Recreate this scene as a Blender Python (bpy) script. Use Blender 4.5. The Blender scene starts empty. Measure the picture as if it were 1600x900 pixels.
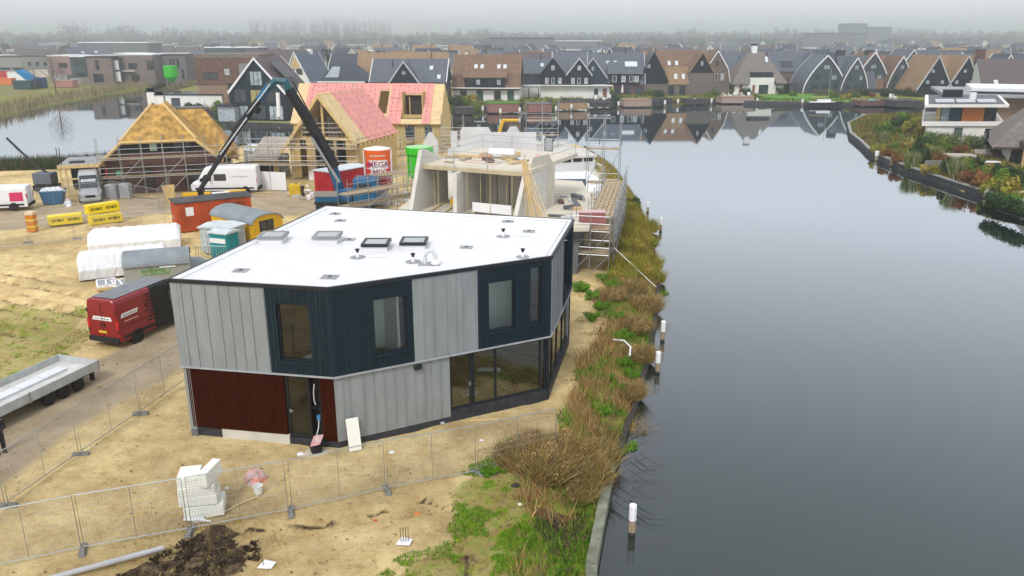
import bpy, math, random
import numpy as np
from mathutils import Vector, noise as mnoise
R = math.radians
rnd = random.Random(7)
S = bpy.context.scene
COL = S.collection
# ------------------------------------------------------------------ camera, sky, sun, exposure
F_PX, PITCH, CAM_H = 1249.0, math.atan(395 / 1249.0), 15.3
cam = bpy.data.objects.new("camera", bpy.data.cameras.new("camera"))
COL.objects.link(cam)
cam.location = (0, 0, CAM_H)
cam.rotation_euler = (math.pi / 2 - PITCH, 0, 0)
cam.data.sensor_width = 36.0
cam.data.lens = 36.0 * F_PX / 1600.0
cam.data.clip_start = 0.2
cam.data.clip_end = 9000
S.camera = cam
SUN_EL, SUN_AZ = R(48), R(200)     # azimuth the light comes from (clockwise from +Y)
w = bpy.data.worlds.new("World"); S.world = w; w.use_nodes = True
nt = w.node_tree; nt.nodes.clear()
sky = nt.nodes.new("ShaderNodeTexSky"); sky.sky_type = 'NISHITA'; sky.sun_disc = False
sky.sun_elevation = SUN_EL; sky.sun_rotation = SUN_AZ; sky.air_density = 1.0; sky.dust_density = 3.0
tc = nt.nodes.new("ShaderNodeTexCoord")
nz = nt.nodes.new("ShaderNodeTexNoise"); nz.inputs['Scale'].default_value = 2.2; nz.inputs['Detail'].default_value = 4
mp = nt.nodes.new("ShaderNodeMapping"); mp.inputs['Scale'].default_value = (1, 1, 3.0)
nt.links.new(tc.outputs['Generated'], mp.inputs[0]); nt.links.new(mp.outputs[0], nz.inputs['Vector'])
cr = nt.nodes.new("ShaderNodeValToRGB")
cr.color_ramp.elements[0].position = .3; cr.color_ramp.elements[0].color = (.80, .825, .87, 1)
cr.color_ramp.elements[1].position = .7; cr.color_ramp.elements[1].color = (.87, .885, .925, 1)
nt.links.new(nz.outputs['Fac'], cr.inputs[0])
sc_ = nt.nodes.new("ShaderNodeVectorMath"); sc_.operation = 'SCALE'; sc_.inputs['Scale'].default_value = 9.0
nt.links.new(cr.outputs[0], sc_.inputs[0])
mx = nt.nodes.new("ShaderNodeMix"); mx.data_type = 'RGBA'; mx.inputs[0].default_value = .92
nt.links.new(sky.outputs[0], mx.inputs[6]); nt.links.new(sc_.outputs[0], mx.inputs[7])
bg = nt.nodes.new("ShaderNodeBackground"); bg.inputs['Strength'].default_value = 0.1
nt.links.new(mx.outputs[2], bg.inputs[0])
wo = nt.nodes.new("ShaderNodeOutputWorld"); nt.links.new(bg.outputs[0], wo.inputs[0])
sun = bpy.data.objects.new("sun", bpy.data.lights.new("sun", 'SUN')); COL.objects.link(sun)
sun.data.energy = 1.5; sun.data.angle = R(14); sun.data.color = (1, .97, .93)
sun.rotation_euler = (math.pi / 2 - SUN_EL, 0, -SUN_AZ + math.pi)
S.view_settings.view_transform = 'Standard'; S.view_settings.look = 'None'
S.view_settings.exposure = 0.42; S.view_settings.gamma = 1
S.view_settings.use_curve_mapping = False
S.cycles.max_bounces = 6; S.cycles.diffuse_bounces = 2; S.cycles.glossy_bounces = 3
S.cycles.transmission_bounces = 4; S.cycles.volume_bounces = 2; S.cycles.transparent_max_bounces = 8
S.cycles.use_denoising = True
# ------------------------------------------------------------------ helpers
def gp(x, y, z=0.0):
    """real place (metres) of the ground point that the survey picture shows at x, y"""
    dn = F_PX * math.sin(PITCH) + (y - 450) * math.cos(PITCH)
    fw = F_PX * math.cos(PITCH) - (y - 450) * math.sin(PITCH)
    t = (CAM_H - z) / dn
    return ((x - 800) * t, fw * t)
def xz(x, y, Y):
    dn = F_PX * math.sin(PITCH) + (y - 450) * math.cos(PITCH)
    fw = F_PX * math.cos(PITCH) - (y - 450) * math.sin(PITCH)
    return ((x - 800) * Y / fw, CAM_H - Y * dn / fw)
_m = {}
def M(name, col, rough=.75, var=.12, scale=2.0, bump=0.0, metal=0.0, bscale=None, spec=.25, stretch=(1, 1, 1), col2=None, detail=5):
    if name in _m: return _m[name]
    m = bpy.data.materials.new(name); m.use_nodes = True; n = m.node_tree; b = n.nodes['Principled BSDF']
    b.inputs['Roughness'].default_value = rough; b.inputs['Metallic'].default_value = metal
    b.inputs['Specular IOR Level'].default_value = spec
    t = n.nodes.new("ShaderNodeTexCoord"); mpp = n.nodes.new("ShaderNodeMapping"); mpp.inputs['Scale'].default_value = stretch
    n.links.new(t.outputs['Object'], mpp.inputs[0])
    no = n.nodes.new("ShaderNodeTexNoise"); no.inputs['Scale'].default_value = scale; no.inputs['Detail'].default_value = detail
    n.links.new(mpp.outputs[0], no.inputs['Vector'])
    r = n.nodes.new("ShaderNodeValToRGB")
    c2 = col2 or tuple(min(1, c * (1 + var)) for c in col)
    c1 = tuple(c * (1 - var) for c in col)
    r.color_ramp.elements[0].position = .32; r.color_ramp.elements[0].color = (*c1, 1)
    r.color_ramp.elements[1].position = .68; r.color_ramp.elements[1].color = (*c2, 1)
    n.links.new(no.outputs['Fac'], r.inputs[0]); n.links.new(r.outputs[0], b.inputs['Base Color'])
    if bump:
        n2 = n.nodes.new("ShaderNodeTexNoise"); n2.inputs['Scale'].default_value = bscale or scale * 6; n2.inputs['Detail'].default_value = 4
        n.links.new(mpp.outputs[0], n2.inputs['Vector'])
        bp = n.nodes.new("ShaderNodeBump"); bp.inputs['Strength'].default_value = bump; bp.inputs['Distance'].default_value = .05
        n.links.new(n2.outputs['Fac'], bp.inputs['Height']); n.links.new(bp.outputs[0], b.inputs['Normal'])
    _m[name] = m
    return m
def Mbrick(name, c1, c2, mortar, bw=.22, bh=.065, rough=.85, axis='wall'):
    if name in _m: return _m[name]
    m = bpy.data.materials.new(name); m.use_nodes = True; n = m.node_tree; b = n.nodes['Principled BSDF']
    b.inputs['Roughness'].default_value = rough
    t = n.nodes.new("ShaderNodeTexCoord"); sp = n.nodes.new("ShaderNodeSeparateXYZ"); cb = n.nodes.new("ShaderNodeCombineXYZ")
    n.links.new(t.outputs['Object'], sp.inputs[0])
    if axis == 'wall':
        ad = n.nodes.new("ShaderNodeMath"); ad.operation = 'ADD'
        n.links.new(sp.outputs[0], ad.inputs[0]); n.links.new(sp.outputs[1], ad.inputs[1])
        n.links.new(ad.outputs[0], cb.inputs[0]); n.links.new(sp.outputs[2], cb.inputs[1])
    else:
        n.links.new(sp.outputs[0], cb.inputs[0]); n.links.new(sp.outputs[1], cb.inputs[1])
        cb2 = n.nodes.new("ShaderNodeMapping"); cb2.inputs['Rotation'].default_value = (0, 0, R(45))
        n.links.new(cb.outputs[0], cb2.inputs[0]); cb = cb2
    br = n.nodes.new("ShaderNodeTexBrick"); br.inputs['Scale'].default_value = 1.0
    br.inputs['Brick Width'].default_value = bw; br.inputs['Row Height'].default_value = bh
    br.inputs['Mortar Size'].default_value = min(bw, bh) * .12; br.inputs['Mortar Smooth'].default_value = .4
    br.inputs['Color1'].default_value = (*c1, 1); br.inputs['Color2'].default_value = (*c2, 1); br.inputs['Mortar'].default_value = (*mortar, 1)
    n.links.new(cb.outputs[0], br.inputs['Vector'])
    no = n.nodes.new("ShaderNodeTexNoise"); no.inputs['Scale'].default_value = 1.1; no.inputs['Detail'].default_value = 5
    n.links.new(t.outputs['Object'], no.inputs['Vector'])
    mm = n.nodes.new("ShaderNodeMix"); mm.data_type = 'RGBA'; mm.blend_type = 'MULTIPLY'; mm.inputs[0].default_value = .45
    n.links.new(br.outputs['Color'], mm.inputs[6]); n.links.new(no.outputs['Color'], mm.inputs[7])
    hs = n.nodes.new("ShaderNodeMix"); hs.data_type = 'RGBA'; hs.inputs[0].default_value = .55
    n.links.new(br.outputs['Color'], hs.inputs[6]); n.links.new(mm.outputs[2], hs.inputs[7])
    n.links.new(hs.outputs[2], b.inputs['Base Color'])
    _m[name] = m
    return m
def Mroof(name, col, pitch=.33, rough=.6, strength=.5):
    """tiled roof: courses follow the height of the slope"""
    if name in _m: return _m[name]
    m = M(name, col, rough=rough, var=.18, scale=1.5); n = m.node_tree; b = n.nodes['Principled BSDF']
    t = n.nodes.new("ShaderNodeTexCoord"); wv = n.nodes.new("ShaderNodeTexWave"); wv.bands_direction = 'Z'; wv.wave_profile = 'SAW'
    wv.inputs['Scale'].default_value = 1 / pitch / 6.283 * 6.283 / 3.14; wv.inputs['Distortion'].default_value = .0
    n.links.new(t.outputs['Object'], wv.inputs[0])
    bp = n.nodes.new("ShaderNodeBump"); bp.inputs['Strength'].default_value = strength; bp.inputs['Distance'].default_value = .08
    n.links.new(wv.outputs['Fac'], bp.inputs['Height']); n.links.new(bp.outputs[0], b.inputs['Normal'])
    old = b.inputs['Base Color'].links[0].from_socket
    mm = n.nodes.new("ShaderNodeMix"); mm.data_type = 'RGBA'; mm.blend_type = 'MULTIPLY'; mm.inputs[0].default_value = .35
    n.links.new(old, mm.inputs[6]); n.links.new(wv.outputs['Color'], mm.inputs[7]); n.links.new(mm.outputs[2], b.inputs['Base Color'])
    return m
def Mglass(name, tint=(.5, .6, .6), alpha=.55, base=(.01, .015, .02)):
    if name in _m: return _m[name]
    m = bpy.data.materials.new(name); m.use_nodes = True; n = m.node_tree; n.nodes.clear()
    o = n.nodes.new("ShaderNodeOutputMaterial"); g = n.nodes.new("ShaderNodeBsdfGlossy"); g.inputs['Roughness'].default_value = .02
    t = n.nodes.new("ShaderNodeBsdfTransparent"); t.inputs[0].default_value = (*tint, 1)
    fr = n.nodes.new("ShaderNodeFresnel"); fr.inputs[0].default_value = 1.5
    mm = n.nodes.new("ShaderNodeMath"); mm.operation = 'MULTIPLY_ADD'; mm.inputs[1].default_value = 1.2; mm.inputs[2].default_value = .04
    n.links.new(fr.outputs[0], mm.inputs[0])
    x = n.nodes.new("ShaderNodeMixShader"); n.links.new(mm.outputs[0], x.inputs[0]); n.links.new(t.outputs[0], x.inputs[1]); n.links.new(g.outputs[0], x.inputs[2])
    n.links.new(x.outputs[0], o.inputs[0])
    _m[name] = m
    return m
class MB:
    def __init__(s): s.v = []; s.f = []
    def add(s, vs, fs):
        b = len(s.v); s.v += [tuple(p) for p in vs]; s.f += [tuple(b + i for i in f) for f in fs]; return s
    def box(s, x0, x1, y0, y1, z0, z1, fr=None):
        p = [(x0, y0, z0), (x1, y0, z0), (x1, y1, z0), (x0, y1, z0), (x0, y0, z1), (x1, y0, z1), (x1, y1, z1), (x0, y1, z1)]
        if fr: p = [fr(*q) for q in p]
        return s.add(p, [(3, 2, 1, 0), (4, 5, 6, 7), (0, 1, 5, 4), (1, 2, 6, 5), (2, 3, 7, 6), (3, 0, 4, 7)])
    def prism(s, poly, z0, z1):
        n = len(poly)
        return s.add([(x, y, z0) for x, y in poly] + [(x, y, z1) for x, y in poly],
                     [tuple(range(n - 1, -1, -1)), tuple(range(n, 2 * n))] + [(i, (i + 1) % n, n + (i + 1) % n, n + i) for i in range(n)])
    def ext(s, prof, x0, x1, fr=None):
        """closed profile (y, z) swept along x"""
        n = len(prof); p = [(x0, y, z) for y, z in prof] + [(x1, y, z) for y, z in prof]
        if fr: p = [fr(*q) for q in p]
        return s.add(p, [tuple(range(n)), tuple(range(2 * n - 1, n - 1, -1))] + [(i, n + i, n + (i + 1) % n, (i + 1) % n) for i in range(n)])
    def quad(s, *p): return s.add(p, [tuple(range(len(p)))])
    def slab(s, pts, t):
        """thick sheet: pts is a planar polygon, thickened against its normal"""
        P_ = [Vector(p) for p in pts]; nn = Vector((0, 0, 0))
        for i in range(len(P_)): nn += P_[i].cross(P_[(i + 1) % len(P_)])
        nn.normalize(); q = [p - nn * t for p in P_]; n = len(P_)
        return s.add([*P_, *q], [tuple(range(n)), tuple(range(2 * n - 1, n - 1, -1))] + [(i, n + i, n + (i + 1) % n, (i + 1) % n)[::-1][::-1] for i in range(n)])
    def tube(s, path, r, n=8, caps=True, r1=None):
        P_ = [Vector(p) for p in path]; rings = []; k = len(P_)
        up = Vector((0, 0, 1))
        for i, p in enumerate(P_):
            d = (P_[min(i + 1, k - 1)] - P_[max(i - 1, 0)])
            if d.length < 1e-9: d = Vector((0, 0, 1))
            d.normalize(); a = d.cross(up if abs(d.z) < .95 else Vector((1, 0, 0))).normalized(); b = d.cross(a)
            rr = r if r1 is None else r + (r1 - r) * i / max(1, k - 1)
            rings.append([p + (a * math.cos(t) + b * math.sin(t)) * rr for t in [2 * math.pi * j / n for j in range(n)]])
        vs = [q for rg in rings for q in rg]; fs = []
        for i in range(k - 1):
            for j in range(n): fs.append((i * n + j, (i + 1) * n + j, (i + 1) * n + (j + 1) % n, i * n + (j + 1) % n))
        if caps: fs += [tuple(range(n)), tuple((k - 1) * n + j for j in range(n - 1, -1, -1))]
        return s.add(vs, fs)
    def cyl(s, x, y, z0, z1, r, n=16, r1=None): return s.tube([(x, y, z0), (x, y, z1)], r, n, True, r1)
    def lathe(s, prof, n=20, c=(0, 0, 0), axis='z'):
        vs = []; k = len(prof)
        for r, z in prof:
            for j in range(n):
                a = 2 * math.pi * j / n; x, y = r * math.cos(a), r * math.sin(a)
                p = (x, y, z) if axis == 'z' else ((x, z, y) if axis == 'y' else (z, x, y))
                vs.append((c[0] + p[0], c[1] + p[1], c[2] + p[2]))
        fs = [(i * n + j, i * n + (j + 1) % n, (i + 1) * n + (j + 1) % n, (i + 1) * n + j) for i in range(k - 1) for j in range(n)]
        fs += [tuple(range(n - 1, -1, -1)), tuple((k - 1) * n + j for j in range(n))]
        return s.add(vs, fs)
    def build(s, name, mat, parent=None, smooth=False, loc=None, rz=0, bevel=0):
        me = bpy.data.meshes.new(name); me.from_pydata(s.v, [], s.f); me.update()
        if bevel or True:
            import bmesh
            bm = bmesh.new(); bm.from_mesh(me); bmesh.ops.recalc_face_normals(bm, faces=bm.faces); bm.to_mesh(me); bm.free()
        if smooth:
            for p in me.polygons: p.use_smooth = True
        mats = mat if isinstance(mat, (list, tuple)) else [mat]
        for q in mats: me.materials.append(q)
        o = bpy.data.objects.new(name, me); COL.objects.link(o)
        if parent: o.parent = parent
        if loc: o.location = loc
        o.rotation_euler.z = rz
        if bevel:
            b = o.modifiers.new('bevel', 'BEVEL'); b.width = bevel; b.segments = 2; b.limit_method = 'ANGLE'
        return o
def fast_mesh(name, co, faces_n, mat, parent=None, colors=None, smooth=False, idx=None):
    """co: (N,3) array; every faces_n consecutive vertices are one face unless idx is given"""
    me = bpy.data.meshes.new(name); co = np.asarray(co, dtype=np.float32); nv = len(co)
    if idx is None: idx = np.arange(nv, dtype=np.int32)
    idx = np.asarray(idx, dtype=np.int32).ravel(); nf = len(idx) // faces_n
    me.vertices.add(nv); me.vertices.foreach_set('co', co.ravel())
    me.loops.add(len(idx)); me.loops.foreach_set('vertex_index', idx)
    me.polygons.add(nf); me.polygons.foreach_set('loop_start', np.arange(nf, dtype=np.int32) * faces_n)
    me.polygons.foreach_set('loop_total', np.full(nf, faces_n, dtype=np.int32))
    if smooth: me.polygons.foreach_set('use_smooth', np.ones(nf, dtype=bool))
    me.update(calc_edges=True)
    if colors is not None:
        a = me.color_attributes.new('tint', 'FLOAT_COLOR', 'POINT')
        c = np.ones((nv, 4), dtype=np.float32); c[:, :3] = colors; a.data.foreach_set('color', c.ravel())
    me.materials.append(mat)
    o = bpy.data.objects.new(name, me); COL.objects.link(o)
    if parent: o.parent = parent
    return o
def thing(name, label, cat, loc=(0, 0, 0), rz=0, group=None):
    o = bpy.data.objects.new(name, None); COL.objects.link(o); o.empty_display_size = .3
    o.location = (loc[0], loc[1], loc[2] if len(loc) > 2 else 0); o.rotation_euler.z = rz
    return tag(o, label, cat, group)
def tag(o, label=None, cat=None, group=None, kind=None):
    if label: o['label'] = label
    if cat: o['category'] = cat
    if group: o['group'] = group
    if kind: o['kind'] = kind
    return o
def copy_tree(o, parent=None, scale=None):
    c = o.copy(); COL.objects.link(c)
    if parent: c.parent = parent
    for ch in list(o.children): copy_tree(ch, c)
    return c
def dup(o, loc, rz=0, label=None, scale=None, group=None):
    c = copy_tree(o); c.location = (loc[0], loc[1], loc[2] if len(loc) > 2 else 0); c.rotation_euler.z = rz
    if label: c['label'] = label
    if group: c['group'] = group
    if scale: c.scale = scale if isinstance(scale, tuple) else (scale,) * 3
    return c
def text_mesh(name, body, size, mat, parent, M4, ext=.004, bold=0.0):
    """flat lettering; M4(x, y, z) maps letter plane to parent space"""
    cu = bpy.data.curves.new(name, 'FONT'); cu.body = body; cu.size = size; cu.extrude = ext; cu.align_x = 'CENTER'; cu.align_y = 'CENTER'; cu.offset = bold
    cu.resolution_u = 2
    tmp = bpy.data.objects.new('tmp', cu); COL.objects.link(tmp)
    dg = bpy.context.evaluated_depsgraph_get(); me = bpy.data.meshes.new_from_object(tmp.evaluated_get(dg))
    bpy.data.objects.remove(tmp)
    for v in me.vertices: v.co = M4(*v.co)
    me.name = name; me.materials.clear(); me.materials.append(mat)
    o = bpy.data.objects.new(name, me); COL.objects.link(o); o.parent = parent
    return o
def wframe(p0, p1):
    dx, dy = p1[0] - p0[0], p1[1] - p0[1]; L = math.hypot(dx, dy); dx /= L; dy /= L
    return (lambda u, n, z: (p0[0] + dx * u + dy * n, p0[1] + dy * u - dx * n, z)), L
# ------------------------------------------------------------------ shared materials
WHITE = M('white_render', (.78, .77, .74), var=.05, scale=.6)
PAINTW = M('white_paint', (.82, .82, .82), rough=.4, var=.03)
BLACK = M('black_timber', (.008, .012, .017), rough=.6, var=.3, stretch=(6, 6, .6))
NAVY = M('dark_blue_board', (.006, .019, .029), rough=.55, var=.25, scale=3, stretch=(5, 5, .5))
DGREY = M('anthracite_metal', (.018, .022, .026), rough=.4, var=.1)
MGREY = M('grey_paint', (.25, .26, .27), rough=.5)
STEEL = M('galvanised_steel', (.42, .44, .45), rough=.38, metal=.7, var=.12, scale=8)
CONC = M('concrete', (.42, .40, .36), rough=.9, var=.14, scale=1.2, bump=.2)
CONCL = M('pale_concrete', (.58, .56, .50), rough=.9, var=.1, scale=.9, bump=.15)
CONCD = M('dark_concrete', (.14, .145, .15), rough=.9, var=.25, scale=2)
WOOD = M('pale_timber', (.60, .44, .22), rough=.75, var=.15, scale=2, stretch=(4, 4, .7))
PLANK = M('scaffold_plank', (.40, .31, .20), rough=.85, var=.22, scale=3)
OSB = M('yellow_board', (.56, .40, .17), rough=.8, var=.14, scale=4)
RUBBER = M('rubber', (.02, .02, .022), rough=.8)
WINDK = M('window_dark', (.018, .024, .03), rough=.08, var=.3, spec=.8)
GLASS = Mglass('clear_glass', (.93, .96, .94))
GLASSD = Mglass('tinted_glass', (.25, .3, .32))
BRICKR = Mbrick('red_brown_brick', (.115, .05, .042), (.17, .07, .055), (.12, .10, .09))
BRICKB = Mbrick('brown_brick', (.20, .13, .095), (.15, .10, .08), (.2, .18, .16))
BRICKG = Mbrick('grey_brown_brick', (.19, .155, .13), (.14, .115, .1), (.18, .17, .16))
BRICKP = Mbrick('pink_brick', (.38, .24, .22), (.33, .2, .18), (.35, .3, .28))
TILEG = Mroof('grey_tiles', (.125, .145, .175))
TILED = Mroof('dark_tiles', (.05, .065, .09))
TILEB = Mroof('purple_brown_tiles', (.13, .10, .105))
SLATEW = M('slate_wall', (.028, .042, .06), rough=.6, var=.2)
THATCHB = M('brown_thatch', (.19, .12, .08), rough=.95, var=.2, scale=1.5, bump=.6, bscale=14)
THATCHG = M('grey_thatch', (.19, .17, .155), rough=.95, var=.18, scale=1.5, bump=.6, bscale=14)
THATCHN = M('golden_thatch', (.44, .265, .075), rough=.95, var=.42, scale=1.6, bump=.9, bscale=16, stretch=(1, 1, .5), detail=8)
THATCHE = M('cut_thatch_edge', (.66, .46, .2), rough=.9, var=.1, scale=3)
THATCHO = M('tan_thatch', (.27, .18, .105), rough=.95, var=.16, scale=1.5, bump=.5)
# ------------------------------------------------------------------ land, water
WL = -0.8
SITE = [(1.0, -60), (1.9, 10), (2.6, 21), (3.9, 27), (6, 34), (7.7, 40.5), (9.2, 47.5), (10.4, 54), (11.9, 67), (12.7, 80), (12.9, 100), (11, 121), (-8, 127), (-24, 126),
        (-33, 121), (-40, 118), (-47, 109), (-54, 101.5), (-64, 99.5), (-90, 93), (-140, 82), (-600, 50), (-600, -60)]
MAIN = [(-3000, 100), (-600, 118), (-160, 150), (-104, 165), (-111, 195), (-114, 228), (-117, 288), (-109, 292), (-103, 250), (-95, 216), (-78, 190), (-63, 174), (-52, 150), (-36, 146),
        (-27, 160), (-14, 177), (0, 191), (16, 204), (33, 209), (46, 209), (56, 200), (77, 195), (97, 194), (130, 192), (400, 188), (3000, 180), (3000, 6000), (-3000, 6000)]
RIGHT = [(72, 166), (62, 150), (56, 134), (53.2, 123), (50.6, 114), (49.3, 107), (48.6, 97.8), (48.7, 88), (49.0, 81.7), (49.2, 75), (52, 58), (60, 30), (3000, 10), (3000, 155), (400, 160), (130, 164), (95, 167)]
POLYS = [SITE, MAIN, RIGHT]
def sdist(Xa, Ya, poly):
    """positive inside"""
    d = np.full(Xa.shape, 1e9); ins = np.zeros(Xa.shape, dtype=bool); n = len(poly)
    for i in range(n):
        x0, y0 = poly[i]; x1, y1 = poly[(i + 1) % n]; dx, dy = x1 - x0, y1 - y0
        t = np.clip(((Xa - x0) * dx + (Ya - y0) * dy) / (dx * dx + dy * dy), 0, 1)
        d = np.minimum(d, np.hypot(Xa - (x0 + t * dx), Ya - (y0 + t * dy)))
        c = ((y0 > Ya) != (y1 > Ya)) & (Xa < (x1 - x0) * (Ya - y0) / ((y1 - y0) if y1 != y0 else 1e-9) + x0); ins ^= c
    return np.where(ins, d, -d)
def px_poly(pts, z=0): return [gp(x, y, z) for x, y in pts]
def sm(a, lo, hi):
    t = np.clip((a - lo) / (hi - lo), 0, 1); return t * t * (3 - 2 * t)
_rs = np.random.RandomState(3)
def vnoise(x, y, s, seed=0):
    """smooth value noise"""
    x = x / s + 1000.3; y = y / s + 1000.7
    xi = np.floor(x).astype(int); yi = np.floor(y).astype(int); fx = x - xi; fy = y - yi
    fx = fx * fx * (3 - 2 * fx); fy = fy * fy * (3 - 2 * fy)
    def h(i, j):
        v = np.sin(i * 127.1 + j * 311.7 + seed * 74.7) * 43758.5453; return v - np.floor(v)
    return (h(xi, yi) * (1 - fx) + h(xi + 1, yi) * fx) * (1 - fy) + (h(xi, yi + 1) * (1 - fx) + h(xi + 1, yi + 1) * fx) * fy
def fbm(x, y, s, seed=0, o=4):
    a = 0; k = 1; t = 0
    for i in range(o): a = a + k * vnoise(x, y, s / 2 ** i, seed + i); t += k; k *= .55
    return a / t
def axis(segs):
    out = []
    for a, b, st in segs: out += list(np.arange(a, b, st))
    return np.array(out)
gx = np.concatenate([-np.geomspace(5000, 170, 22)[:-1], axis([(-170, -72, 2.0), (-72, -46, .7), (-46, -30, .3), (-30, 14, .2), (14, 45, 1.5), (45, 90, 1.0), (90, 170, 2.0)]), np.geomspace(170, 5000, 22)])
gy = np.concatenate([axis([(-60, 12, 3), (12, 52, .2), (52, 110, .5), (110, 300, 1.4)]), np.geomspace(300, 8500, 40)])
GX, GY = np.meshgrid(gx, gy)
SDS, SDM, SDR = [sdist(GX, GY, p) for p in POLYS]
SD = np.maximum(np.maximum(SDS, SDM), SDR)
# ledge worn into the sand in front of the fence
LEDGE = px_poly([(230, 872), (300, 838), (380, 822), (440, 815), (500, 812), (570, 798), (640, 778), (670, 772), (720, 800), (760, 1100), (200, 1100)])
_ld = sdist(GX, GY, LEDGE) + .25 * (fbm(GX, GY, 2.0, 5, 2) - .5); ledge = sm(_ld, -.05, .10) * (1 - sm(_ld, .15, 1.9))
MUD1 = px_poly([(296, 840), (340, 834), (392, 850), (402, 866), (390, 905), (340, 925), (255, 930), (190, 910), (240, 872)])
mud1 = sm(sdist(GX, GY, MUD1) + 1.5 * (fbm(GX, GY, 1.3, 9) - .5), -.3, .25)
near = sm(-GY, -120, -50)
nh = (fbm(GX, GY, 3.5, 1) - .5) * .22 + (fbm(GX, GY, .9, 2) - .5) * .12 + (vnoise(GX, GY, .33, 4) - .5) * .035
ROADP = px_poly([(-60, 700), (0, 655), (140, 568), (240, 520), (300, 480), (380, 440), (470, 390), (500, 330), (430, 340), (398, 322), (330, 330), (240, 335), (200, 340), (100, 352), (0, 360), (-80, 365),
                 (-80, 335), (0, 331), (120, 320), (200, 312), (260, 303), (330, 298), (480, 298), (560, 300), (570, 330), (560, 420), (400, 520), (295, 575), (215, 610), (120, 668), (10, 755), (-60, 800)])
roadd = sdist(GX, GY, ROADP)
road = sm(roadd + .5 * (fbm(GX, GY, 2.5, 11) - .5), -.35, .35)
TRK = px_poly([(-40, 380), (120, 395), (125, 440), (240, 500), (150, 500), (-60, 560)])
trk = sm(sdist(GX, GY, TRK) + 2.5 * (fbm(GX, GY, 4, 12) - .5), -1, 1.5)
ct = (GX * .42 + GY * .9)
tracks = np.sin(ct * 5.2 + 2.0 * fbm(GX, GY, 5, 13)) * .13 * trk
GRS = px_poly([(-60, 485), (60, 482), (145, 484), (150, 540), (105, 575), (-60, 640)])
grs = sm(sdist(GX, GY, GRS) + 3.2 * (fbm(GX, GY, 2.2, 14) - .5), -.9, .7)
GRF = px_poly([(720, 745), (770, 720), (850, 690), (960, 700), (970, 760), (930, 900), (930, 960), (560, 960), (600, 905), (640, 870), (700, 850), (720, 790)])
grf = sm(sdist(GX, GY, GRF) + 2.0 * (fbm(GX, GY, 1.1, 15) - .5), -.55, .5)
nshore = sm(-SDS + 3.2 + 2.2 * (fbm(GX, GY, 2.4, 16) - .5), -.5, .6) * sm(GX, -8, 0) * (1 - sm(GY, 105, 118))
backb = sm(-SDS + 7 + 6 * (fbm(GX, GY, 5, 17) - .5), -2, 2) * (1 - sm(GX, -60, -50))
site_in = (SDS > -3)
grass = np.where(site_in, np.clip(np.maximum(np.maximum(grs * .86, grf * .9), np.maximum(nshore, backb)), 0, 1), .8 + .6 * (fbm(GX, GY, 20, 18) - .5))
# lawns of the far bank
for pp in ([(1178, 163), (1185, 147), (1340, 147), (1340, 163)], [(1060, 160), (1065, 148), (1105, 150), (1110, 160)], [(820, 172), (835, 155), (860, 158), (850, 172)], [(1340, 163), (1345, 150), (1440, 152), (1440, 163)]):
    grass = np.maximum(grass, sm(sdist(GX, GY, px_poly(pp)), -.8, .8) * 1.4)
shift = sm(GY, 125, 150)
H0 = nh * near * (1 - .75 * road) + tracks - ledge * .22 * (GY < 40) + mud1 * (.18 + .35 * (fbm(GX, GY, .8, 21) - .35))
H0 = np.where(site_in, H0 * sm(SDS, .1, 2.2), 0)
bank = np.where(SDS > -3, -0.62 * (1 - sm(SDS, .35, 2.4)), -.25 * (1 - sm(SD, .5, 3.0)))
Z = np.where(SD > .18, H0 + bank, -2.6)
pad = sdist(GX, GY, [(-13.4, 28.3), (-6.6, 27.1), (2.2, 31.7), (3.6, 39.2), (-10.4, 42.9)])
Z = np.where(pad > 0, np.minimum(Z, .02), Z)
Zfun = lambda x, y: float(Z[np.clip(np.searchsorted(gy, y), 1, len(gy) - 1), np.clip(np.searchsorted(gx, x), 1, len(gx) - 1)])
co = np.stack([GX.ravel(), GY.ravel(), Z.ravel()], 1)
ny_, nx_ = GX.shape; ii = (np.arange(ny_ - 1)[:, None] * nx_ + np.arange(nx_ - 1)[None, :]).ravel()
idx = np.stack([ii, ii + 1, ii + nx_ + 1, ii + nx_], 1)
gm = bpy.data.materials.new('ground_earth'); gm.use_nodes = True; n = gm.node_tree; b = n.nodes['Principled BSDF']
b.inputs['Roughness'].default_value = .95; b.inputs['Specular IOR Level'].default_value = .15
tcg = n.nodes.new("ShaderNodeTexCoord"); at = n.nodes.new("ShaderNodeAttribute"); at.attribute_name = 'tint'
sp = n.nodes.new("ShaderNodeSeparateColor"); n.links.new(at.outputs['Color'], sp.inputs[0])
def nn_(scale, detail=8, rough=.6, vec=None):
    k = n.nodes.new("ShaderNodeTexNoise"); k.inputs['Scale'].default_value = scale; k.inputs['Detail'].default_value = detail; k.inputs['Roughness'].default_value = rough
    n.links.new(vec or tcg.outputs['Object'], k.inputs['Vector']); return k.outputs['Fac']
def ramp(src, stops):
    k = n.nodes.new("ShaderNodeValToRGB"); e = k.color_ramp.elements
    while len(e) < len(stops): e.new(.5)
    for q, (p, c) in zip(e, stops): q.position = p; q.color = (*c, 1)
    n.links.new(src, k.inputs[0]); return k.outputs[0]
def mix(f, a, c):
    k = n.nodes.new("ShaderNodeMix"); k.data_type = 'RGBA'
    n.links.new(f, k.inputs[0]); n.links.new(a, k.inputs[6]); n.links.new(c, k.inputs[7]); return k.outputs[2]
def mth(op, a, c, d=None):
    k = n.nodes.new("ShaderNodeMath"); k.operation = op; k.use_clamp = op in ('ADD', 'SUBTRACT', 'MULTIPLY_ADD')
    for i, q in enumerate((a, c, d)):
        if q is None: continue
        if isinstance(q, (int, float)): k.inputs[i].default_value = q
        else: n.links.new(q, k.inputs[i])
    return k.outputs[0]
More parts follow.
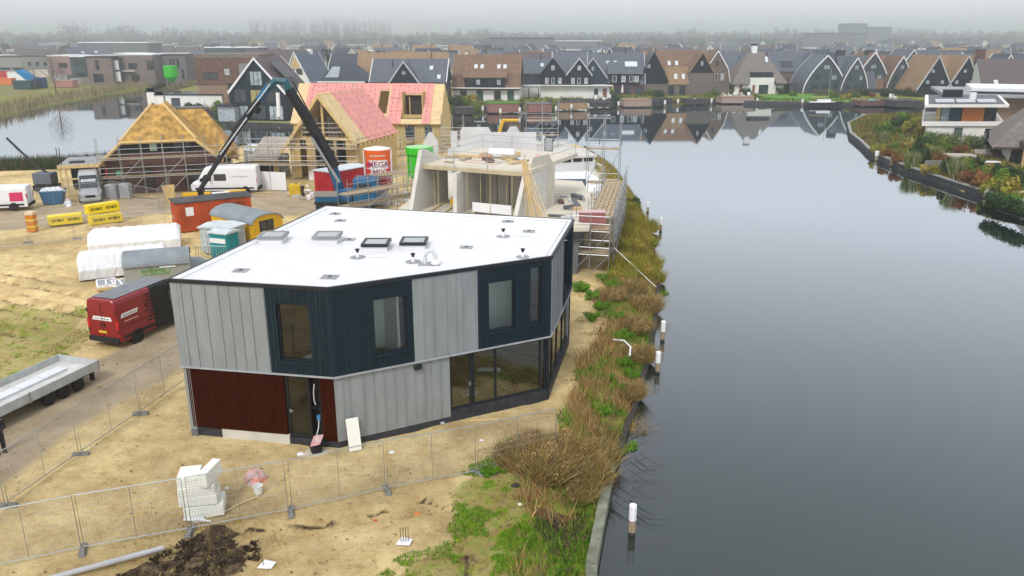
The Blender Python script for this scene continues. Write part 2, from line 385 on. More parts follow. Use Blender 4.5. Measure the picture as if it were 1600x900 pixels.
sand = ramp(nn_(.8, 12, .78), [(.30, (.34, .22, .09)), (.43, (.68, .50, .235)), (.58, (.85, .68, .35))])
sand = mix(ramp(nn_(3.4, 10, .8), [(.55, (0, 0, 0)), (.68, (.8, .8, .8))]), sand, ramp(nn_(9), [(.3, (.20, .13, .05)), (.7, (.46, .33, .14))]))
sand = mix(ramp(nn_(14, 6, .8), [(.60, (0, 0, 0)), (.70, (.75, .75, .75))]), sand, ramp(nn_(3), [(.3, (.12, .08, .03)), (.7, (.3, .2, .08))]))
roadc = ramp(nn_(.5, 8, .6), [(.3, (.34, .26, .17)), (.7, (.55, .45, .31))])
gr1 = ramp(nn_(1.5, 12, .82), [(.36, (.06, .045, .02)), (.45, (.24, .18, .07)), (.51, (.28, .30, .03)), (.57, (.09, .26, .008))])
mud_shade_col = ramp(nn_(3.0, 10, .8), [(.32, (.022, .016, .012)), (.5, (.08, .055, .035)), (.62, (.26, .19, .11))])
fg = mth('MULTIPLY_ADD', mth('SUBTRACT', nn_(.9, 12, .85), .53), 4.6, mth('MULTIPLY', sp.outputs[0], .60)); fg = mth('MULTIPLY', fg, ramp(sp.outputs[0], [(.04, (0, 0, 0)), (.25, (1, 1, 1))]))
sand = mix(ramp(nn_(.16, 5, .6), [(.44, (0, 0, 0)), (.62, (.7, .7, .7))]), sand, ramp(nn_(5, 8, .8), [(.35, (.22, .14, .06)), (.62, (.52, .38, .18))]))
sxy = n.nodes.new('ShaderNodeSeparateXYZ'); n.links.new(tcg.outputs['Object'], sxy.inputs[0])
land_ = ramp(mth('DIVIDE', sxy.outputs[1], 600.0), [(.20, (0, 0, 0)), (.26, (.8, .8, .8))])
sand = mix(land_, sand, ramp(nn_(.06, 6, .6), [(.35, (.06, .07, .03)), (.6, (.14, .13, .06))]))
c = mix(sp.outputs[1], sand, roadc)
fm = ramp(mth('ADD', sp.outputs[2], mth('SUBTRACT', nn_(4, 6, .7), .5)), [(.42, (0, 0, 0)), (.6, (1, 1, 1))])
c = mix(ramp(fg, [(.42, (0, 0, 0)), (.62, (1, 1, 1))]), c, gr1)
c = mix(mth('MULTIPLY', fm, ramp(sp.outputs[2], [(.05, (0, 0, 0)), (.2, (1, 1, 1))])), c, mud_shade_col)
n.links.new(c, b.inputs['Base Color'])
bmp = n.nodes.new("ShaderNodeBump"); bmp.inputs['Strength'].default_value = 1.0; bmp.inputs['Distance'].default_value = .16
n.links.new(nn_(3.2, 12, .8), bmp.inputs['Height']); n.links.new(bmp.outputs[0], b.inputs['Normal'])
mud_shade = np.clip(.62 * (SDR > 0) * (fbm(GX, GY, 3, 71) > .42) + mud1 + .62 * (GY < 40) * sm(_ld, -.04, .03) * (1 - sm(_ld, .08, .4)) * sm(fbm(GX, GY, 1.2, 78), .35, .55) + .5 * trk * (tracks < -.05) * (fbm(GX, GY, 2.0, 77) > .45) + .5 * sm(-np.abs(SDS - .8), -.8, 0) * (GX > -5) * (SDS > 0) + .35 * grf * (fbm(GX, GY, 1.0, 33) > .56) + .7 * sm(sdist(GX, GY, px_poly([(845, 795), (900, 790), (935, 815), (925, 850), (870, 850), (830, 825)])) + .8 * (fbm(GX, GY, .8, 79) - .5), -.3, .2), 0, 1)  # mud, plus the ledge's shadow painted into the colour; rut bottoms darker
tint = np.stack([np.clip(grass, 0, 1).ravel(), (road * site_in).ravel(), mud_shade.ravel()], 1)
tag(fast_mesh('ground', co, 4, gm, colors=tint, smooth=True, idx=idx), kind='structure')
# water
wm = bpy.data.materials.new('lake_water'); wm.use_nodes = True; n = wm.node_tree; n.nodes.clear()
wo2 = n.nodes.new("ShaderNodeOutputMaterial"); df = n.nodes.new("ShaderNodeBsdfDiffuse"); df.inputs[0].default_value = (.014, .022, .021, 1)
b = n.nodes.new("ShaderNodeBsdfGlossy"); b.inputs['Roughness'].default_value = .03; b.inputs['Color'].default_value = (.84, .885, .925, 1)
fr_ = n.nodes.new("ShaderNodeFresnel"); fr_.inputs['IOR'].default_value = 1.33
fm_ = n.nodes.new("ShaderNodeMath"); fm_.operation = 'MULTIPLY'; fm_.use_clamp = True; fm_.inputs[1].default_value = 2.65; n.links.new(fr_.outputs[0], fm_.inputs[0])
fq_ = n.nodes.new("ShaderNodeMath"); fq_.operation = 'SMOOTH_MIN'; fq_.inputs[1].default_value = .80; fq_.inputs[2].default_value = .25; n.links.new(fm_.outputs[0], fq_.inputs[0])
ms_ = n.nodes.new("ShaderNodeMixShader"); n.links.new(fq_.outputs[0], ms_.inputs[0]); n.links.new(df.outputs[0], ms_.inputs[1]); n.links.new(b.outputs[0], ms_.inputs[2]); n.links.new(ms_.outputs[0], wo2.inputs[0])
tcg = n.nodes.new("ShaderNodeTexCoord"); mpw = n.nodes.new("ShaderNodeMapping"); mpw.inputs['Scale'].default_value = (1, .55, 1); n.links.new(tcg.outputs['Object'], mpw.inputs[0])
n1 = n.nodes.new("ShaderNodeTexNoise"); n1.inputs['Scale'].default_value = 1.6; n1.inputs['Detail'].default_value = 3; n.links.new(mpw.outputs[0], n1.inputs['Vector'])
n2 = n.nodes.new("ShaderNodeTexNoise"); n2.inputs['Scale'].default_value = .05; n2.inputs['Detail'].default_value = 3; n.links.new(mpw.outputs[0], n2.inputs['Vector'])
mr = n.nodes.new("ShaderNodeMapRange"); mr.inputs['From Min'].default_value = .4; mr.inputs['From Max'].default_value = .65; mr.inputs['To Min'].default_value = .01; mr.inputs['To Max'].default_value = .09
n.links.new(n2.outputs['Fac'], mr.inputs[0])
bw = n.nodes.new("ShaderNodeBump"); bw.inputs['Distance'].default_value = .03; n.links.new(n1.outputs['Fac'], bw.inputs['Height']); n.links.new(mr.outputs[0], bw.inputs['Strength']); n.links.new(bw.outputs[0], b.inputs['Normal'])
tag(MB().quad((-5000, -60, WL), (5000, -60, WL), (5000, 420, WL), (-5000, 420, WL)).build('lake_water', wm), kind='structure')
# quay edges
def edge_strip(pts, w, z0, z1, off=0):
    m = MB()
    for i in range(len(pts) - 1):
        fr, L = wframe(pts[i], pts[i + 1]); m.box(-.02, L + .02, off - w, off, z0, z1, fr)
    return m
tag(edge_strip(SITE[1:4][::1], .34, -1.4, -.30, .02).build('bank_edging', M('mossy_concrete', (.19, .20, .15), var=.35, scale=2.5)), 'weathered concrete edging of the grassy bank at the bottom of the water', 'edging')
tag(edge_strip(SITE[3:12], .25, -1.4, -.55, .02).build('bank_edging', M('dark_sheet_piling', (.05, .045, .04), var=.3)), 'dark timber edging under the overgrown bank beside the scaffold', 'edging')
qd = M('quay_timber', (.05, .05, .048), var=.35, scale=1.5)
q = thing('quay_wall', 'dark timber quay wall in front of the row of houses across the water', 'quay wall', (0, 0, 0))
edge_strip(MAIN[10:25], .3, -1.6, -.02, .05).build('piling', qd, q); edge_strip(MAIN[10:25], .42, -.02, .10, .08).build('coping', M('quay_coping', (.12, .12, .115), var=.2), q)
rq = RIGHT[-1:] + RIGHT[:13]
q = thing('quay_wall', 'curved dark quay wall with pale top round the gardens on the right', 'quay wall', (0, 0, 0))
edge_strip(rq[::-1], .3, -1.6, -.12, .3).build('piling', qd, q); edge_strip(rq[::-1], .45, -.12, .02, .36).build('coping', M('quay_coping_pale', (.30, .30, .27), var=.25), q)
# haze: one closed box of air around everything below the sky
hz = bpy.data.materials.new('haze_air'); hz.use_nodes = True; n = hz.node_tree; n.nodes.clear()
o_ = n.nodes.new("ShaderNodeOutputMaterial"); pv = n.nodes.new("ShaderNodeVolumePrincipled")
pv.inputs['Color'].default_value = (.91, .96, 1.0, 1); pv.inputs['Density'].default_value = .00068; pv.inputs['Anisotropy'].default_value = .8
n.links.new(pv.outputs[0], o_.inputs['Volume'])
tag(MB().box(-5100, 5100, -62, 8600, -3.6, 66).build('haze', hz), kind='stuff')
# ------------------------------------------------------------------ the new two-storey house in front
PA, PB, PC, PD, PE = (-12.9, 28.75), (-6.7, 27.65), (1.65, 32.0), (3.05, 38.9), (-10.0, 42.2)
HP = [PA, PB, PC, PD, PE]
hx, hy = -5.0, 34.0
def loc_(p): return (p[0] - hx, p[1] - hy)
HPL = [loc_(p) for p in HP]
house = thing('modern_house', 'angular two-storey new house with white flat roof and grey, dark blue and red cladding', 'house', (hx, hy, 0))
CLAD = M('grey_seam_cladding', (.275, .30, .31), rough=.5, var=.10, scale=1.2, metal=.15, stretch=(2, 2, .5))
REDW = M('red_hardwood', (.045, .008, .003), rough=.9, var=.55, spec=.03, scale=3, stretch=(14, 14, .4))
MEMB = M('white_membrane', (.70, .705, .72), rough=.6, var=.02, scale=.9, col2=(.74, .745, .76), detail=10)
TRIM = M('grey_trim', (.36, .37, .39), rough=.45)
INW = M('interior_plaster', (.62, .64, .62), var=.04)
PARQ = Mbrick('herringbone_floor', (.80, .64, .28), (.48, .37, .15), (.2, .15, .08), bw=.9, bh=.22, rough=.5, axis='floor')
def wall_panel(mb, fr, u0, u1, z0, z1, ops, n0=-.28, n1=0):
    us = sorted(set([u0, u1] + [x for o in ops for x in o[:2] if u0 < x < u1]))
    for a, c in zip(us, us[1:]):
        zs = [z0]
        for o in sorted(ops, key=lambda q: q[2]):
            if o[0] < c - 1e-4 and o[1] > a + 1e-4: zs += [o[2], o[3]]
        zs.append(z1)
        for i in range(0, len(zs), 2):
            if zs[i + 1] - zs[i] > .01: mb.box(a, c, n0, n1, max(z0, zs[i]), min(z1, zs[i + 1]), fr)
def seams(mb, fr, u0, u1, z0, z1, ops, kind):
    rr = random.Random(int(u1 * 100)); u = u0
    while True:
        if kind == 'clad': u += rr.choice([.26, .42, .42, .55]); wd, dp = .028, .035
        elif kind == 'board': u += rr.choice([.09, .13, .17, .11]); wd, dp = .035, .022
        else: u += .075; wd, dp = .045, .03
        if u > u1 - .05: break
        segs = [(z0, z1)]
        for o in ops:
            if o[0] < u + wd and o[1] > u:
                ns = []
                for s0, s1 in segs:
                    if o[2] > s0: ns.append((s0, min(s1, o[2])))
                    if o[3] < s1: ns.append((max(s0, o[3]), s1))
                segs = ns
        for s0, s1 in segs:
            if s1 - s0 > .03: mb.box(u, u + wd, 0, dp, s0, s1, fr)
def window(fr, u0, u1, z0, z1, name='window', n=-.16, fw=.07, sill=True, glass=None, mull=()):
    m = MB(); m.box(u0, u0 + fw, n - .06, n + .03, z0, z1, fr); m.box(u1 - fw, u1, n - .06, n + .03, z0, z1, fr)
    m.box(u0 + fw, u1 - fw, n - .06, n + .03, z0, z0 + fw, fr); m.box(u0 + fw, u1 - fw, n - .06, n + .03, z1 - fw, z1, fr)
    for q in mull: m.box(q - fw / 2, q + fw / 2, n - .06, n + .03, z0 + fw, z1 - fw, fr)
    wo_ = m.build(name, DGREY, house)
    MB().box(u0 + fw, u1 - fw, n - .025, n - .015, z0 + fw, z1 - fw, fr).build('pane', glass or GLASS, wo_)
    if sill: MB().box(u0 - .08, u1 + .08, -.1, .07, z0 - .07, z0 - .002, fr).build('sill', NAVY, wo_)
    return wo_
BASE, MID, TOP = .42, 2.98, 6.5
fAB, lAB = wframe(HPL[0], HPL[1]); fBC, lBC = wframe(HPL[1], HPL[2]); fCD, lCD = wframe(HPL[2], HPL[3]); fDE, lDE = wframe(HPL[3], HPL[4]); fEA, lEA = wframe(HPL[4], HPL[0])
upper = [(fAB, [(0, 3.8, 'clad', []), (3.8, lAB, 'board', [(4.2, 5.48, 3.55, 5.85)])]),
         (fBC, [(0, 3.25, 'board', [(1.66, 3.0, 3.58, 5.85)]), (3.25, 6.0, 'clad', []), (6.0, lBC, 'board', [(6.5, 7.72, 3.68, 5.82), (8.42, 8.98, 3.7, 6.2)])]),
         (fCD, [(0, 3.55, 'clad', []), (3.55, lCD, 'board', [(4.2, 6.3, 3.4, 6.15)])]),
         (fDE, [(0, lDE, 'clad', [])]), (fEA, [(0, lEA, 'clad', [])])]
for fr, segs in upper:
    for u0, u1, kind, ops in segs:
        mb = MB(); wall_panel(mb, fr, u0, u1, MID + .06, TOP, ops); seams(mb, fr, u0, u1, MID + .08, TOP - .02, ops, kind)
        mb.build('upper_cladding', CLAD if kind == 'clad' else NAVY, house)
        for o in ops: window(fr, *o, glass=GLASSD if o[0] == 4.2 and o[2] > 3.5 else None)
window(fEA, 5, 6.2, 3.6, 5.8)
def inset(fr, d=.06): return lambda u, n, z: fr(u, n - d, z)
gAB, gBC, gCD = inset(fAB), inset(fBC), inset(fCD)
mb = MB(); wall_panel(mb, gAB, .12, 4.2, BASE, MID, []); seams(mb, gAB, .12, 4.2, BASE, MID, [], 'slat'); mb.build('slatted_cladding', REDW, house)
mb = MB(); wall_panel(mb, gAB, 5.68, lAB - .03, .3, MID, []); seams(mb, gAB, 5.68, lAB - .04, .3, MID, [], 'slat'); mb.build('slatted_cladding', REDW, house)
mb = MB(); wall_panel(mb, gBC, .0, 4.74, .28, MID, [], n0=-.25); seams(mb, gBC, .05, 4.74, .3, MID, [], 'clad'); mb.build('lower_cladding', CLAD, house)
for fr, L in ((inset(fDE), lDE), (inset(fEA), lEA)):
    mb = MB(); wall_panel(mb, fr, .1, L - .05, .3, MID, []); mb.build('lower_cladding', CLAD, house)
# front door and open meter cupboard
d = window(gAB, 4.22, 5.2, .32, 2.92, 'door', -.12, .1, False, GLASSD)
MB().box(4.36, 4.40, -.08, -.02, 1.35, 1.5, gAB).box(4.36, 4.52, -.03, 0, 1.44, 1.475, gAB).build('handle', STEEL, d)
mb = MB(); mb.box(5.2, 5.26, -.3, .02, .3, MID, gAB); mb.box(5.62, 5.68, -.3, .02, .3, MID, gAB); mb.box(5.26, 5.62, -.36, -.3, .3, MID, gAB); mb.box(5.26, 5.62, -.3, .0, 1.62, 1.68, gAB)
cup = mb.build('meter_cupboard', M('black_opening', (.012, .010, .010)), house)
MB().box(5.38, 5.52, -.29, -.16, 1.05, 1.25, gAB).build('meter', M('blue_plastic', (.08, .25, .5)), cup)
MB().tube([gAB(5.40, -.12, 2.6), gAB(5.36, -.1, 2.3), gAB(5.36, -.08, 1.95), gAB(5.40, -.1, 1.75)], .018, 6).build('cable', PAINTW, cup)
MB().tube([gAB(5.46, -.15, 1.05), gAB(5.48, -.02, .8), gAB(5.42, .05, .55), gAB(5.3, .2, .3)], .018, 6).build('cable', PAINTW, cup)
# glazing of the living room
gl = window(gBC, 4.76, 9.30, .50, MID - .04, 'glazed_front', -.12, .09, False, GLASS, mull=(5.72, 5.84, 6.86, 9.02))
MB().box(5.64, 5.68, -.08, -.02, 1.45, 1.65, gBC).box(5.56, 5.66, -.05, -.02, 1.55, 1.58, gBC).build('handle', STEEL, gl)
window(gCD, .12, 6.85, .42, MID - .04, 'glazed_side', -.12, .09, False, GLASS, mull=(1.55, 1.67, 3.1, 4.9))
MB().box(9.30, lBC - .01, -.3, 0, .3, MID, gBC).build('corner_post', DGREY, house)
MB().box(6.85, lCD, -.3, 0, .3, MID, gCD).build('corner_post', DGREY, house)
mb = MB()
for fr, L in ((fAB, lAB), (fBC, lBC), (fCD, lCD), (fDE, lDE), (fEA, lEA)): mb.box(0, L, -.02, .06, MID, MID + .06, fr)
mb.build('storey_trim', TRIM, house)
mb = MB(); mb.box(.15, 1.4, -.32, -.03, -.3, BASE - .01, gAB); SLP = M('slate_plinth', (.035, .038, .048), rough=.6, var=.3, scale=3); mb.build('plinth', SLP, house); MB().box(4.25, lAB - .05, -.32, -.02, -.3, .29, gAB).build('plinth', SLP, house); MB().box(0, lBC, -.3, -.01, -.3, .275, gBC).build('plinth', SLP, house); MB().box(4.76, 9.3, -.29, -.0, .277, .497, gBC).build('window_base', SLP, house)
MB().box(0, lCD, -.3, .0, -.3, .40, gCD).build('plinth', SLP, house)
MB().box(1.4, 4.25, -.3, 0.0, -.3, BASE - .01, gAB).build('plinth', CONCL, house)['label'] = 'bare pale concrete part of the plinth'
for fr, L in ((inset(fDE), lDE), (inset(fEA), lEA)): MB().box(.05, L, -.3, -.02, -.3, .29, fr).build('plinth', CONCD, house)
# roof
def shrink(poly, d):
    out = []; n_ = len(poly)
    for i in range(n_):
        a, p, c = Vector(poly[i - 1]), Vector(poly[i]), Vector(poly[(i + 1) % n_])
        e1, e2 = (p - a).normalized(), (c - p).normalized(); n1_, n2_ = Vector((-e1.y, e1.x)), Vector((-e2.y, e2.x))
        bis = (n1_ + n2_).normalized(); out.append(tuple(p + bis * (d / max(.3, bis.dot(n1_)))))
    return out
IN = shrink(HPL, .32)
roof = MB().prism(shrink(HPL, .10), 6.30, 6.44).build('roof', MEMB, house)
mb = MB()
o0, i0 = shrink(HPL, -.05), shrink(HPL, .05)
for i in range(5):
    j = (i + 1) % 5
    mb.add([(*o0[i], 6.44), (*o0[j], 6.44), (*i0[j], 6.44), (*i0[i], 6.44), (*o0[i], 6.585), (*o0[j], 6.585), (*i0[j], 6.585), (*i0[i], 6.585)], [(0, 1, 5, 4), (4, 5, 6, 7), (2, 3, 7, 6), (3, 2, 1, 0)])
mb.build('roof_edge_trim', DGREY, house)
mb = MB(); i1, i2 = shrink(HPL, .05), shrink(HPL, .42)
for i in range(5):
    j = (i + 1) % 5
    mb.add([(*i1[i], 6.57), (*i1[j], 6.57), (*i2[j], 6.442), (*i2[i], 6.442)], [(0, 1, 2, 3)])
mb.build('edge_upstand', MEMB, roof)
mb = MB()
for k_, (xa, ya, xb, yb) in enumerate([(-7, -3.5, 7.5, 1.2), (-6.5, -1.5, 7.6, 3.4), (-5.8, .8, 7.6, 5.1), (-5.3, 3.0, 4, 6.4)]):
    mb.tube([(xa, ya, 6.442), (xb, yb, 6.442)], .012, 4)
mb.build('membrane_weld', M('membrane_seam', (.72, .72, .73)), roof)
for i, (x, y, hc) in enumerate([(-10.75, 35.0, .22), (-8.3, 35.0, .22), (-5.9, 33.75, .2), (-4.3, 34.1, .18)]):
    x -= hx; y -= hy
    sk = MB().box(x - .52, x + .52, y - .52, y + .52, 6.44, 6.44 + hc).build('skylight', MEMB, house)
    mb = MB(); z0 = 6.44 + hc; mb.box(x - .58, x + .58, y - .58, y - .46, z0, z0 + .13); mb.box(x - .58, x + .58, y + .46, y + .58, z0, z0 + .13); mb.box(x - .58, x - .46, y - .46, y + .46, z0, z0 + .13); mb.box(x + .46, x + .58, y - .46, y + .46, z0, z0 + .13)
    mb.build('frame', MGREY if i < 2 else DGREY, sk)
    MB().box(x - .46, x + .46, y - .46, y + .46, z0 + .06, z0 + .11).build('pane', M('skylight_pane', (.34, .38, .38), rough=.08, var=.1, spec=.8), sk)
VENTG = M('lead_flashing', (.30, .31, .32), rough=.6, var=.2, scale=5)
for x, y, r in [(-6.45, 32.25, .32), (-4.05, 31.55, .32), (-.4, 35.9, .32), (.45, 32.3, .28)]:
    x -= hx; y -= hy
    v = MB().cyl(x, y, 6.441, 6.46, r, 20).build('roof_vent', VENTG, house)
    MB().box(x + .5, x + 1.3, y - .02, y + .0, 6.4415, 6.446).build('weld_mark', VENTG, v)
    MB().lathe([(.07, 6.46), (.06, 6.66)], 12, (x, y, 0)).build('pipe', PAINTW, v)
    MB().lathe([(.05, 6.66), (.05, 6.70), (.10, 6.79), (.09, 6.81)], 12, (x, y, 0)).build('cap', RUBBER, v)
for x, y, s in [(-10.7, 30.3, .32), (-7.0, 29.4, .34), (-8.6, 39.2, .3), (-7.4, 35.3, .28), (-2.0, 33.9, .3), (.8, 36.9, .3), (-9.2, 40.8, .3), (-.2, 39.0, .3)]:
    x -= hx; y -= hy
    v = MB().prism([(x - s, y - s * .8), (x + s * .9, y - s), (x + s, y + s * .8), (x - s * .9, y + s)], 6.441, 6.452).build('roof_outlet', VENTG, house)
    MB().lathe([(.09, 6.45), (.07, 6.50), (.03, 6.52)], 10, (x, y, 0)).build('grille', CONCD, v)
x, y = -3.35 - hx, 31.15 - hy
v = MB().box(x - .42, x + .42, y - .2, y + .2, 6.441, 6.50).build('hose_outlet', VENTG, house)
pth = [(x + .05 + .22 * math.cos(t) * 1.0, y, 6.62 + .42 * math.sin(t)) for t in [i * math.pi / 10 - .3 for i in range(13)]]
mb = MB(); mb.tube([(x + .28, y, 6.5)] + pth, .085, 10)
for p in pth[::1]: pass
mb.build('flexible_hose', M('silver_hose', (.6, .62, .62), rough=.4, var=.2, scale=30), v)
MB().lathe([(.2, 6.5), (.15, 6.62), (.12, 6.66)], 12, (x + .26, y, 0)).build('collar', PAINTW, v)
# wall lamp under the trim, paint splashes on the dark boards
MB().box(3.2, 3.5, .0, .16, 2.70, 2.88, gBC).build('wall_lamp', DGREY, house)
# interior
MB().prism(IN, .30, .36).build('living_room_floor', PARQ, house)
MB().prism(IN, 2.86, 2.96).build('ceiling', INW, house)
MB().prism(IN, 3.02, 3.12).build('upper_floor', M('dark_screed', (.13, .12, .10), var=.3, scale=1.5), house)
MB().prism(IN, 6.15, 6.25).build('upper_ceiling', INW, house)
mb = MB()
iBC = inset(fBC, .0)
mb.box(6.2, 8.1, -1.7, -1.6, 3.12, 6.15, fBC); mb.box(8.1, 8.2, -1.7, -.35, 3.12, 6.15, fBC); mb.box(1.2, 2.7, -2.0, -1.9, 3.12, 6.15, fBC)
mb.build('upper_partition', M('mint_wall', (.80, .92, .86), var=.04), house)
mb = MB(); mb.box(4.5, 4.62, -6.5, -.35, .36, 2.86, fBC); mb.box(4.62, 9.0, -7.6, -7.5, .36, 2.86, fBC); mb.box(2.7, 2.8, -4.6, -.35, 3.12, 6.15, fBC); mb.box(5.6, 5.7, -3.6, -.35, 3.12, 6.15, fAB)
mb.build('partition', INW, house)
cardb = M('cardboard', (.36, .24, .12), var=.1)
bx_ = MB().box(8.15, 8.75, -1.15, -.55, .365, .85, fBC).build('cardboard_box', cardb); bx_.location = (hx, hy, 0); tag(bx_, 'brown cardboard box on the parquet inside the corner window', 'box')
t_ = MB(); t_.tube([fBC(7.6, -3.6, .46), fBC(8.5, -3.0, .50)], .1, 10); t_ = t_.build('floor_roll', PAINTW); t_.location = (hx, hy, 0); tag(t_, 'white roll lying on the parquet behind the glazed front', 'roll')
t_ = MB(); t_.box(5.9, 6.7, -1.9, -1.3, .365, .40, fBC); t_.box(6.05, 6.55, -1.8, -1.42, .40, .46, fBC); t_ = t_.build('floor_hatch_cover', PAINTW); t_.location = (hx, hy, 0); tag(t_, 'white panel lying on the parquet behind the glass door', 'panel')
# ------------------------------------------------------------------ site fences
def fence_panel(L=3.4, wires=34):
    """local x along the panel from 0 to L"""
    r = thing('wire_fence', 'x', 'site fence')
    m = MB(); m.tube([(0.05, 0, .12), (0.05, 0, 2.02), (L - .05, 0, 2.02), (L - .05, 0, .12)], .021, 6); m.tube([(0.05, 0, .2), (L - .05, 0, .2)], .019, 6)
    m.tube([(0.05, 0, .12), (0.05, 0, .2)], .02, 6); m.build('frame', STEEL, r)
    MB().tube([(L / 2, 0, .2), (L / 2, 0, 2.02)], .014, 6).build('middle_post', STEEL, r)
    m = MB()
    for i in range(1, wires): x = .05 + (L - .1) * i / wires; m.tube([(x, 0, .2), (x, 0, 2.0)], .0042, 3, False)
    for z in (.35, .6, .85, 1.1, 1.35, 1.6, 1.85): m.tube([(.05, 0, z), (L - .05, 0, z)], .005, 3, False)
    m.build('wire_mesh', STEEL, r)
    return r
def fence_foot():
    m = MB(); m.add([(-.34, -.11, 0), (.34, -.11, 0), (.34, .11, 0), (-.34, .11, 0), (-.30, -.08, .14), (.30, -.08, .14), (.30, .08, .14), (-.30, .08, .14)], [(3, 2, 1, 0), (4, 5, 6, 7), (0, 1, 5, 4), (1, 2, 6, 5), (2, 3, 7, 6), (3, 0, 4, 7)])
    o = m.build('ballast_block', M('fence_foot_concrete', (.20, .20, .19), var=.3, scale=6, bump=.4), bevel=.02)
    return o
_fp = {}
def place_panel(p, q, label, group, z=0, extra=.0):
    L = math.hypot(q[0] - p[0], q[1] - p[1]); k = round(L, 1)
    a = math.atan2(q[1] - p[1], q[0] - p[0])
    if k not in _fp:
        o = fence_panel(k); _fp[k] = o; o.location = (p[0], p[1], z); o.rotation_euler = (0, extra, a)
    else:
        o = dup(_fp[k], (p[0], p[1], z), a); o.rotation_euler = (0, extra, a)
    tag(o, label, 'site fence', group); return o
_ff = fence_foot(); _ffu = [False]
def place_foot(p, rz, label, group='concrete feet of the site fences', z=0):
    if not _ffu[0]: o = _ff; _ffu[0] = True
    else: o = _ff.copy(); COL.objects.link(o)
    o.location = (p[0], p[1], z); o.rotation_euler.z = rz; tag(o, label, 'ballast block', group); return o
FP = [gp(*p) for p in [(-40, 898), (130, 862), (298, 832), (455, 802), (605, 768), (745, 742), (868, 712)]]
flab = ['wire fence panel in front, at the bottom left edge of the picture', 'wire fence panel in front, between the left edge and the white foam stack', 'wire fence panel in front of the bag and the white bucket',
        'wire fence panel before the front door, below the leaning white board', 'wire fence panel in front of the glazed living room', 'wire fence panel ending in the brown bushes by the bank']
for i in range(6): place_panel(FP[i], FP[i + 1], flab[i], 'wire fence panels along the front', -.02)
ft = ['concrete fence foot at the bottom left corner', 'concrete fence foot below the left part of the front fence', 'concrete fence foot beside the white foam stack', 'concrete fence foot straight below the white bucket side of the fence', 'concrete fence foot at the double post in front of the leaning board', 'concrete fence foot at the edge of the green weeds', None]
for i, p in enumerate(FP):
    if ft[i]: place_foot(p, math.atan2(1.3, 3.0) + [.3, 1.5, 1.2, 1.4, 1.5, -.9, 0][i], ft[i])
LP_ = [gp(*p) for p in [(-60, 858), (12, 792), (127, 712), (220, 648), (292, 597)]]
llab = ['wire fence panel beside the road at the left edge', 'wire fence panel beside the road, in front of the standing person', 'wire fence panel beside the road, opposite the flatbed trailer', 'wire fence panel beside the road, reaching the corner of the house']
for i in range(4): place_panel(LP_[i], LP_[i + 1], llab[i], 'wire fence panels along the road')
for i, s in ((1, 'concrete fence foot at the left edge where the two fences meet'), (2, 'concrete fence foot beside the road, opposite the trailer wheels'), (3, 'concrete fence foot beside the road, nearest the house corner')):
    place_foot(LP_[i], .1, s)
# upper left site fence along the far road
UP = [gp(*p) for p in [(-20, 392), (48, 386), (118, 378), (185, 372), (262, 366)]]
for i in range(4):
    place_panel(UP[i], UP[i + 1], ['thin wire fence panel at the left edge behind the tyre tracks', 'thin wire fence panel in front of the orange stacked blocks', 'thin wire fence panel in front of the yellow packs', 'thin wire fence panel between the yellow packs and the white wrapped stack'][i], 'wire fence panels beside the yellow packs')
for p, s in (((44, 380), 'dark fence foot left of the yellow packs'), ((121, 374), 'dark fence foot below the yellow packs')): place_foot(gp(*p), .2, s)
FB = [gp(*p) for p in [(60, 330), (112, 322), (180, 316), (250, 330), (268, 308)]]
for i in range(4):
    place_panel(FB[i], FB[i + 1], ['wire fence panel in front of the blue skip', 'wire fence panel beside the silver van', 'wire fence panel in front of the thatched brick house', 'wire fence panel left of the white crew van'][i], 'wire fence panels before the thatched house')
# ------------------------------------------------------------------ loose things in front
FOAM = M('white_foam', (.80, .81, .74), rough=.7, var=.05, scale=3)
ZF = .05
def blk(cx, cy, z, L, W, H, rz, name, label, cat, mat, bevel=.015, group=None):
    o = MB().box(-L / 2, L / 2, -W / 2, W / 2, 0, H).build(name, mat, bevel=bevel); o.location = (cx, cy, z); o.rotation_euler.z = rz
    return tag(o, label, cat, group)
bx, by = gp(322, 800)
blk(bx, by, ZF, 1.25, .85, .42, .25, 'foam_block', 'lowest white foam block of the stack behind the front fence', 'foam block', FOAM)
blk(bx - .12, by - .02, ZF + .45, 1.2, .8, .34, .18, 'foam_block', 'second white foam block up in the stack behind the front fence', 'foam block', FOAM)
blk(bx - .16, by + .0, ZF + .80, 1.15, .8, .32, .22, 'foam_block', 'third white foam block up, just under the two top boards', 'foam block', FOAM)
blk(bx - .38, by, ZF + 1.13, .68, .8, .36, .2, 'foam_block', 'left topmost white foam block of the stack', 'foam block', FOAM)
o = blk(bx + .28, by + .05, ZF + 1.15, .30, 1.0, .52, -.15, 'foam_block', 'right topmost pale foam block standing on edge on the stack', 'foam block', FOAM)
m = MB(); wr = M('plastic_film', (.75, .77, .78), rough=.25, var=.1)
for k in range(7):
    a = k * .5; m.tube([(bx - .55 + .1 * k, by - .52, .05 + .02 * k), (bx - .35 + .09 * k, by - .62 - .03 * math.sin(a), .1 + .05 * math.sin(a)), (bx - .1 + .08 * k, by - .6, .03)], .03, 5)
tag(m.build('plastic_film', wr), 'loose white wrapping film lying at the foot of the foam stack', 'film')
px_, py_ = gp(555, 705)
b_ = MB().box(-.24, .24, -.035, .035, 0, 1.28).build('white_board', FOAM, bevel=.008); b_.location = (px_ + .02, py_ + .0, .02); b_.rotation_euler = (R(-16), 0, R(24)); tag(b_, 'white foam board leaning against the grey wall of the house', 'board')
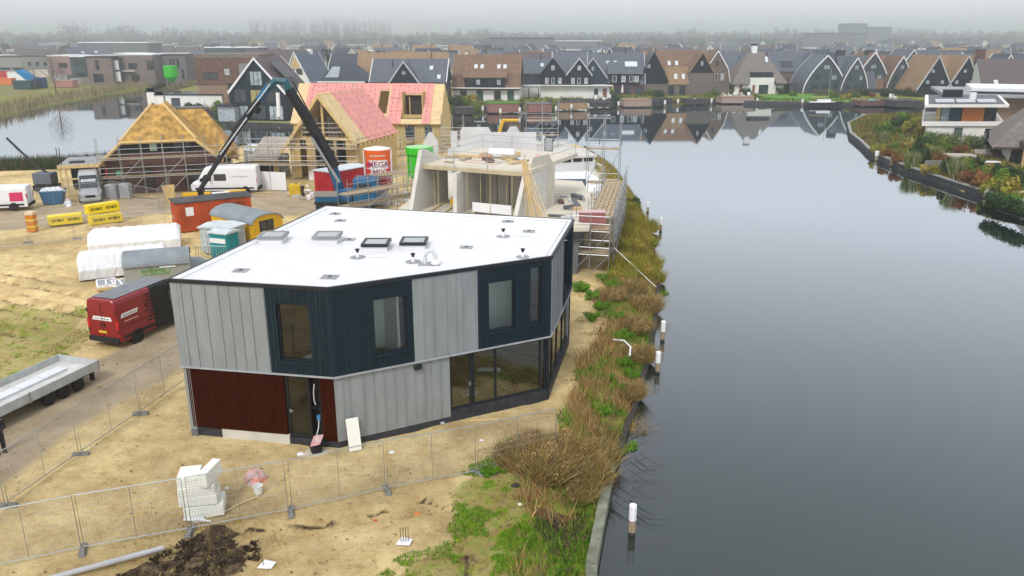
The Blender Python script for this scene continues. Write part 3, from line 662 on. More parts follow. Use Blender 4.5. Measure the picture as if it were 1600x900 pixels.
# tub with plastic, bucket, bag
def tub(cx, cy, r, h, mat, name, label, cat):
    o = MB().lathe([(r * .8, 0), (r, h), (r * 1.06, h), (r * 1.06, h + .02), (r * .95, h + .02), (r * .76, .04)], 20).build(name, mat); o.location = (cx, cy, .03); tag(o, label, cat); return o
cx, cy = gp(495, 708)
tag(MB().prism([(cx - .55, cy - .2), (cx - .1, cy - .38), (cx + .5, cy - .12), (cx + .35, cy + .3), (cx - .4, cy + .25)], .03, .06).build('floor_board', M('pale_board', (.6, .52, .38))), 'pale broken board on the sand under the black tub', 'board')
tb = tub(cx, cy, .26, .30, RUBBER, 'mortar_tub', 'black mortar tub in front of the front door', 'tub'); tb.location.z = .065
tag(MB().add([(cx - .2, cy - .18, .36), (cx + .18, cy - .1, .42), (cx + .25, cy + .25, .66), (cx - .12, cy + .2, .62)], [(0, 1, 2, 3)]).add([(cx - .2, cy - .18, .37), (cx + .18, cy - .1, .43), (cx + .25, cy + .25, .67), (cx - .12, cy + .2, .63)], [(0, 1, 2, 3)]).build('paper_sack', M('pink_white_sack', (.72, .62, .62), var=.25, scale=6, col2=(.5, .15, .15))), 'pink and white paper sack lying on the black tub', 'sack')
cx, cy = gp(404, 772)
bk = tub(cx, cy, .16, .3, PAINTW, 'bucket', 'white plastic bucket on the sand behind the front fence', 'bucket')
MB().tube([(.16 * math.cos(t), .16 * math.sin(t), .30 - .0 * t) for t in [i * math.pi / 8 for i in range(9)]], .006, 5).build('handle', STEEL, bk)
cx, cy = gp(398, 752)
def crumple(name, mat, cx, cy, sx, sy, sz, seed, label, cat, z=0.02, n=14):
    rr = random.Random(seed); vs = []; fs = []
    for i in range(7):
        th = math.pi * .5 * i / 6
        for j in range(n):
            a = 2 * math.pi * j / n; k = 1 + rr.uniform(-.2, .2)
            vs.append((sx * math.cos(a) * math.cos(th) * k, sy * math.sin(a) * math.cos(th) * k, sz * math.sin(th) * (1 + rr.uniform(-.15, .15))))
    for i in range(6):
        for j in range(n): fs.append((i * n + j, i * n + (j + 1) % n, (i + 1) * n + (j + 1) % n, (i + 1) * n + j))
    fs.append(tuple(6 * n + j for j in range(n)))
    o = MB().add(vs, fs).build(name, mat); o.location = (cx, cy, z); tag(o, label, cat); return o
BAGW = M('white_bag', (.74, .76, .8), rough=.45, var=.2, scale=5)
crumple('rubbish_bag', M('printed_bag', (.6, .62, .65), rough=.4, var=.3, scale=4, col2=(.75, .25, .2)), cx, cy, .38, .34, .46, 5, 'white and red crumpled rubbish bag behind the white bucket', 'bag')
m = MB(); m.tube([gp(405, 776) + (.03,), gp(370, 792) + (.06,), gp(345, 806) + (.05,), gp(318, 812) + (.03,)], .022, 6)
tag(m.build('ground_cable', M('yellow_cable', (.62, .52, .28))), 'thin pale yellow cable on the sand between bucket and foam stack', 'cable')
p = gp(72, 913); q_ = gp(256, 862); m = MB(); m.tube([(p[0], p[1], .16), (q_[0], q_[1], .14)], .085, 12)
tag(m.build('grey_pipe', M('grey_pvc', (.42, .43, .45), rough=.4)), 'long grey plastic pipe lying at the bottom left', 'pipe')
for k_, (x, y, lab) in enumerate([(416, 884, 'white sheet pierced by a steel rod in the sand at the bottom'), (631, 848, 'white sheet pierced by rusty rods on the sand near the green weeds')]):
    cx, cy = gp(x, y); r_ = thing('marker_sheet', lab, 'marker sheet', (cx, cy, Zfun(cx, cy) + .03))
    MB().add([(-.24, -.12, .0), (.2, -.2, .03), (.27, .14, .02), (-.1, .2, .06), (-.24, -.12, .015), (.2, -.2, .045), (.27, .14, .035), (-.1, .2, .075)], [(0, 1, 2, 3), (4, 5, 6, 7), (0, 1, 5, 4), (1, 2, 6, 5), (2, 3, 7, 6), (3, 0, 4, 7)]).build('sheet', M('white_sheet', (.78, .77, .84), var=.05), r_)
    for j in range(1 if k_ == 0 else 4): MB().tube([(.03 + .07 * j - .1, .02 * j, -.3), (.0 + .08 * j - .1, .02 * j, .42 if k_ == 0 else .55)], .012, 5).build('rod', M('rusty_rod', (.12, .07, .05)), r_)
blk(*gp(757, 658), .04, 1.3, .16, .04, .15, 'plank', 'short orange-brown plank lying in front of the glazed front', 'plank', WOOD)
blk(*gp(690, 663), .04, .3, .12, .08, -.7, 'offcut', 'small grey offcut lying by the plinth', 'offcut', M('offcut_grey', (.5, .52, .55)))
for x, y, c, s, lab in [(652, 800, (.7, .2, .05), .10, 'orange rag on the sand below the front fence'), (586, 806, (.6, .08, .05), .07, 'red scrap on the sand ledge'), (612, 707, (.75, .75, .78), .12, 'white sheet of litter just above the front fence'), (753, 690, (.75, .75, .78), .1, 'white litter by the fence post near the bushes'),
                        (470, 712, (.72, .72, .75), .14, 'white litter left of the black tub'), (355, 762, (.7, .7, .66), .08, 'tiny pale litter beside the foam stack'), (330, 668, (.7, .7, .68), .09, 'white scrap under the bare part of the plinth'), (812, 790, (.72, .7, .6), .09, 'pale litter in the weeds below the bushes'), (806, 762, (.03, .03, .035), .17, 'dark blue-black bag in the weeds below the bushes')]:
    cx, cy = gp(x, y); crumple('litter', M('litter_%d' % x, c, rough=.6), cx, cy, s, s * .7, s * .7, x, lab, 'litter', Zfun(cx, cy) + .0, 9)
# ------------------------------------------------------------------ mooring poles
POLEW = M('pole_wood', (.30, .23, .15), var=.35, scale=6, stretch=(3, 3, .6)); POLED = M('pole_wet', (.045, .04, .035), var=.3)
def mooring_pole(h=1.15, r=.12, capf=.5):
    t = thing('mooring_pole', 'x', 'mooring pole')
    MB().cyl(0, 0, -1.8, .12, r, 14).build('wet_base', POLED, t); MB().cyl(0, 0, .12, h * (1 - capf), r, 14).build('shaft', POLEW, t)
    MB().lathe([(r * 1.05, h * (1 - capf)), (r * 1.08, h - .03), (r * .98, h), (r * .5, h + .012)], 16).build('cap', M('white_cap', (.82, .82, .82), rough=.35, var=.04), t)
    return t
mp0 = mooring_pole()
pl = [((987, 835), 'nearest white-capped mooring pole, standing alone in the water at the bottom'), ((1027, 583), 'second white-capped mooring pole up the bank, the lower of a close pair'), ((1035, 533), 'third white-capped mooring pole up the bank, the upper of a close pair'),
      ((1032, 362), 'white-capped mooring pole off the green end of the overgrown bank'), ((1012, 332), 'farthest white-capped mooring pole along the site bank')]
for i, (p, lab) in enumerate(pl):
    xy = gp(*p, WL)
    if i == 0: mp0.location = (*xy, WL); mp0['label'] = lab; mp0['group'] = 'mooring poles along the bank'
    else: dup(mp0, (*xy, WL), rnd.random() * 3, lab, group='mooring poles along the bank', scale=(1, 1, [1, 1.0, 1.02, 1.1, .9][i]))
for i, (x, y) in enumerate([(1369, 243), (1393, 252), (1539, 302), (1600, 322)]):
    dup(mp0, (*gp(x, y + 8, WL), WL), .3, ['first white-capped pole from the curve of the right quay', 'second white-capped pole from the curve of the right quay', 'white-capped pole by the lawn on the right quay', 'white-capped pole at the right edge of the picture'][i], group='mooring poles along the right quay', scale=(1.9, 1.9, 1.1))
mp1 = mooring_pole(1.5, .22, .55); first = True
fx = [(655, 176), (680, 178), (719, 175), (755, 174), (782, 178), (812, 176), (840, 173), (868, 174), (892, 171), (918, 169), (965, 166), (1008, 165), (1037, 164), (1057, 162), (1083, 161), (1109, 161), (1180, 160), (1250, 162)]
for i, (x, y) in enumerate(fx):
    xy = gp(x, y + 2, WL)
    lab = 'small white-capped mooring pole, number %s from the left along the far quay' % 'one two three four five six seven eight nine ten eleven twelve thirteen fourteen fifteen sixteen seventeen eighteen'.split()[i]
    if first: o = mp1; o.location = (xy[0], xy[1] - 1.5, WL); o['label'] = lab; o['group'] = 'mooring poles along the far quay'; first = False
    else: dup(mp1, (xy[0], xy[1] - 1.5, WL), 0, lab, group='mooring poles along the far quay')
# ------------------------------------------------------------------ vans, trailer
TYRE = M('tyre', (.018, .018, .02), rough=.85); RIM = M('wheel_rim', (.3, .31, .32), rough=.35, metal=.6)
def wheel(root, x, y, r=.34, w=.22, steel=RIM):
    """axle along y"""
    t = MB().lathe([(r * .62, -w / 2), (r * .93, -w / 2), (r, -w * .35), (r, w * .35), (r * .93, w / 2), (r * .62, w / 2)], 24, (x, y, r), 'y').build('wheel', TYRE, root, smooth=False)
    MB().lathe([(r * .2, -w * .45), (r * .64, -w * .47), (r * .64, w * .47), (r * .2, w * .45)], 18, (x, y, r), 'y').build('rim', steel, t)
    return t
def panel_van(name, label, loc, rz, body, L=5.9, H=2.6, W=2.0, lower=None, front=None, glasscrew=False, roofm=None, reargl=False):
    """van with its nose towards +x"""
    t = thing(name, label, 'van', loc, rz)
    hw = W / 2
    def sect(x, zt, zb, wt, wb, rr=.16):
        return [(x, -wb, zb), (x, -wb - .0, zb + .5), (x, -hw if wb >= hw * .9 else -wb, 1.0), (x, -wt - .0, zt - rr * 1.6), (x, -wt + rr * .35, zt - rr * .45), (x, -wt + rr * 1.2, zt), (x, wt - rr * 1.2, zt), (x, wt - rr * .35, zt - rr * .45), (x, wt, zt - rr * 1.6), (x, hw if wb >= hw * .9 else wb, 1.0), (x, wb, zb + .5), (x, wb, zb)]
    S_ = [sect(-L / 2, H - .06, .38, hw - .14, hw - .03), sect(-L / 2 + .06, H, .36, hw - .11, hw), sect(-.45 if front else -.2, H + .02, .34, hw - .11, hw), sect(L / 2 - 1.95, H, .34, hw - .12, hw), sect(L / 2 - 1.55, H - .12, .34, hw - .16, hw), sect(L / 2 - 1.15, H - .55, .34, hw - .22, hw),
          sect(L / 2 - .72, 1.42, .34, hw - .26, hw - .01, .1), sect(L / 2 - .25, 1.18, .36, hw - .28, hw - .07, .08), sect(L / 2 - .02, .92, .40, hw - .3, hw - .2, .06)]
    n_ = 12; cut = 5
    def body_part(secs, nm, mt, x0=None):
        vs = [p for s_ in secs for p in s_]; fs = [(i * n_ + j, i * n_ + (j + 1) % n_, (i + 1) * n_ + (j + 1) % n_, (i + 1) * n_ + j) for i in range(len(secs) - 1) for j in range(n_)]
        fs += [tuple(range(n_)), tuple((len(secs) - 1) * n_ + j for j in range(n_))]
        return MB().add(vs, fs).build(nm, mt, t, bevel=.025)
    if front: body_part(S_[:3], 'rear_body', body); body_part([tuple((p[0] - .001, p[1] * .999, p[2]) for p in s_) for s_ in S_[2:]], 'front_body', front)
    else: body_part(S_, 'body', body)
    # glass, lamps, trim
    wx = L / 2
    MB().add([(wx - 1.5, -hw + .26, H - .17), (wx - 1.5, hw - .26, H - .17), (wx - .76, hw - .22, 1.47), (wx - .76, -hw + .22, 1.47), (wx - 1.46, -hw + .26, H - .14), (wx - 1.46, hw - .26, H - .14), (wx - .70, hw - .22, 1.49), (wx - .70, -hw + .22, 1.49)], [(0, 1, 2, 3), (4, 5, 6, 7), (0, 1, 5, 4), (1, 2, 6, 5), (2, 3, 7, 6), (3, 0, 4, 7)]).build('windscreen', WINDK, t)
    for s in (-1, 1):
        y0 = s * (hw - .03)
        fr = lambda x, n, z, s=s: (x, s * (hw - max(0, z - 1.0) * .072) + s * (n + .012), z)
        pts = [(wx - 2.15, 1.32), (wx - 1.02, 1.32), (wx - 1.5, 1.98), (wx - 2.15, 2.0)]
        MB().add([fr(x, .012, z) for x, z in pts] + [fr(x, -.02, z) for x, z in pts], [(0, 1, 2, 3), (7, 6, 5, 4), (0, 1, 5, 4), (1, 2, 6, 5), (2, 3, 7, 6), (3, 0, 4, 7)]).build('side_window', WINDK, t)
        if glasscrew: MB().box(wx - 3.6, wx - 2.4, -.02, .014, 1.35, 2.02, fr).build('side_window', WINDK, t)
        MB().box(wx - 1.25, wx - 1.1, .02, .24, 1.3, 1.62, lambda x, n, z, s=s: (x, s * (hw - .02 + n), z)).build('mirror', RUBBER, t)
        MB().box(-L / 2 + .3, wx - .5, -.01, .02, .5, .66, lambda x, n, z, s=s: (x, s * (hw + n), z)).build('side_strip', RUBBER, t)
        MB().box(wx - 2.26, wx - 2.24, -.02, .006, .7, 2.15, fr).build('door_gap', RUBBER, t)
        MB().box(wx - 2.2, wx - 2.05, .0, .03, 1.12, 1.17, fr).build('door_handle', RUBBER, t)
        MB().box(wx - .42, wx - .12, -.1, .02, .82, 1.04, lambda x, n, z, s=s: (x - (.12 if n > 0 else 0), s * (hw - .12 + n), z)).build('headlight', M('headlight_glass', (.6, .62, .65), rough=.15), t)
        MB().box(-L / 2 - .02, -L / 2 + .08, hw - .17, hw - .03, 1.0, 1.5, lambda x, n, z, s=s: (x, s * n, z)).build('tail_light', M('red_lamp', (.5, .02, .02), rough=.3), t)
        wheel(t, wx - 1.0, s * (hw - .13)); wheel(t, -L / 2 + 1.15, s * (hw - .13))
        MB().lathe([(.40, -.02), (.42, .012), (.37, .012)], 20, (-L / 2 + 1.15, s * hw, .36), 'y').build('wheel_arch', RUBBER, t); MB().lathe([(.40, -.02), (.42, .012), (.37, .012)], 20, (wx - 1.0, s * hw, .36), 'y').build('wheel_arch', RUBBER, t)
    MB().box(-L / 2 - .1, -L / 2 + .12, -hw + .04, hw - .04, .34, .62).build('rear_bumper', RUBBER, t, bevel=.03)
    MB().box(wx - .35, wx + .04, -hw + .16, hw - .16, .32, .60).build('front_bumper', RUBBER if lower is None else lower, t, bevel=.05)
    MB().box(wx - .10, wx + .015, -.42, .42, .66, .88).build('grille', RUBBER, t)
    MB().box(-L / 2 - .02, -L / 2 + .01, -.012, .012, .65, H - .2).build('rear_door_gap', RUBBER, t)
    return t
VRED = M('van_red', (.25, .006, .015), rough=.22, var=.05, spec=.6); VBLK = M('van_black', (.006, .008, .011), rough=.3, spec=.25); VWHT = M('van_white', (.76, .77, .78), rough=.25, var=.03); VSIL = M('van_silver', (.45, .48, .50), rough=.3, var=.05, metal=.4)
rx0, ry0 = gp(166, 548); rx1, ry1 = gp(212, 545)
rv_ang = R(72)
c_, s_ = math.cos(rv_ang), math.sin(rv_ang)
rvc = (-20.8 + c_ * 2.95, 38.2 + s_ * 2.95)
rv = panel_van('red_van', 'red and black panel van parked on the sand road behind the house', (rvc[0], rvc[1], 0), rv_ang, VRED, front=VBLK)
MB().box(-2.7, 1.0, -.72, .72, 2.625, 2.64).build('roof_panel', M('van_roof_grey', (.16, .17, .19), rough=.35), rv)
for s in (-1, 1):
    MB().box(-2.99, -2.955, s * .12 - .02, s * .12 + .02, 1.15, 1.35).build('door_handle', RUBBER, rv); MB().box(-2.99, -2.955, s * .9 - .03, s * .9 + .03, 1.9, 2.05).build('hinge', RUBBER, rv); MB().box(-2.99, -2.955, s * .9 - .03, s * .9 + .03, .9, 1.05).build('hinge', RUBBER, rv)
    MB().box(-2.95, -.9, -.0, .012, 1.14, 1.165, lambda x, n, z, s=s: (x, s * (1.0 - max(0, z - 1) * .068 + n), z)).build('crease_shade', M('crease_shade_red', (.10, .004, .008)), rv); MB().box(-1.0, -.985, .0, .012, .7, 2.2, lambda x, n, z, s=s: (x, s * (1.0 - max(0, z - 1) * .068 + n), z)).build('sliding_door_gap', RUBBER, rv)  # crease drawn as a strip with its shade put into a darker red
for k in range(9):   # jagged edge of the dark livery on the sides
    zt = .9 + k * .17
    for s in (-1, 1):
        MB().box(-.45 - .55 + .28 * ((k * 37) % 5) / 5, -.43, 0, .006, zt, zt + .09, lambda x, n, z, s=s: (x, s * (1.001 - max(0, z - 1.0) * .068 + n), z)).build('livery_streak', VBLK, rv)
for s in (-1, 1):
    fr = lambda x, n, z, s=s: (x, s * (1.004 - max(0, z - 1.0) * .068 + n), z)
    MB().add([fr(-2.7, .01, 1.62), fr(-1.6, .01, 1.62), fr(-1.5, .01, 1.82), fr(-2.6, .01, 1.82), fr(-2.7, -.01, 1.62), fr(-1.6, -.01, 1.62), fr(-1.5, -.01, 1.82), fr(-2.6, -.01, 1.82)], [(0, 1, 2, 3), (7, 6, 5, 4), (0, 1, 5, 4), (1, 2, 6, 5), (2, 3, 7, 6), (3, 0, 4, 7)]).build('lettering_panel', PAINTW, rv)
    text_mesh('lettering', 'Gerritsen|Bouw', .145, BLACK, rv, lambda x, y, z, s=s: fr(-2.1 + x * (1 if s < 0 else -1), .014 + z * .3, 1.72 + y), .002)
    MB().box(-2.5, -1.6, .0, .008, 1.36, 1.42, fr).build('lettering_line', M('pink_line', (.6, .35, .33)), rv)
MB().add([(-2.965, -.62, 1.50), (-2.965, .62, 1.50), (-2.955, .54, 1.70), (-2.955, -.54, 1.70)], [(0, 1, 2, 3)]).build('lettering_panel', PAINTW, rv)
text_mesh('lettering', 'Gerritsen|Bouw', .15, BLACK, rv, lambda x, y, z: (-2.972, -x, 1.60 + y), .001)
MB().box(-2.985, -2.96, -.3 + .1, .2 + .1, .82, .94).build('number_plate', M('yellow_plate', (.65, .42, .03)), rv)
# white crew van, silver van, partly visible van
wx_, wy_ = gp(350, 303)
wv = panel_van('crew_van', 'white crew van parked right of the thatched house', (wx_, wy_ + .9, 0), math.pi + .08, VWHT, L=6.6, H=2.75, glasscrew=True)
text_mesh('lettering', 'HOUTBOUW', .26, M('van_letter_grey', (.4, .4, .42)), wv, lambda x, y, z: (-2.05 - x * 1, (1.005 - .08 + z * .2), 1.75 + y) if False else (-1.7 - x, 1.0 - .045, 1.72 + y), .02)
sv = panel_van('silver_van', 'silver van with its nose to the road under the canopy frame', (gp(138, 320)[0] - 1.0, gp(138, 320)[1] + 2.7, 0), R(-64), VSIL, L=5.6, H=2.7, lower=VSIL)
lv = panel_van('white_pink_van', 'white van with a pink patch, cut by the left edge', (gp(-8, 331)[0], gp(-8, 331)[1] + .9, 0), .25 + math.pi, VWHT, L=5.2, H=2.2)
MB().box(-2.3, -1.2, .0, .012, .9, 1.7, lambda x, n, z: (x, 1.0 - max(0, z - 1) * .1 + n, z)).build('pink_patch', M('pink_patch', (.6, .03, .12), rough=.3), lv)
# flatbed trailer
tr_a = math.atan2(gp(150, 598)[1] - gp(62, 672)[1], gp(150, 598)[0] - gp(62, 672)[0])
ALU = M('trailer_alu', (.48, .50, .50), rough=.5, var=.12, scale=2.5); BED = M('trailer_bed', (.55, .55, .53), rough=.7, var=.15, scale=1.5)
p_ = (-19.1, 34.1); tr_a = R(72)
tl = thing('flatbed_trailer', 'long grey flatbed trailer with low sides at the left edge', 'trailer', (p_[0], p_[1], 0), tr_a + .0)
TL = 7.4
MB().box(-TL, 0, 0, 2.3, .62, .70).build('bed', BED, tl)
for n_, (a, b_, c, d) in {'side_board': (-TL, 0, -.03, 0), 'side_board ': (-TL, 0, 2.3, 2.33), 'end_board': (0, .03, -.03, 2.33), 'end_board ': (-TL - .03, -TL, -.03, 2.33)}.items():
    MB().box(a, b_, c, d, .60, 1.02).build(n_.strip(), ALU, tl)
for x in (-TL, -TL * .5, 0): MB().box(x - .04, x + .04, -.055, -.03, .56, 1.06).build('stake', STEEL, tl)
MB().box(-TL + .1, -.1, .25, .37, .42, .60).build('chassis_rail', DGREY, tl); MB().box(-TL + .1, -.1, 1.95, 2.07, .42, .60).build('chassis_rail', DGREY, tl)
for x in (-1.15, -1.95, -2.75): wheel(tl, x, .12, .30, .2); wheel(tl, x, 2.18, .30, .2)
MB().box(-.3, -.15, .15, .3, .1, .5).build('support_leg', DGREY, tl)
for i in range(5): 
    o = MB().box(0, 1.15, 0, .55, 0, .10).build('insulation_slab', M('pale_slab', (.66, .69, .72), var=.06)); a = tr_a
    lx, ly = -1.9 - i * 1.2, 1.05; o.location = (p_[0] + lx * math.cos(a) - ly * math.sin(a), p_[1] + lx * math.sin(a) + ly * math.cos(a), .705); o.rotation_euler.z = a
    tag(o, ['pale slab at the near-road end of the row on the trailer bed', 'second pale slab in the row on the trailer bed', 'middle pale slab in the row on the trailer bed', 'fourth pale slab in the row on the trailer bed', 'last pale slab on the trailer bed, at the left edge'][i], 'slab', 'pale slabs laid along the trailer bed')
# ------------------------------------------------------------------ people
SKIN = M('skin', (.42, .25, .18), rough=.6)
def person(loc, rz, label, joints, rad, edges, cloth_top, cloth_leg, scale=1.0, hat=None):
    t = thing('person', label, 'person', loc, rz)
    me = bpy.data.meshes.new('body'); me.from_pydata(joints, edges, []); me.update()
    o = bpy.data.objects.new('body', me); COL.objects.link(o); o.parent = t
    o.modifiers.new('skin', 'SKIN'); sv_ = me.skin_vertices[0].data if me.skin_vertices else None
    if sv_ is None:
        me.attributes  # skin layer is made by the modifier
    ss = o.modifiers.new('sub', 'SUBSURF'); ss.levels = 1; ss.render_levels = 2
    return t, o, me
def build_person(loc, rz, label, pose='stand', top=None, legs=None, hair=(.05, .03, .02), helmet=None):
    bend = pose == 'bend'
    J = dict(pelvis=(0, 0, .95), chest=(0.05, 0, 1.25), neck=(.03, 0, 1.47), head=(.05, 0, 1.58), crown=(.05, 0, 1.72), ls=(.02, .19, 1.40), rs=(.02, -.19, 1.40), le=(.02, .25, 1.12), re=(.05, -.25, 1.12), lh=(.16, .24, .90), rh=(.2, -.22, .93),
             lhip=(0, .09, .90), rhip=(0, -.09, .90), lk=(.03, .11, .50), rk=(.05, -.11, .50), la=(0, .12, .09), ra=(-.02, -.12, .09), lt=(.17, .14, .04), rt=(.15, -.14, .04))
    if bend:
        J.update(chest=(.22, 0, 1.12), neck=(.42, 0, 1.22), head=(.52, 0, 1.22), crown=(.63, 0, 1.18), ls=(.34, .19, 1.18), rs=(.34, -.19, 1.18), le=(.42, .22, .92), re=(.42, -.22, .92), lh=(.55, .12, .75), rh=(.55, -.12, .75))
    Rr = dict(pelvis=.15, chest=.16, neck=.06, head=.095, crown=.07, ls=.075, rs=.075, le=.05, re=.05, lh=.035, rh=.035, lhip=.10, rhip=.10, lk=.065, rk=.065, la=.05, ra=.05, lt=.04, rt=.04)
    def grow(name, names, edges, mat, root):
        me = bpy.data.meshes.new(name); me.from_pydata([J[k] for k in names], [(names.index(a), names.index(b)) for a, b in edges], []); me.update()
        o = bpy.data.objects.new(name, me); COL.objects.link(o); o.parent = t
        import bmesh
        bm = bmesh.new(); bm.from_mesh(me); lay = bm.verts.layers.skin.verify(); bm.verts.ensure_lookup_table()
        for i, k in enumerate(names): bm.verts[i][lay].radius = (Rr[k] * (1.0), Rr[k] * (.85 if k in ('pelvis', 'chest') else 1)); bm.verts[i][lay].use_root = (k == root)
        bm.to_mesh(me); bm.free()
        o.modifiers.new('skin', 'SKIN'); s2 = o.modifiers.new('sub', 'SUBSURF'); s2.levels = 1; s2.render_levels = 2
        me.materials.append(mat); return o
    t = thing('person', label, 'person', loc, rz)
    E_ = [('pelvis', 'chest'), ('chest', 'neck'), ('neck', 'head'), ('head', 'crown'), ('chest', 'ls'), ('ls', 'le'), ('le', 'lh'), ('chest', 'rs'), ('rs', 're'), ('re', 'rh'), ('pelvis', 'lhip'), ('lhip', 'lk'), ('lk', 'la'), ('la', 'lt'), ('pelvis', 'rhip'), ('rhip', 'rk'), ('rk', 'ra'), ('ra', 'rt')]
    Rr['chest'] = .12; Rr['pelvis'] = .11; names = list(J); grow('body', names, E_, SKIN, 'pelvis')
    for k in ('pelvis', 'chest', 'ls', 'rs', 'le', 're', 'lhip', 'rhip', 'lk', 'rk', 'la', 'ra'): Rr[k] += .05 if k in ('pelvis', 'chest') else .028
    wl = ('lh', 'rh')
    J2 = dict(J); 
    for a, b in (('le', 'lh'), ('re', 'rh')): J['c' + b] = tuple(J[a][i] * .25 + J[b][i] * .75 for i in range(3)); Rr['c' + b] = .055
    grow('jacket', ['pelvis', 'chest', 'ls', 'rs', 'le', 're', 'clh', 'crh'], [('pelvis', 'chest'), ('chest', 'ls'), ('ls', 'le'), ('le', 'clh'), ('chest', 'rs'), ('rs', 're'), ('re', 'crh')], top, 'pelvis')
    grow('trousers', ['pelvis', 'lhip', 'rhip', 'lk', 'rk', 'la', 'ra'], [('pelvis', 'lhip'), ('lhip', 'lk'), ('lk', 'la'), ('pelvis', 'rhip'), ('rhip', 'rk'), ('rk', 'ra')], legs, 'pelvis')
    for k in ('l', 'r'):
        a = J[k + 'a']; MB().add([(a[0] - .08, a[1] - .055, 0), (a[0] + .22, a[1] - .05, 0), (a[0] + .22, a[1] + .05, 0), (a[0] - .08, a[1] + .055, 0), (a[0] - .07, a[1] - .05, .13), (a[0] + .05, a[1] - .045, .13), (a[0] + .05, a[1] + .045, .13), (a[0] - .07, a[1] + .05, .13), (a[0] + .21, a[1] - .04, .06), (a[0] + .21, a[1] + .04, .06)],
                                 [(3, 2, 1, 0), (0, 1, 8, 5, 4), (2, 3, 7, 6, 9), (1, 2, 9, 8), (8, 9, 6, 5), (4, 5, 6, 7), (3, 0, 4, 7)]).build('shoe', RUBBER, t)
    h = J['crown']; 
    d = (Vector(J['crown']) - Vector(J['head'])).normalized(); c = Vector(J['head']) + d * .10
    vs = []
    for i in range(6):
        th = math.pi * .55 * i / 5
        for j in range(14):
            a = 2 * math.pi * j / 14; vs.append(tuple(c + Vector((math.sin(th) * math.cos(a) * .115 - .01, math.sin(th) * math.sin(a) * .105, math.cos(th) * .12))))
    MB().add(vs, [(i * 14 + j, i * 14 + (j + 1) % 14, (i + 1) * 14 + (j + 1) % 14, (i + 1) * 14 + j) for i in range(5) for j in range(14)]).build('helmet' if helmet else 'hair', helmet or M('hair', hair), t, smooth=True)
    return t
pp = gp(2, 708)
build_person((pp[0], pp[1], 0), R(-40), 'person in dark clothes standing on the road at the left edge', 'stand', M('black_coat', (.02, .022, .028)), M('black_trousers', (.018, .02, .026)))
pp = gp(474, 306)
build_person((pp[0], pp[1], 0), R(200), 'person in pale top and dark trousers bending beside the rubble', 'bend', M('pale_top', (.45, .45, .42)), M('dark_trousers', (.03, .03, .04)))
# ------------------------------------------------------------------ containers, huts, packs
def ribs(mb, fr, u0, u1, z0, z1, step=.18, d=.04, w=.09):
    u = u0 + step
    while u < u1 - w: mb.box(u, u + w, 0, d, z0, z1, fr); u += step
def four_sides(p0, p1, depth):
    f0, L = wframe(p0, p1); q0 = f0(0, -depth, 0)[:2]; q1 = f0(L, -depth, 0)[:2]
    return [(p0, p1), (p1, q1), (q1, q0), (q0, p0)], L
def gable_text(root, body, size, mat, fr, u, z, n=.05, flip=False): return text_mesh('lettering', body, size, mat, root, lambda x, y, q: fr(u + x, n + q, z + y), .003)
def shed(name, label, cat, p0, p1, depth, h, mat, roofmat, kind='flat', over=.12, rib=True, group=None):
    o = ((p0[0] + p1[0]) / 2, (p0[1] + p1[1]) / 2); t = thing(name, label, cat, (o[0], o[1], 0), group=group)
    a = (p0[0] - o[0], p0[1] - o[1]); b = (p1[0] - o[0], p1[1] - o[1]); sides, L = four_sides(a, b, depth); fr, _ = wframe(a, b)
    m = MB(); m.box(0, L, -depth, 0, .12, h, fr)
    if rib:
        for s in sides: f2, l2 = wframe(*s); ribs(m, f2, .05, l2, .18, h - .06)
    if kind == 'barrel':
        m.ext([(-depth / 2 + depth / 2 * math.cos(q), h + .55 * math.sin(q)) for q in [math.pi * i / 12 for i in range(13)]], 0.02, L - .02, fr)
    m.build('body', mat, t)
    m = MB()
    if kind == 'flat': m.ext([(over, h + .02), (over, h + .10), (-depth / 2, h + .22), (-depth - over, h + .10), (-depth - over, h + .02)], -over, L + over, fr)
    else:
        arc = [(-depth / 2 + (depth / 2 + over) * math.cos(q), h - .02 + .68 * math.sin(q)) for q in [math.pi * i / 12 for i in range(13)]]
        arc2 = [(-depth / 2 + (depth / 2 + .02) * math.cos(q), h - .02 + .58 * math.sin(q)) for q in [math.pi * i / 12 for i in range(12, -1, -1)]]
        m.ext(arc + arc2, -over * .3, L + over * .3, fr)
    m.build('roof', roofmat, t)
    for u in (.3, L - .5): MB().box(u, u + .2, -depth, 0, 0, .12, fr).build('skid', DGREY, t)
    return t, fr, L
ORG = M('orange_sheet', (.50, .085, .02), rough=.6, var=.25, scale=1.4, stretch=(1, 1, .3)); YEL = M('yellow_paint', (.74, .43, .01), rough=.5, var=.06); TEAL = M('teal_plastic', (.015, .30, .33), rough=.4)
ROOFG = M('weathered_roof', (.23, .26, .28), rough=.7, var=.15, scale=1.2); SHEDR = M('shed_roof', (.07, .07, .075), rough=.7, var=.35, scale=.9)
t, fr, L = shed('site_container', 'long orange steel shed with black roof beside the white wrapped stack', 'container', gp(280, 366), gp(396, 352), 2.3, 2.45, ORG, SHEDR, over=.1)
MB().box(.7, 1.3, .04, .06, 1.4, 2.1, fr).build('notice', PAINTW, t)
gable_text(t, 'NOOR', .5, BLACK, fr, min(3.4, L - 1.6), .75); gable_text(t, 'VEBU', .5, BLACK, fr, L - 1.3, 1.95); text_mesh('lettering', 'NO', .55, PAINTW, t, lambda x, y, q: fr(.25 + x * .0, .05, 1 + y) if False else fr(-.06, -1.1 + x, 1.2 + y), .003)
t, fr, L = shed('site_hut', 'yellow site hut with grey barrel roof beside the teal toilet', 'hut', gp(334, 374), gp(399, 392), 2.6, 2.0, YEL, ROOFG, 'barrel', rib=False)
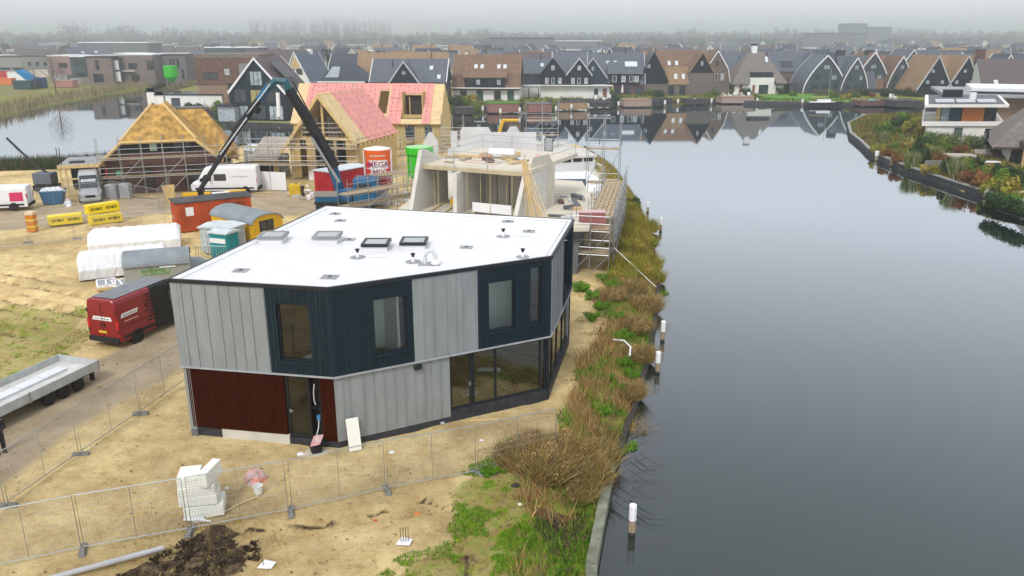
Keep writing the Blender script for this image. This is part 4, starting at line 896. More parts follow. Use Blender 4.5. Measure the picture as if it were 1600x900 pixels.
sides = [fr(L, 0, 0)[:2], fr(L, -2.5, 0)[:2]]; f2, l2 = wframe(*sides)
w_ = MB().box(.55, 1.75, .0, .05, 1.35, 2.15, f2).build('window', DGREY, t); MB().box(.62, 1.12, .05, .07, 1.42, 2.08, f2).build('pane', WINDK, w_); MB().box(1.18, 1.68, .05, .07, 1.42, 2.08, f2).build('pane', WINDK, w_)
m = MB()
for i in range(12): m.box(.0, l2, 0, .012, .3 + i * .19, .31 + i * .19, f2)
m.build('board_lines', M('dark_yellow', (.45, .25, .01)), t)
t, fr, L = shed('toilet_cabin', 'teal portable toilet between the yellow hut and the white roof', 'toilet', gp(331, 405), gp(357, 408), 1.3, 1.9, TEAL, M('pale_roof', (.55, .6, .62)), 'flat', rib=True)
MB().box(.05, L - .05, .045, .06, 1.25, 1.6, fr).build('white_band', PAINTW, t)
t, fr, L = shed('steel_store', 'pale grey ribbed steel store directly behind the teal toilet', 'container', gp(316, 396), gp(338, 398), 2.2, 1.9, M('pale_steel', (.45, .5, .52), var=.15), M('pale_roof', (.55, .6, .62)))
t, fr, L = shed('steel_store', 'pale grey ribbed steel store between teal toilet and yellow hut', 'container', gp(360, 402), gp(386, 392), 2.2, 2.0, M('pale_steel', (.45, .5, .52)), M('pale_roof', (.55, .6, .62)))
g = thing('crowd_barrier', 'grey steel barrier with upright bars in front of the teal toilet', 'barrier', (0, 0, 0)); fr, L = wframe(gp(308, 409), gp(356, 411)); m = MB(); m.tube([fr(0, 0, .1), fr(0, 0, 1.2), fr(L, 0, 1.2), fr(L, 0, .1)], .03, 6); m.tube([fr(0, 0, .2), fr(L, 0, .2)], .03, 6); m.build('frame', STEEL, g)
m = MB()
for i in range(1, 12): m.tube([fr(L * i / 12, 0, .2), fr(L * i / 12, 0, 1.2)], .02, 5)
m.build('bars', STEEL, g)
WAGW = M('wagon_wall', (.36, .36, .31), rough=.7, var=.08, scale=1); 
t, fr, L = shed('grey_wagon', 'grey site wagon with barrel roof and green graffiti behind the red van', 'site wagon', gp(200, 472), gp(302, 462), 2.4, 2.15, WAGW, ROOFG, 'barrel', rib=False)
GRF_ = M('green_spray', (.10, .42, .01), rough=.6)
rr = random.Random(4); pts = []; x0 = .95
m = MB(); fr0 = fr; fr = lambda u, n, z: fr0(u, n, z + .42)
for k in range(7):
    w0 = .11 + rr.random() * .08; h0 = .22 + rr.random() * .18
    m.tube([fr(x0, .02, 1.25 + rr.random() * .1), fr(x0 + .03, .02, 1.25 + h0), fr(x0 + w0, .02, 1.3 + h0 * .6), fr(x0 + w0 * .4, .02, 1.3 + h0 * .3), fr(x0 + w0 * 1.1, .02, 1.22)], .022, 5); x0 += .19
m.tube([fr(x0 + .12 + .16 * math.cos(q), .02, 1.5 + .3 * math.sin(q)) for q in [i * .6 for i in range(11)]], .024, 5); m.tube([fr(.9, .02, 1.12), fr(1.7, .02, 1.17), fr(2.5, .02, 1.12)], .012, 5)
m.build('graffiti', GRF_, t); fr = fr0
MB().box(2.0, 2.9, 0, .05, 1.95, 2.06, fr).build('bracket', PAINTW, t)
shed('grey_wagon', 'second low grey trailer roof between the grey wagon and the white house roof', 'trailer', gp(300, 455), gp(330, 445), 2.0, 1.5, WAGW, ROOFG)
# wrapped packs
WRAP = M('white_wrap', (.76, .77, .80), rough=.35, var=.05, scale=2, bump=.5, bscale=1.4)
def wrapped(label, p0, p1, d, h, slope=.5):
    fr, L = wframe(p0, p1); n = 26; vs = []; rr = random.Random(int(L * 10))
    prof = [(0, .08), (.02, h * .45), (-slope, h), (-d + slope, h + .02), (-d - .02, h * .5), (-d, .08)]
    k = len(prof)
    for i in range(n + 1):
        sg = .10 * math.sin(i * .9) + .05 * math.sin(i * 2.3)
        e = 1 - (.12 if i in (0, n) else 0)
        for j, (y, z) in enumerate(prof): vs.append(fr(L * i / n + rr.uniform(-.05, .05), y * e + rr.uniform(-.04, .04), max(.05, z * e - (abs(sg) * .5 if z > h * .7 else 0) + rr.uniform(-.025, .025))))
    fs = [(i * k + j, i * k + (j + 1) % k, (i + 1) * k + (j + 1) % k, (i + 1) * k + j) for i in range(n) for j in range(k)] + [tuple(range(k)), tuple(n * k + j for j in range(k))]
    o = MB().add(vs, fs).build('wrapped_pack', WRAP, bevel=.03); tag(o, label, 'wrapped pack'); return o
wrapped('upper white wrapped pack of building elements beside the orange shed', gp(139, 398), gp(283, 387), 2.6, 1.55, .7)
wrapped('lower white wrapped pack of building elements behind the grey wagon', gp(125, 441), gp(268, 424), 2.4, 1.6, .4)
for k, (x0_, x1_, lab) in enumerate([(152, 183, 'white window frame with grey panes lying left by the white pack'), (180, 206, 'white window frame with grey panes lying half hidden behind the grey wagon')]):
    p = gp(x0_, 456); q = gp(x1_, 452); fr, L = wframe(p, q); t = thing('window_frame', lab, 'window frame', (0, 0, 0)); m = MB()
    for a, b_ in ((0, .1), (L / 2 - .05, L / 2 + .05), (L - .1, L)): m.box(a, b_, -1.7, 0, .2, .34, fr)
    m.box(.1, L - .1, -.12, 0, .2, .34, fr); m.box(.1, L - .1, -1.7, -1.6, .2, .34, fr); m.build('frame', PAINTW, t)
    MB().box(.1, L - .1, -1.6, -.12, .24, .28, fr).build('pane', M('grey_pane', (.25, .27, .30), rough=.15), t); MB().box(0, L, -1.7, 0, .02, .2, fr).build('crate', WOOD, t)
# yellow packs
YP = M('yellow_foil', (.80, .62, .01), rough=.3, var=.08, scale=4, bump=.4, bscale=3)
def ypack(p0, p1, z0, h, d, label, txt=2):
    fr, L = wframe(p0, p1); t = thing('yellow_pack', label, 'pack', (0, 0, 0), group='yellow foil packs by the road'); m = MB(); m.box(0, L, -d, 0, z0, z0 + h, fr); m.build('bale', YP, t, bevel=.06)
    for i in range(txt): text_mesh('lettering', 'ISOBO', h * .40, BLACK, t, lambda x, y, q, i=i: fr(L * (.27 + .46 * i) + x, .01 + q, z0 + h / 2 + y), .002, .008)
ypack(gp(77, 356), gp(131, 350), .12, .8, .9, 'lone yellow foil pack, left of the stacked pair')
ypack(gp(143, 355), gp(193, 348), .12, .8, .9, 'lower yellow foil pack of the stacked pair')
ypack(gp(141, 354), gp(191, 346), .98, .78, .8, 'upper yellow foil pack of the stacked pair')
m = MB(); fr, L = wframe(gp(140, 360), gp(190, 353))
for i in range(7): m.box(0, L, -.2 - .22 * i, -.2 - .22 * i + .15, .0, .1, fr)
tag(m.build('timber_pallet', WOOD), 'orange-brown timber boards under the yellow packs', 'pallet')
m = MB(); q = gp(52, 361); t = thing('block_stack', 'narrow orange and yellow stack of blocks at the far left of the road', 'stack', (q[0], q[1], 0))
for i in range(6): MB().box(-.32 + .03 * (i % 2), .32, -.3, .3, .02 + i * .27, .26 + i * .27).build('block', [M('orange_block', (.62, .2, .02)), YEL][i % 2] if i < 5 else M('cream_block', (.7, .6, .4)), t)
p0 = gp(64, 322); fr, L = wframe(p0, gp(101, 320)); t = thing('skip', 'blue waste skip heaped with white bags beside the silver van', 'skip', (0, 0, 0))
MB().add([fr(.25, 0, .1), fr(L - .25, 0, .1), fr(L - .25, -1.6, .1), fr(.25, -1.6, .1), fr(0, 0, 1.3), fr(L, 0, 1.3), fr(L, -1.7, 1.3), fr(0, -1.7, 1.3)], [(3, 2, 1, 0), (0, 1, 5, 4), (1, 2, 6, 5), (2, 3, 7, 6), (3, 0, 4, 7)]).build('container', M('skip_blue', (.01, .10, .22), rough=.5, var=.15), t)
MB().box(-.03, L + .03, -.03, .03, 1.25, 1.36, fr).build('rim', M('skip_blue_light', (.05, .2, .35)), t)
for i in range(7):
    q = fr(.35 + i * (L - .7) / 6, -.7 - .3 * (i % 2), 1.12); crumple('waste_bag', BAGW, q[0], q[1], .42, .4, .42, 50 + i, 'white waste bag number %s heaped in the blue skip' % ['one, at the left end', 'two', 'three', 'four, in the middle', 'five', 'six', 'seven, at the right end'][i], 'bag', 1.15, 10)['group'] = 'white bags heaped in the skip'
q = gp(112, 322); crumple('waste_bag', BAGW, q[0] - .3, q[1], .4, .4, .6, 71, 'white bag standing on the ground between the skip and the silver van', 'bag')
# dark drilling crane by the left lake
q = gp(75, 298); t = thing('mini_crane', 'dark small crane with a slanted jib standing before the left lake', 'crane', (q[0], q[1], 0))
MB().box(-1.1, 1.1, -.8, .8, .1, .7).build('tracks', RUBBER, t, bevel=.1); MB().box(-1.0, .9, -.7, .7, .75, 1.9).build('cab', M('crane_grey', (.12, .14, .18)), t, bevel=.08)
MB().tube([(.6, 0, 1.7), (-.6, 0, 2.4), (-3.2, -.1, 5.4)], .12, 4).build('jib', DGREY, t); MB().tube([(-3.2, -.1, 5.4), (-.8, 0, 1.9)], .02, 4).build('cable', DGREY, t)
# ------------------------------------------------------------------ scaffold
def scaffold(label, p0, p1, d, levels, htop, bay=2.4, loc=(0, 0, 0), back=True, mats=None, brace=True, nogap=None, z0=0):
    t = thing('scaffold', label, 'scaffold', loc); fr, L = wframe((p0[0] - loc[0], p0[1] - loc[1]), (p1[0] - loc[0], p1[1] - loc[1])); n = max(1, round(L / bay))
    us = [L * i / n for i in range(n + 1)]
    for u in us:
        for y in ((0, -d) if back else (0,)): MB().tube([fr(u, y, z0), fr(u, y, htop)], .032, 5).build('standard', STEEL, t)
    for z in levels:
        m = MB()
        for zz, ys in ((z, (0, -d)), (z + .5, (0,)), (z + 1.0, (0,))):
            if zz > htop: continue
            for y in ys: m.tube([fr(0, y, zz), fr(L, y, zz)], .026, 5)
        for u in us: m.tube([fr(u, 0, z), fr(u, -d, z)], .026, 5)
        m.build('ledger', STEEL, t)
        m = MB(); k = max(3, int(d / .32)); q_ = random.Random(int(L * 37 + z * 11))
        for j in range(k):
            u_ = .05
            while u_ < L - .4:
                e_ = min(L - .05, u_ + q_.uniform(1.6, 3.2)); zz_ = z + .03 + q_.uniform(0, .05); m.box(u_, e_ - .03, -d + .08 + (d - .16) * j / k, -d + .03 + (d - .16) * (j + 1) / k, zz_, zz_ + .05, fr); u_ = e_
        m.build('deck', PLANK, t)
    if brace:
        lv = [z0] + list(levels)
        for i in range(n):
            for a, b_ in zip(lv, lv[1:]):
                if (i + len(lv)) % 2 == 0 or n < 3: MB().tube([fr(us[i], .02, a), fr(us[i + 1], .02, b_)], .024, 5).build('brace', STEEL, t)
    return t
# ------------------------------------------------------------------ thatched brick house under scaffold
ho = (-35.3, 80.6); HR_ = R(19); th = thing('thatched_house', 'red-brown brick house with new golden thatched roof and white chimney', 'house', (ho[0], ho[1], 0), HR_)
def sl(pts, mat, name, parent, t=.32): return MB().slab(pts, t).build(name, mat, parent)
# walls
MB().prism([(-5.2, 0.3), (5.2, 0.3), (5.2, 13), (-5.2, 13)], 0, 3.3).build('wall', BRICKR, th)
m = MB(); m.add([(-5.2, .3, 3.3), (5.2, .3, 3.3), (3.3, .3, 5.1), (-3.3, .3, 5.1), (-5.2, .6, 3.3), (5.2, .6, 3.3), (3.3, .6, 5.1), (-3.3, .6, 5.1)], [(0, 1, 2, 3), (7, 6, 5, 4), (0, 4, 5, 1), (1, 5, 6, 2), (2, 6, 7, 3), (3, 7, 4, 0)]); m.build('gable_wall', BRICKR, th)
MB().box(-3.8, 3.8, .22, .3, 4.15, 5.15).build('dark_boarding', BLACK, th)
MB().prism([(3.6, 5.0), (6.6, 5.0), (6.6, 14), (3.6, 14)], 0, 2.9).build('wing_wall', BRICKR, th)
E1, E2, E3, E4 = (-3.5, -.3, 5.35), (3.5, -.3, 5.35), (.55, 3.9, 8.5), (-.55, 3.9, 8.5)
sl([E1, E2, E3, E4], THATCHN, 'roof_hip', th)
sl([(3.5, -.3, 5.35), (5.9, -.3, 3.1), (5.9, 13.3, 3.1), (.5, 9, 8.5), (.55, 3.9, 8.5)], THATCHN, 'roof_slope', th)
sl([(-5.9, -.3, 3.1), (-3.5, -.3, 5.35), (-.55, 3.9, 8.5), (-.5, 9, 8.5), (-5.9, 13.3, 3.1)], THATCHN, 'roof_slope', th)
sl([(5.9, 13.3, 3.1), (-5.9, 13.3, 3.1), (-.5, 9, 8.5), (.5, 9, 8.5)], THATCHN, 'roof_hip', th)
sl([(2.2, 9.3, 7.6), (0, 9.3, 7.6), (3.3, 4.3, 3.9), (7.4, 4.0, 2.6), (4.2, 9.3, 7.6)], THATCHN, 'wing_roof', th)
sl([(4.2, 9.3, 7.6), (7.4, 4.0, 2.6), (7.4, 15, 2.6)], THATCHN, 'wing_roof', th)
sl([(4.2, 9.3, 7.6), (7.4, 15, 2.6), (0, 15, 2.6), (0, 9.3, 7.6)], THATCHN, 'wing_roof', th)
for a, b_ in (((-3.45, -.36, 5.22), (-5.85, -.36, 2.97)), ((3.45, -.36, 5.22), (5.85, -.36, 2.97)), ((-3.5, -.36, 5.2), (3.5, -.36, 5.2))): MB().tube([a, b_], .17, 6).build('thatch_edge', THATCHE, th)
for a, b_ in ((E1, E4), (E2, E3)): MB().tube([a, (b_[0], b_[1], b_[2] + .06)], .14, 6).build('thatch_ridge', THATCHE, th)
MB().tube([(1.0, 9.3, 7.66), (4.2, 9.3, 7.66)], .16, 8).build('ridge_tiles', M('ridge_tile_grey', (.18, .18, .19), var=.2, scale=8), th)
MB().tube([(-.5, 9, 8.5), (-.5, 3.9, 8.5)], .16, 8).build('ridge_tiles', M('ridge_tile_grey', (.18, .18, .19)), th)
for x, y, h in ((-.55, 4.3, 1.55), (.25, 4.0, 1.2)):
    c = MB().box(x - .38, x + .38, y, y + .9, 7.9, 8.2 + h).build('chimney', PAINTW, th); MB().box(x - .45, x + .45, y - .07, y + .97, 8.2 + h, 8.32 + h).box(x - .3, x + .3, y + .1, y + .8, 8.32 + h, 8.5 + h).box(x - .42, x + .42, y - .02, y + .92, 8.5 + h, 8.56 + h).build('chimney_cap', BLACK, c)
def hwin(root, fr, u, z, w, h, frame=DGREY, pane=WINDK, n=0.0, mull=1, name='window', sill=None):
    m = MB(); f = min(.09, w * .08); d = .07
    m.box(u, u + f, n, n + d, z, z + h, fr); m.box(u + w - f, u + w, n, n + d, z, z + h, fr); m.box(u + f, u + w - f, n, n + d, z, z + f, fr); m.box(u + f, u + w - f, n, n + d, z + h - f, z + h, fr)
    for i in range(1, mull): x = u + w * i / mull; m.box(x - f / 2, x + f / 2, n, n + d, z + f, z + h - f, fr)
    o = m.build(name, frame, root); MB().box(u + f * .8, u + w - f * .8, n + .005, n + .035, z + f * .8, z + h - f * .8, fr).build('pane', pane, o)
    if sill: MB().box(u - .05, u + w + .05, n, n + .12, z - .08, z, fr).build('sill', sill, o)
    return o
ff = lambda u, n, z: (u, .3 - n, z)
for u, z, w, h in ((-1.9, .5, 1.0, 2.1), (2.0, .5, 1.3, 2.0), (3.7, .5, 1.1, 2.0)): hwin(th, ff, u, z, w, h)
hwin(th, lambda u, n, z: (u, .22 - n, z), -1.0, 4.2, .8, .9, pane=M('pale_green_pane', (.5, .68, .58))); hwin(th, lambda u, n, z: (u, .22 - n, z), 1.3, 4.25, .8, .8); hwin(th, lambda u, n, z: (u, .22 - n, z), 2.3, 4.25, .7, .8)
hwin(th, ff, -4.4, 1.9, .75, .6, pane=M('green_film_pane', (.25, .6, .35)))
# flat-roofed canopy left
cx0, cx1 = -9.4, -5.0
MB().box(cx0, cx1, .4, 6.5, 2.95, 3.15).build('canopy_roof', M('grey_bitumen', (.3, .31, .33), var=.1), th); MB().box(cx0 - .05, cx1, .3, .4, 2.85, 3.2).build('canopy_fascia', WOOD, th); MB().box(cx0, cx1, 6.5, 6.6, 0, 2.95).build('canopy_back_wall', BLACK, th); MB().box(-8.0, -7.9, 1.5, 6.5, 0, 2.95).build('canopy_back_wall', BLACK, th)
for x in (-9.3, -8.8, -6.2, -5.8): MB().box(x - .07, x + .07, .5, .64, 0, 2.9).build('post', WOOD, th)
MB().box(cx0, cx1, .45, .6, 1.7, 1.85).build('rail', WOOD, th)
MB().box(-8.6, -7.3, 1.8, 2.6, 3.15, 3.32).build('roof_light', DGREY, th)
for x in (-9.3, -9.05): MB().tube([(x, .45, 3.1), (x, .45, 4.9)], .04, 5).build('guard_post', DGREY, th)
MB().tube([(-9.3, .45, 4.85), (-5.4, .45, 4.9)], .03, 5).build('guard_rail', STEEL, th)
def wp(x, y, o=ho, a=HR_): return (o[0] + x * math.cos(a) - y * math.sin(a), o[1] + x * math.sin(a) + y * math.cos(a))
scaffold('steel scaffold with plank decks along the front of the thatched house', wp(-5.6, -1.3), wp(6.2, -1.3), 1.0, (1.9, 3.7), 5.8, 2.0)
scaffold('scaffold against the right side of the thatched house', wp(6.2, 2.6), wp(8.8, 5.5), 1.0, (1.9, 3.6), 5.6, 2.0)
blk(*wp(-5.0, -1.2), 2.0, .08, .05, 1.0, 0, 'red_banner', 'narrow red strip hanging on the scaffold of the thatched house', 'strip', M('red_strip', (.6, .03, .04)))
for i in range(26):
    x = rnd.uniform(-9, 9); y = rnd.uniform(-3.4, -1.8); o = MB().box(0, rnd.uniform(.8, 2.6), 0, .14, 0, .07).build('loose_plank', PLANK if i % 2 else WOOD); q = wp(x, y); o.location = (q[0], q[1], .04 + .02 * (i % 4)); o.rotation_euler.z = rnd.uniform(-.6, .6)
    tag(o, 'loose %s board lying before the thatched brick house, %s' % (['pale', 'weathered'][(i + 1) % 2] if False else ['pale', 'grey-brown'][i % 2], ['below canopy' if x < -4 else ('under scaffold' if x < 2 else 'near white van')][0]), 'board', 'boards lying before the thatched house')
for i, (x, y) in enumerate([(-4.6, -2.2), (-3.4, -2.1)]):
    o = MB().box(-.5, .5, -.4, .4, 0, 1.5).build('wrapped_pallet', M('grey_wrap', (.33, .35, .37), rough=.4, var=.2, scale=4), bevel=.06); q = wp(x, y); o.location = (*q, .02); tag(o, ['left grey wrapped pallet under the thatched house scaffold', 'right grey wrapped pallet under the thatched house scaffold'][i], 'pallet')
# ------------------------------------------------------------------ timber frame house with red roof membrane
REDM = M('red_membrane', (.72, .30, .26), rough=.6, var=.12, scale=1.2); BLUEP = M('print_stripe', (.30, .15, .26), rough=.6)
PALEB = M('pale_roof_board', (.66, .50, .27), rough=.7, var=.1, scale=1.5); STUD = M('stud_timber', (.62, .45, .2), rough=.75, var=.15, scale=3)
tmo = (-20.6, 88.0); tm = thing('timber_house', 'timber frame house under construction with red roof membrane', 'house', (tmo[0], tmo[1], 0), R(-3))
def slope_strips(root, A, B, C, D, n, mats, name, th_=.12, off=0):
    """A-B eave to ridge on the near side, D-C on the far side; n strips across"""
    A, B, C, D = map(Vector, (A, B, C, D))
    for i in range(n):
        a0, a1 = A.lerp(D, i / n), A.lerp(D, (i + 1) / n - .012); b0, b1 = B.lerp(C, i / n), B.lerp(C, (i + 1) / n - .012)
        MB().slab([a0, a1, b1, b0], th_).build(name, mats[i % len(mats)], root)
# front wing: gable to the camera, ridge along y from 0 to 12
hwid, ze, zr = 4.25, 4.2, 9.35
for s in (1, -1):
    A, B, C, D = (s * hwid, -.5, ze), (0, -.5, zr), (0, 10.4, zr), (s * hwid, 10.4, ze)
    if s < 0: A, B, C, D = (-4.6, -.5, 3.5), B, C, (-4.6, 10.4, 3.5)
    pts = [A, D, C, B] if s > 0 else [A, B, C, D]
    MB().slab([Vector(p) for p in pts], .2).build('roof_boarding', PALEB, tm)
    nrm = Vector((math.sin(math.atan2(zr - ze, hwid)) * s, 0, math.cos(math.atan2(zr - ze, hwid)))) * .03
    for k in range(6):
        y0, y1 = 2.3 + k * 1.35, 2.3 + k * 1.35 + 1.32
        P4 = [Vector((A[0], y0, A[2])), Vector((A[0], y1, A[2])), Vector((0, y1, zr)), Vector((0, y0, zr))]
        if s < 0: P4 = P4[::-1]
        MB().slab([p + nrm for p in P4], .02).build('membrane_strip', REDM, tm)
        m = MB()
        for j in range(9):
            t0, t1 = (j + .2) / 9, (j + .62) / 9; Q = [Vector((A[0], y0 + .55, A[2])).lerp(Vector((0, y0 + .55, zr)), q) for q in (t0, t1)]; Q2 = [Vector((A[0], y0 + .67, A[2])).lerp(Vector((0, y0 + .67, zr)), q) for q in (t0, t1)]
            pq = [Q[0], Q2[0], Q2[1], Q[1]] if s > 0 else [Q[1], Q2[1], Q2[0], Q[0]]
            m.slab([p + nrm * 1.35 for p in pq], .01)
        o = m.build('printed_marks', BLUEP, tm)
# rake beams and gable front
for s in (1, -1):
    xe, zz = (hwid, ze) if s > 0 else (-5.6, 2.3)
    fr3 = MB().add([(0, -.62, zr + .05), (xe, -.62, zz + .05), (xe, -.62, zz - .45), (0, -.62, zr - .5), (0, -.5, zr + .05), (xe, -.5, zz + .05), (xe, -.5, zz - .45), (0, -.5, zr - .5)], [(0, 1, 2, 3), (7, 6, 5, 4), (0, 4, 5, 1), (1, 5, 6, 2), (2, 6, 7, 3), (3, 7, 4, 0)]).build('rake_beam', STUD, tm)
for x, z0, z1 in ((0, 4.6, 9.0), (-1.3, 0, 4.6), (1.3, 0, 4.6), (-3.9, 0, 4.0), (3.9, 0, 4.2)): MB().box(x - .12, x + .12, .1, .34, z0, z1).build('post', STUD, tm)
MB().box(-4, 4, .1, .35, 4.4, 4.7).build('floor_beam', STUD, tm)
m = MB()
for x0_, x1_ in ((-4.2, -3.0), (-2.2, -1.2), (2.6, 4.1)): m = MB().box(x0_, x1_, .12, .3, .1, 4.5); m.build('front_board', OSB, tm)
for s in (-1, 1):
    MB().add([(s * 4.0, .15, 4.5), (s * 2.6, .15, 4.7), (s * 2.6, .15, 6.0), (s * 4.0, .3, 4.5), (s * 2.6, .3, 4.7), (s * 2.6, .3, 6.0)], [(0, 1, 2), (5, 4, 3), (0, 3, 4, 1), (1, 4, 5, 2), (2, 5, 3, 0)]).build('gable_board', OSB, tm)
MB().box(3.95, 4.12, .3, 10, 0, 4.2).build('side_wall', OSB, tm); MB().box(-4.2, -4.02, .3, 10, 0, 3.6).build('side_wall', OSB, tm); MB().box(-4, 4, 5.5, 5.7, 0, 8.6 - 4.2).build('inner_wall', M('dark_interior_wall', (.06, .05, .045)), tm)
MB().box(-4, 4, .35, 10, 4.42, 4.6).build('upper_floor', PLANK, tm)
m = MB()
for i in range(9): m.box(4.15, 4.45, .2 + i * 1.1, .3 + i * 1.1, 3.9, 4.12)
m.build('rafter_tails', STUD, tm)
for o_ in list(tm.children): o_.rotation_euler.z = R(-13)
# main volume behind, ridge along x
my0, myr, my1 = 24.0, 29.0, 34.5; x0m, x1m = -11.3, 9.6; mz, mr_ = 4.0, 8.75
S0 = lambda x, f: (x, my0 - .4 + (myr - my0 + .4) * f, mz - .3 + (mr_ - mz + .3) * f)
def mslab(xa, xb, f0, f1, mat, name, lift=0, t=.2): MB().slab([Vector(S0(xa, f0)) + Vector((0, -lift * .7, lift)), Vector(S0(xb, f0)) + Vector((0, -lift * .7, lift)), Vector(S0(xb, f1)) + Vector((0, -lift * .7, lift)), Vector(S0(xa, f1)) + Vector((0, -lift * .7, lift))], t).build(name, mat, tm)
for xa, xb, f0, f1 in ((x0m, -3.5, 0, 1), (-3.5, .6, .0, 1), (.6, 1.9, .0, .25), (.6, 1.9, .82, 1), (1.9, 4.0, 0, 1), (4.0, 6.9, .72, 1), (4.0, 6.9, 0, .12), (6.9, x1m, 0, 1)): mslab(xa, xb, f0, f1, PALEB, 'main_roof_boarding')
for xa, xb, f0, f1 in ((x0m + 1.6, -9.2, 0, 1), (-9.15, -7.4, 0, 1), (-7.35, -5.6, 0, 1), (-5.55, -3.5, 0, 1), (-3.4, -1.6, .0, 1), (-1.5, .55, .0, 1), (.65, 1.85, .84, 1), (2.1, 4.0, 0, .30), (2.1, 4.0, .31, .62), (2.1, 4.0, .63, 1), (4.05, 5.4, .74, 1), (5.45, 6.85, .74, 1), (7.0, 8.1, .0, 1)): mslab(xa, xb, f0, f1, REDM, 'main_membrane', .06, .02)
MB().slab([(x1m, my1 + .4, mz - .3), (x0m, my1 + .4, mz - .3), (x0m, myr, mr_), (x1m, myr, mr_)], .2).build('main_roof_boarding', PALEB, tm)
for xa in [x0m + 2.3 + .62 * i for i in range(12)] + [-2.9, -2.2, -.9, -.2, 2.5, 3.3, 4.6, 5.9, 7.4]:
    m = MB()
    for j in range(9):
        f0 = (j + .2 + .3 * (int(xa * 7) % 2)) / 9.4; f1 = f0 + .055
        if 4 < xa < 6.9 and f0 < .74: continue
        m.slab([Vector(S0(xa, f0)) + Vector((0, -.05, .09)), Vector(S0(xa + .10, f0)) + Vector((0, -.05, .09)), Vector(S0(xa + .10, f1)) + Vector((0, -.05, .09)), Vector(S0(xa, f1)) + Vector((0, -.05, .09))], .01)
    if m.v: m.build('printed_marks', BLUEP, tm)
m = MB(); x = 1.0
while x < x1m - .2:
    if not (4.6 < x < 5.9 and True) and not (7.3 < x < 8.3): m.box(x, x + .09, my0, my0 + .16, 0.1, mz)
    else: m.box(x, x + .09, my0, my0 + .16, 3.2, mz)
    x += .55
m.build('stud_wall', STUD, tm); MB().box(1.0, x1m, my0, my0 + .16, mz - .22, mz - .05).build('top_plate', STUD, tm); MB().box(1.0, x1m, my0, my0 + .18, 0, .12).build('bottom_plate', STUD, tm)
MB().box(1.0, 4.6, my0 + .18, my0 + .24, 0, mz).box(5.9, 7.3, my0 + .18, my0 + .24, 0, mz).box(8.3, x1m, my0 + .18, my0 + .24, 0, mz).build('sheathing', M('pale_yellow_wool', (.58, .47, .2), var=.1), tm)
MB().add([(x1m - .1, my0, 0), (x1m - .1, my1, 0), (x1m - .1, my1, mz), (x1m - .1, myr, mr_ - .2), (x1m - .1, my0, mz), (x1m + .05, my0, 0), (x1m + .05, my1, 0), (x1m + .05, my1, mz), (x1m + .05, myr, mr_ - .2), (x1m + .05, my0, mz)], [(0, 1, 2, 3, 4), (9, 8, 7, 6, 5), (0, 5, 6, 1), (1, 6, 7, 2), (2, 7, 8, 3), (3, 8, 9, 4), (4, 9, 5, 0)]).build('end_wall', OSB, tm)
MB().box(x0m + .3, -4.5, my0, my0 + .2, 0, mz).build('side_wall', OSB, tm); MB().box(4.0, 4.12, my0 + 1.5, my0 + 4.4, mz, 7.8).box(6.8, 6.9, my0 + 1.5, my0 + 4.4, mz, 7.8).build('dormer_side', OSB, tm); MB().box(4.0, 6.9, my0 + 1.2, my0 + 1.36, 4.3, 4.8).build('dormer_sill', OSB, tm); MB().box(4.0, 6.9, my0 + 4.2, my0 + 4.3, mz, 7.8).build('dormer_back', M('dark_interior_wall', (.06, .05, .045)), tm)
MB().box(4.05, 4.17, my0 + 1.3, my0 + 1.42, 4.8, 7.0).build('post', STUD, tm); MB().box(5.1, 5.2, my0 + 1.3, my0 + 1.4, 4.8, 7.2).build('post', STUD, tm)
# low lean-to on the left front
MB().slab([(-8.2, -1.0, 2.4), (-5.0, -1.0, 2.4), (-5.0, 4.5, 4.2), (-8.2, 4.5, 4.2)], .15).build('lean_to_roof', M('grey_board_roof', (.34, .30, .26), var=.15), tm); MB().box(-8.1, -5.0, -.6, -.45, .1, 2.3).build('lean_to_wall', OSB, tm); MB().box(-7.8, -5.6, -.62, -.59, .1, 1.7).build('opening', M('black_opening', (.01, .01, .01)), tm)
scaffold('scaffold across the gable front of the timber frame house', (-28.6, 86.6), (-16.6, 85.9), 1.1, (1.9, 3.7), 5.4, 2.2)
scaffold('scaffold inside the gable opening of the timber frame house', (-22.8, 88.0), (-18.4, 87.8), .9, (5.2,), 6.9, 1.5, brace=False, z0=3.7)
scaffold('scaffold beside the studded rear wall of the timber frame house', (-18.0, 104), (-8.8, 109), 1.1, (.9, 2.2), 3.6, 2.2)
# ------------------------------------------------------------------ silos
GLOR = M('silo_orange', (.80, .13, .01), rough=.35, var=.03); GRED = M('silo_red', (.66, .008, .012), rough=.35, var=.03); GGRN = M('silo_green', (.03, .50, .012), rough=.35, var=.05); SILW = M('silo_white', (.78, .77, .74), rough=.4); PURP = M('letter_purple', (.30, .02, .12), rough=.5)
sx, sy = xz(592, 290, 76)[0], 76.0
so = thing('mortar_silo', 'orange and red mortar silo with white legs and white lettering', 'silo', (sx, sy, 0), math.atan2(-sx, sy) * 1.0)
r = 1.28
MB().lathe([(r, 3.9), (r, 5.05)], 32).build('upper_band', GLOR, so, smooth=False); MB().lathe([(r, 1.55), (r, 3.898)], 32).build('lower_band', GRED, so)
MB().lathe([(r * .98, 5.05), (r * .96, 5.12), (.3, 5.3)], 32).build('top', SILW, so); MB().lathe([(.25, .25), (r * .99, 1.5), (r * .99, 1.548)], 32).build('cone', M('cone_grey', (.4, .4, .38), var=.2), so)
def cylmap(cx, z): return lambda x, y, q: ((r + .012 + q) * math.sin((cx + x) / r), -(r + .012 + q) * math.cos((cx + x) / r), z + y)
def cylpatch(mb, pts_rows):
    pass
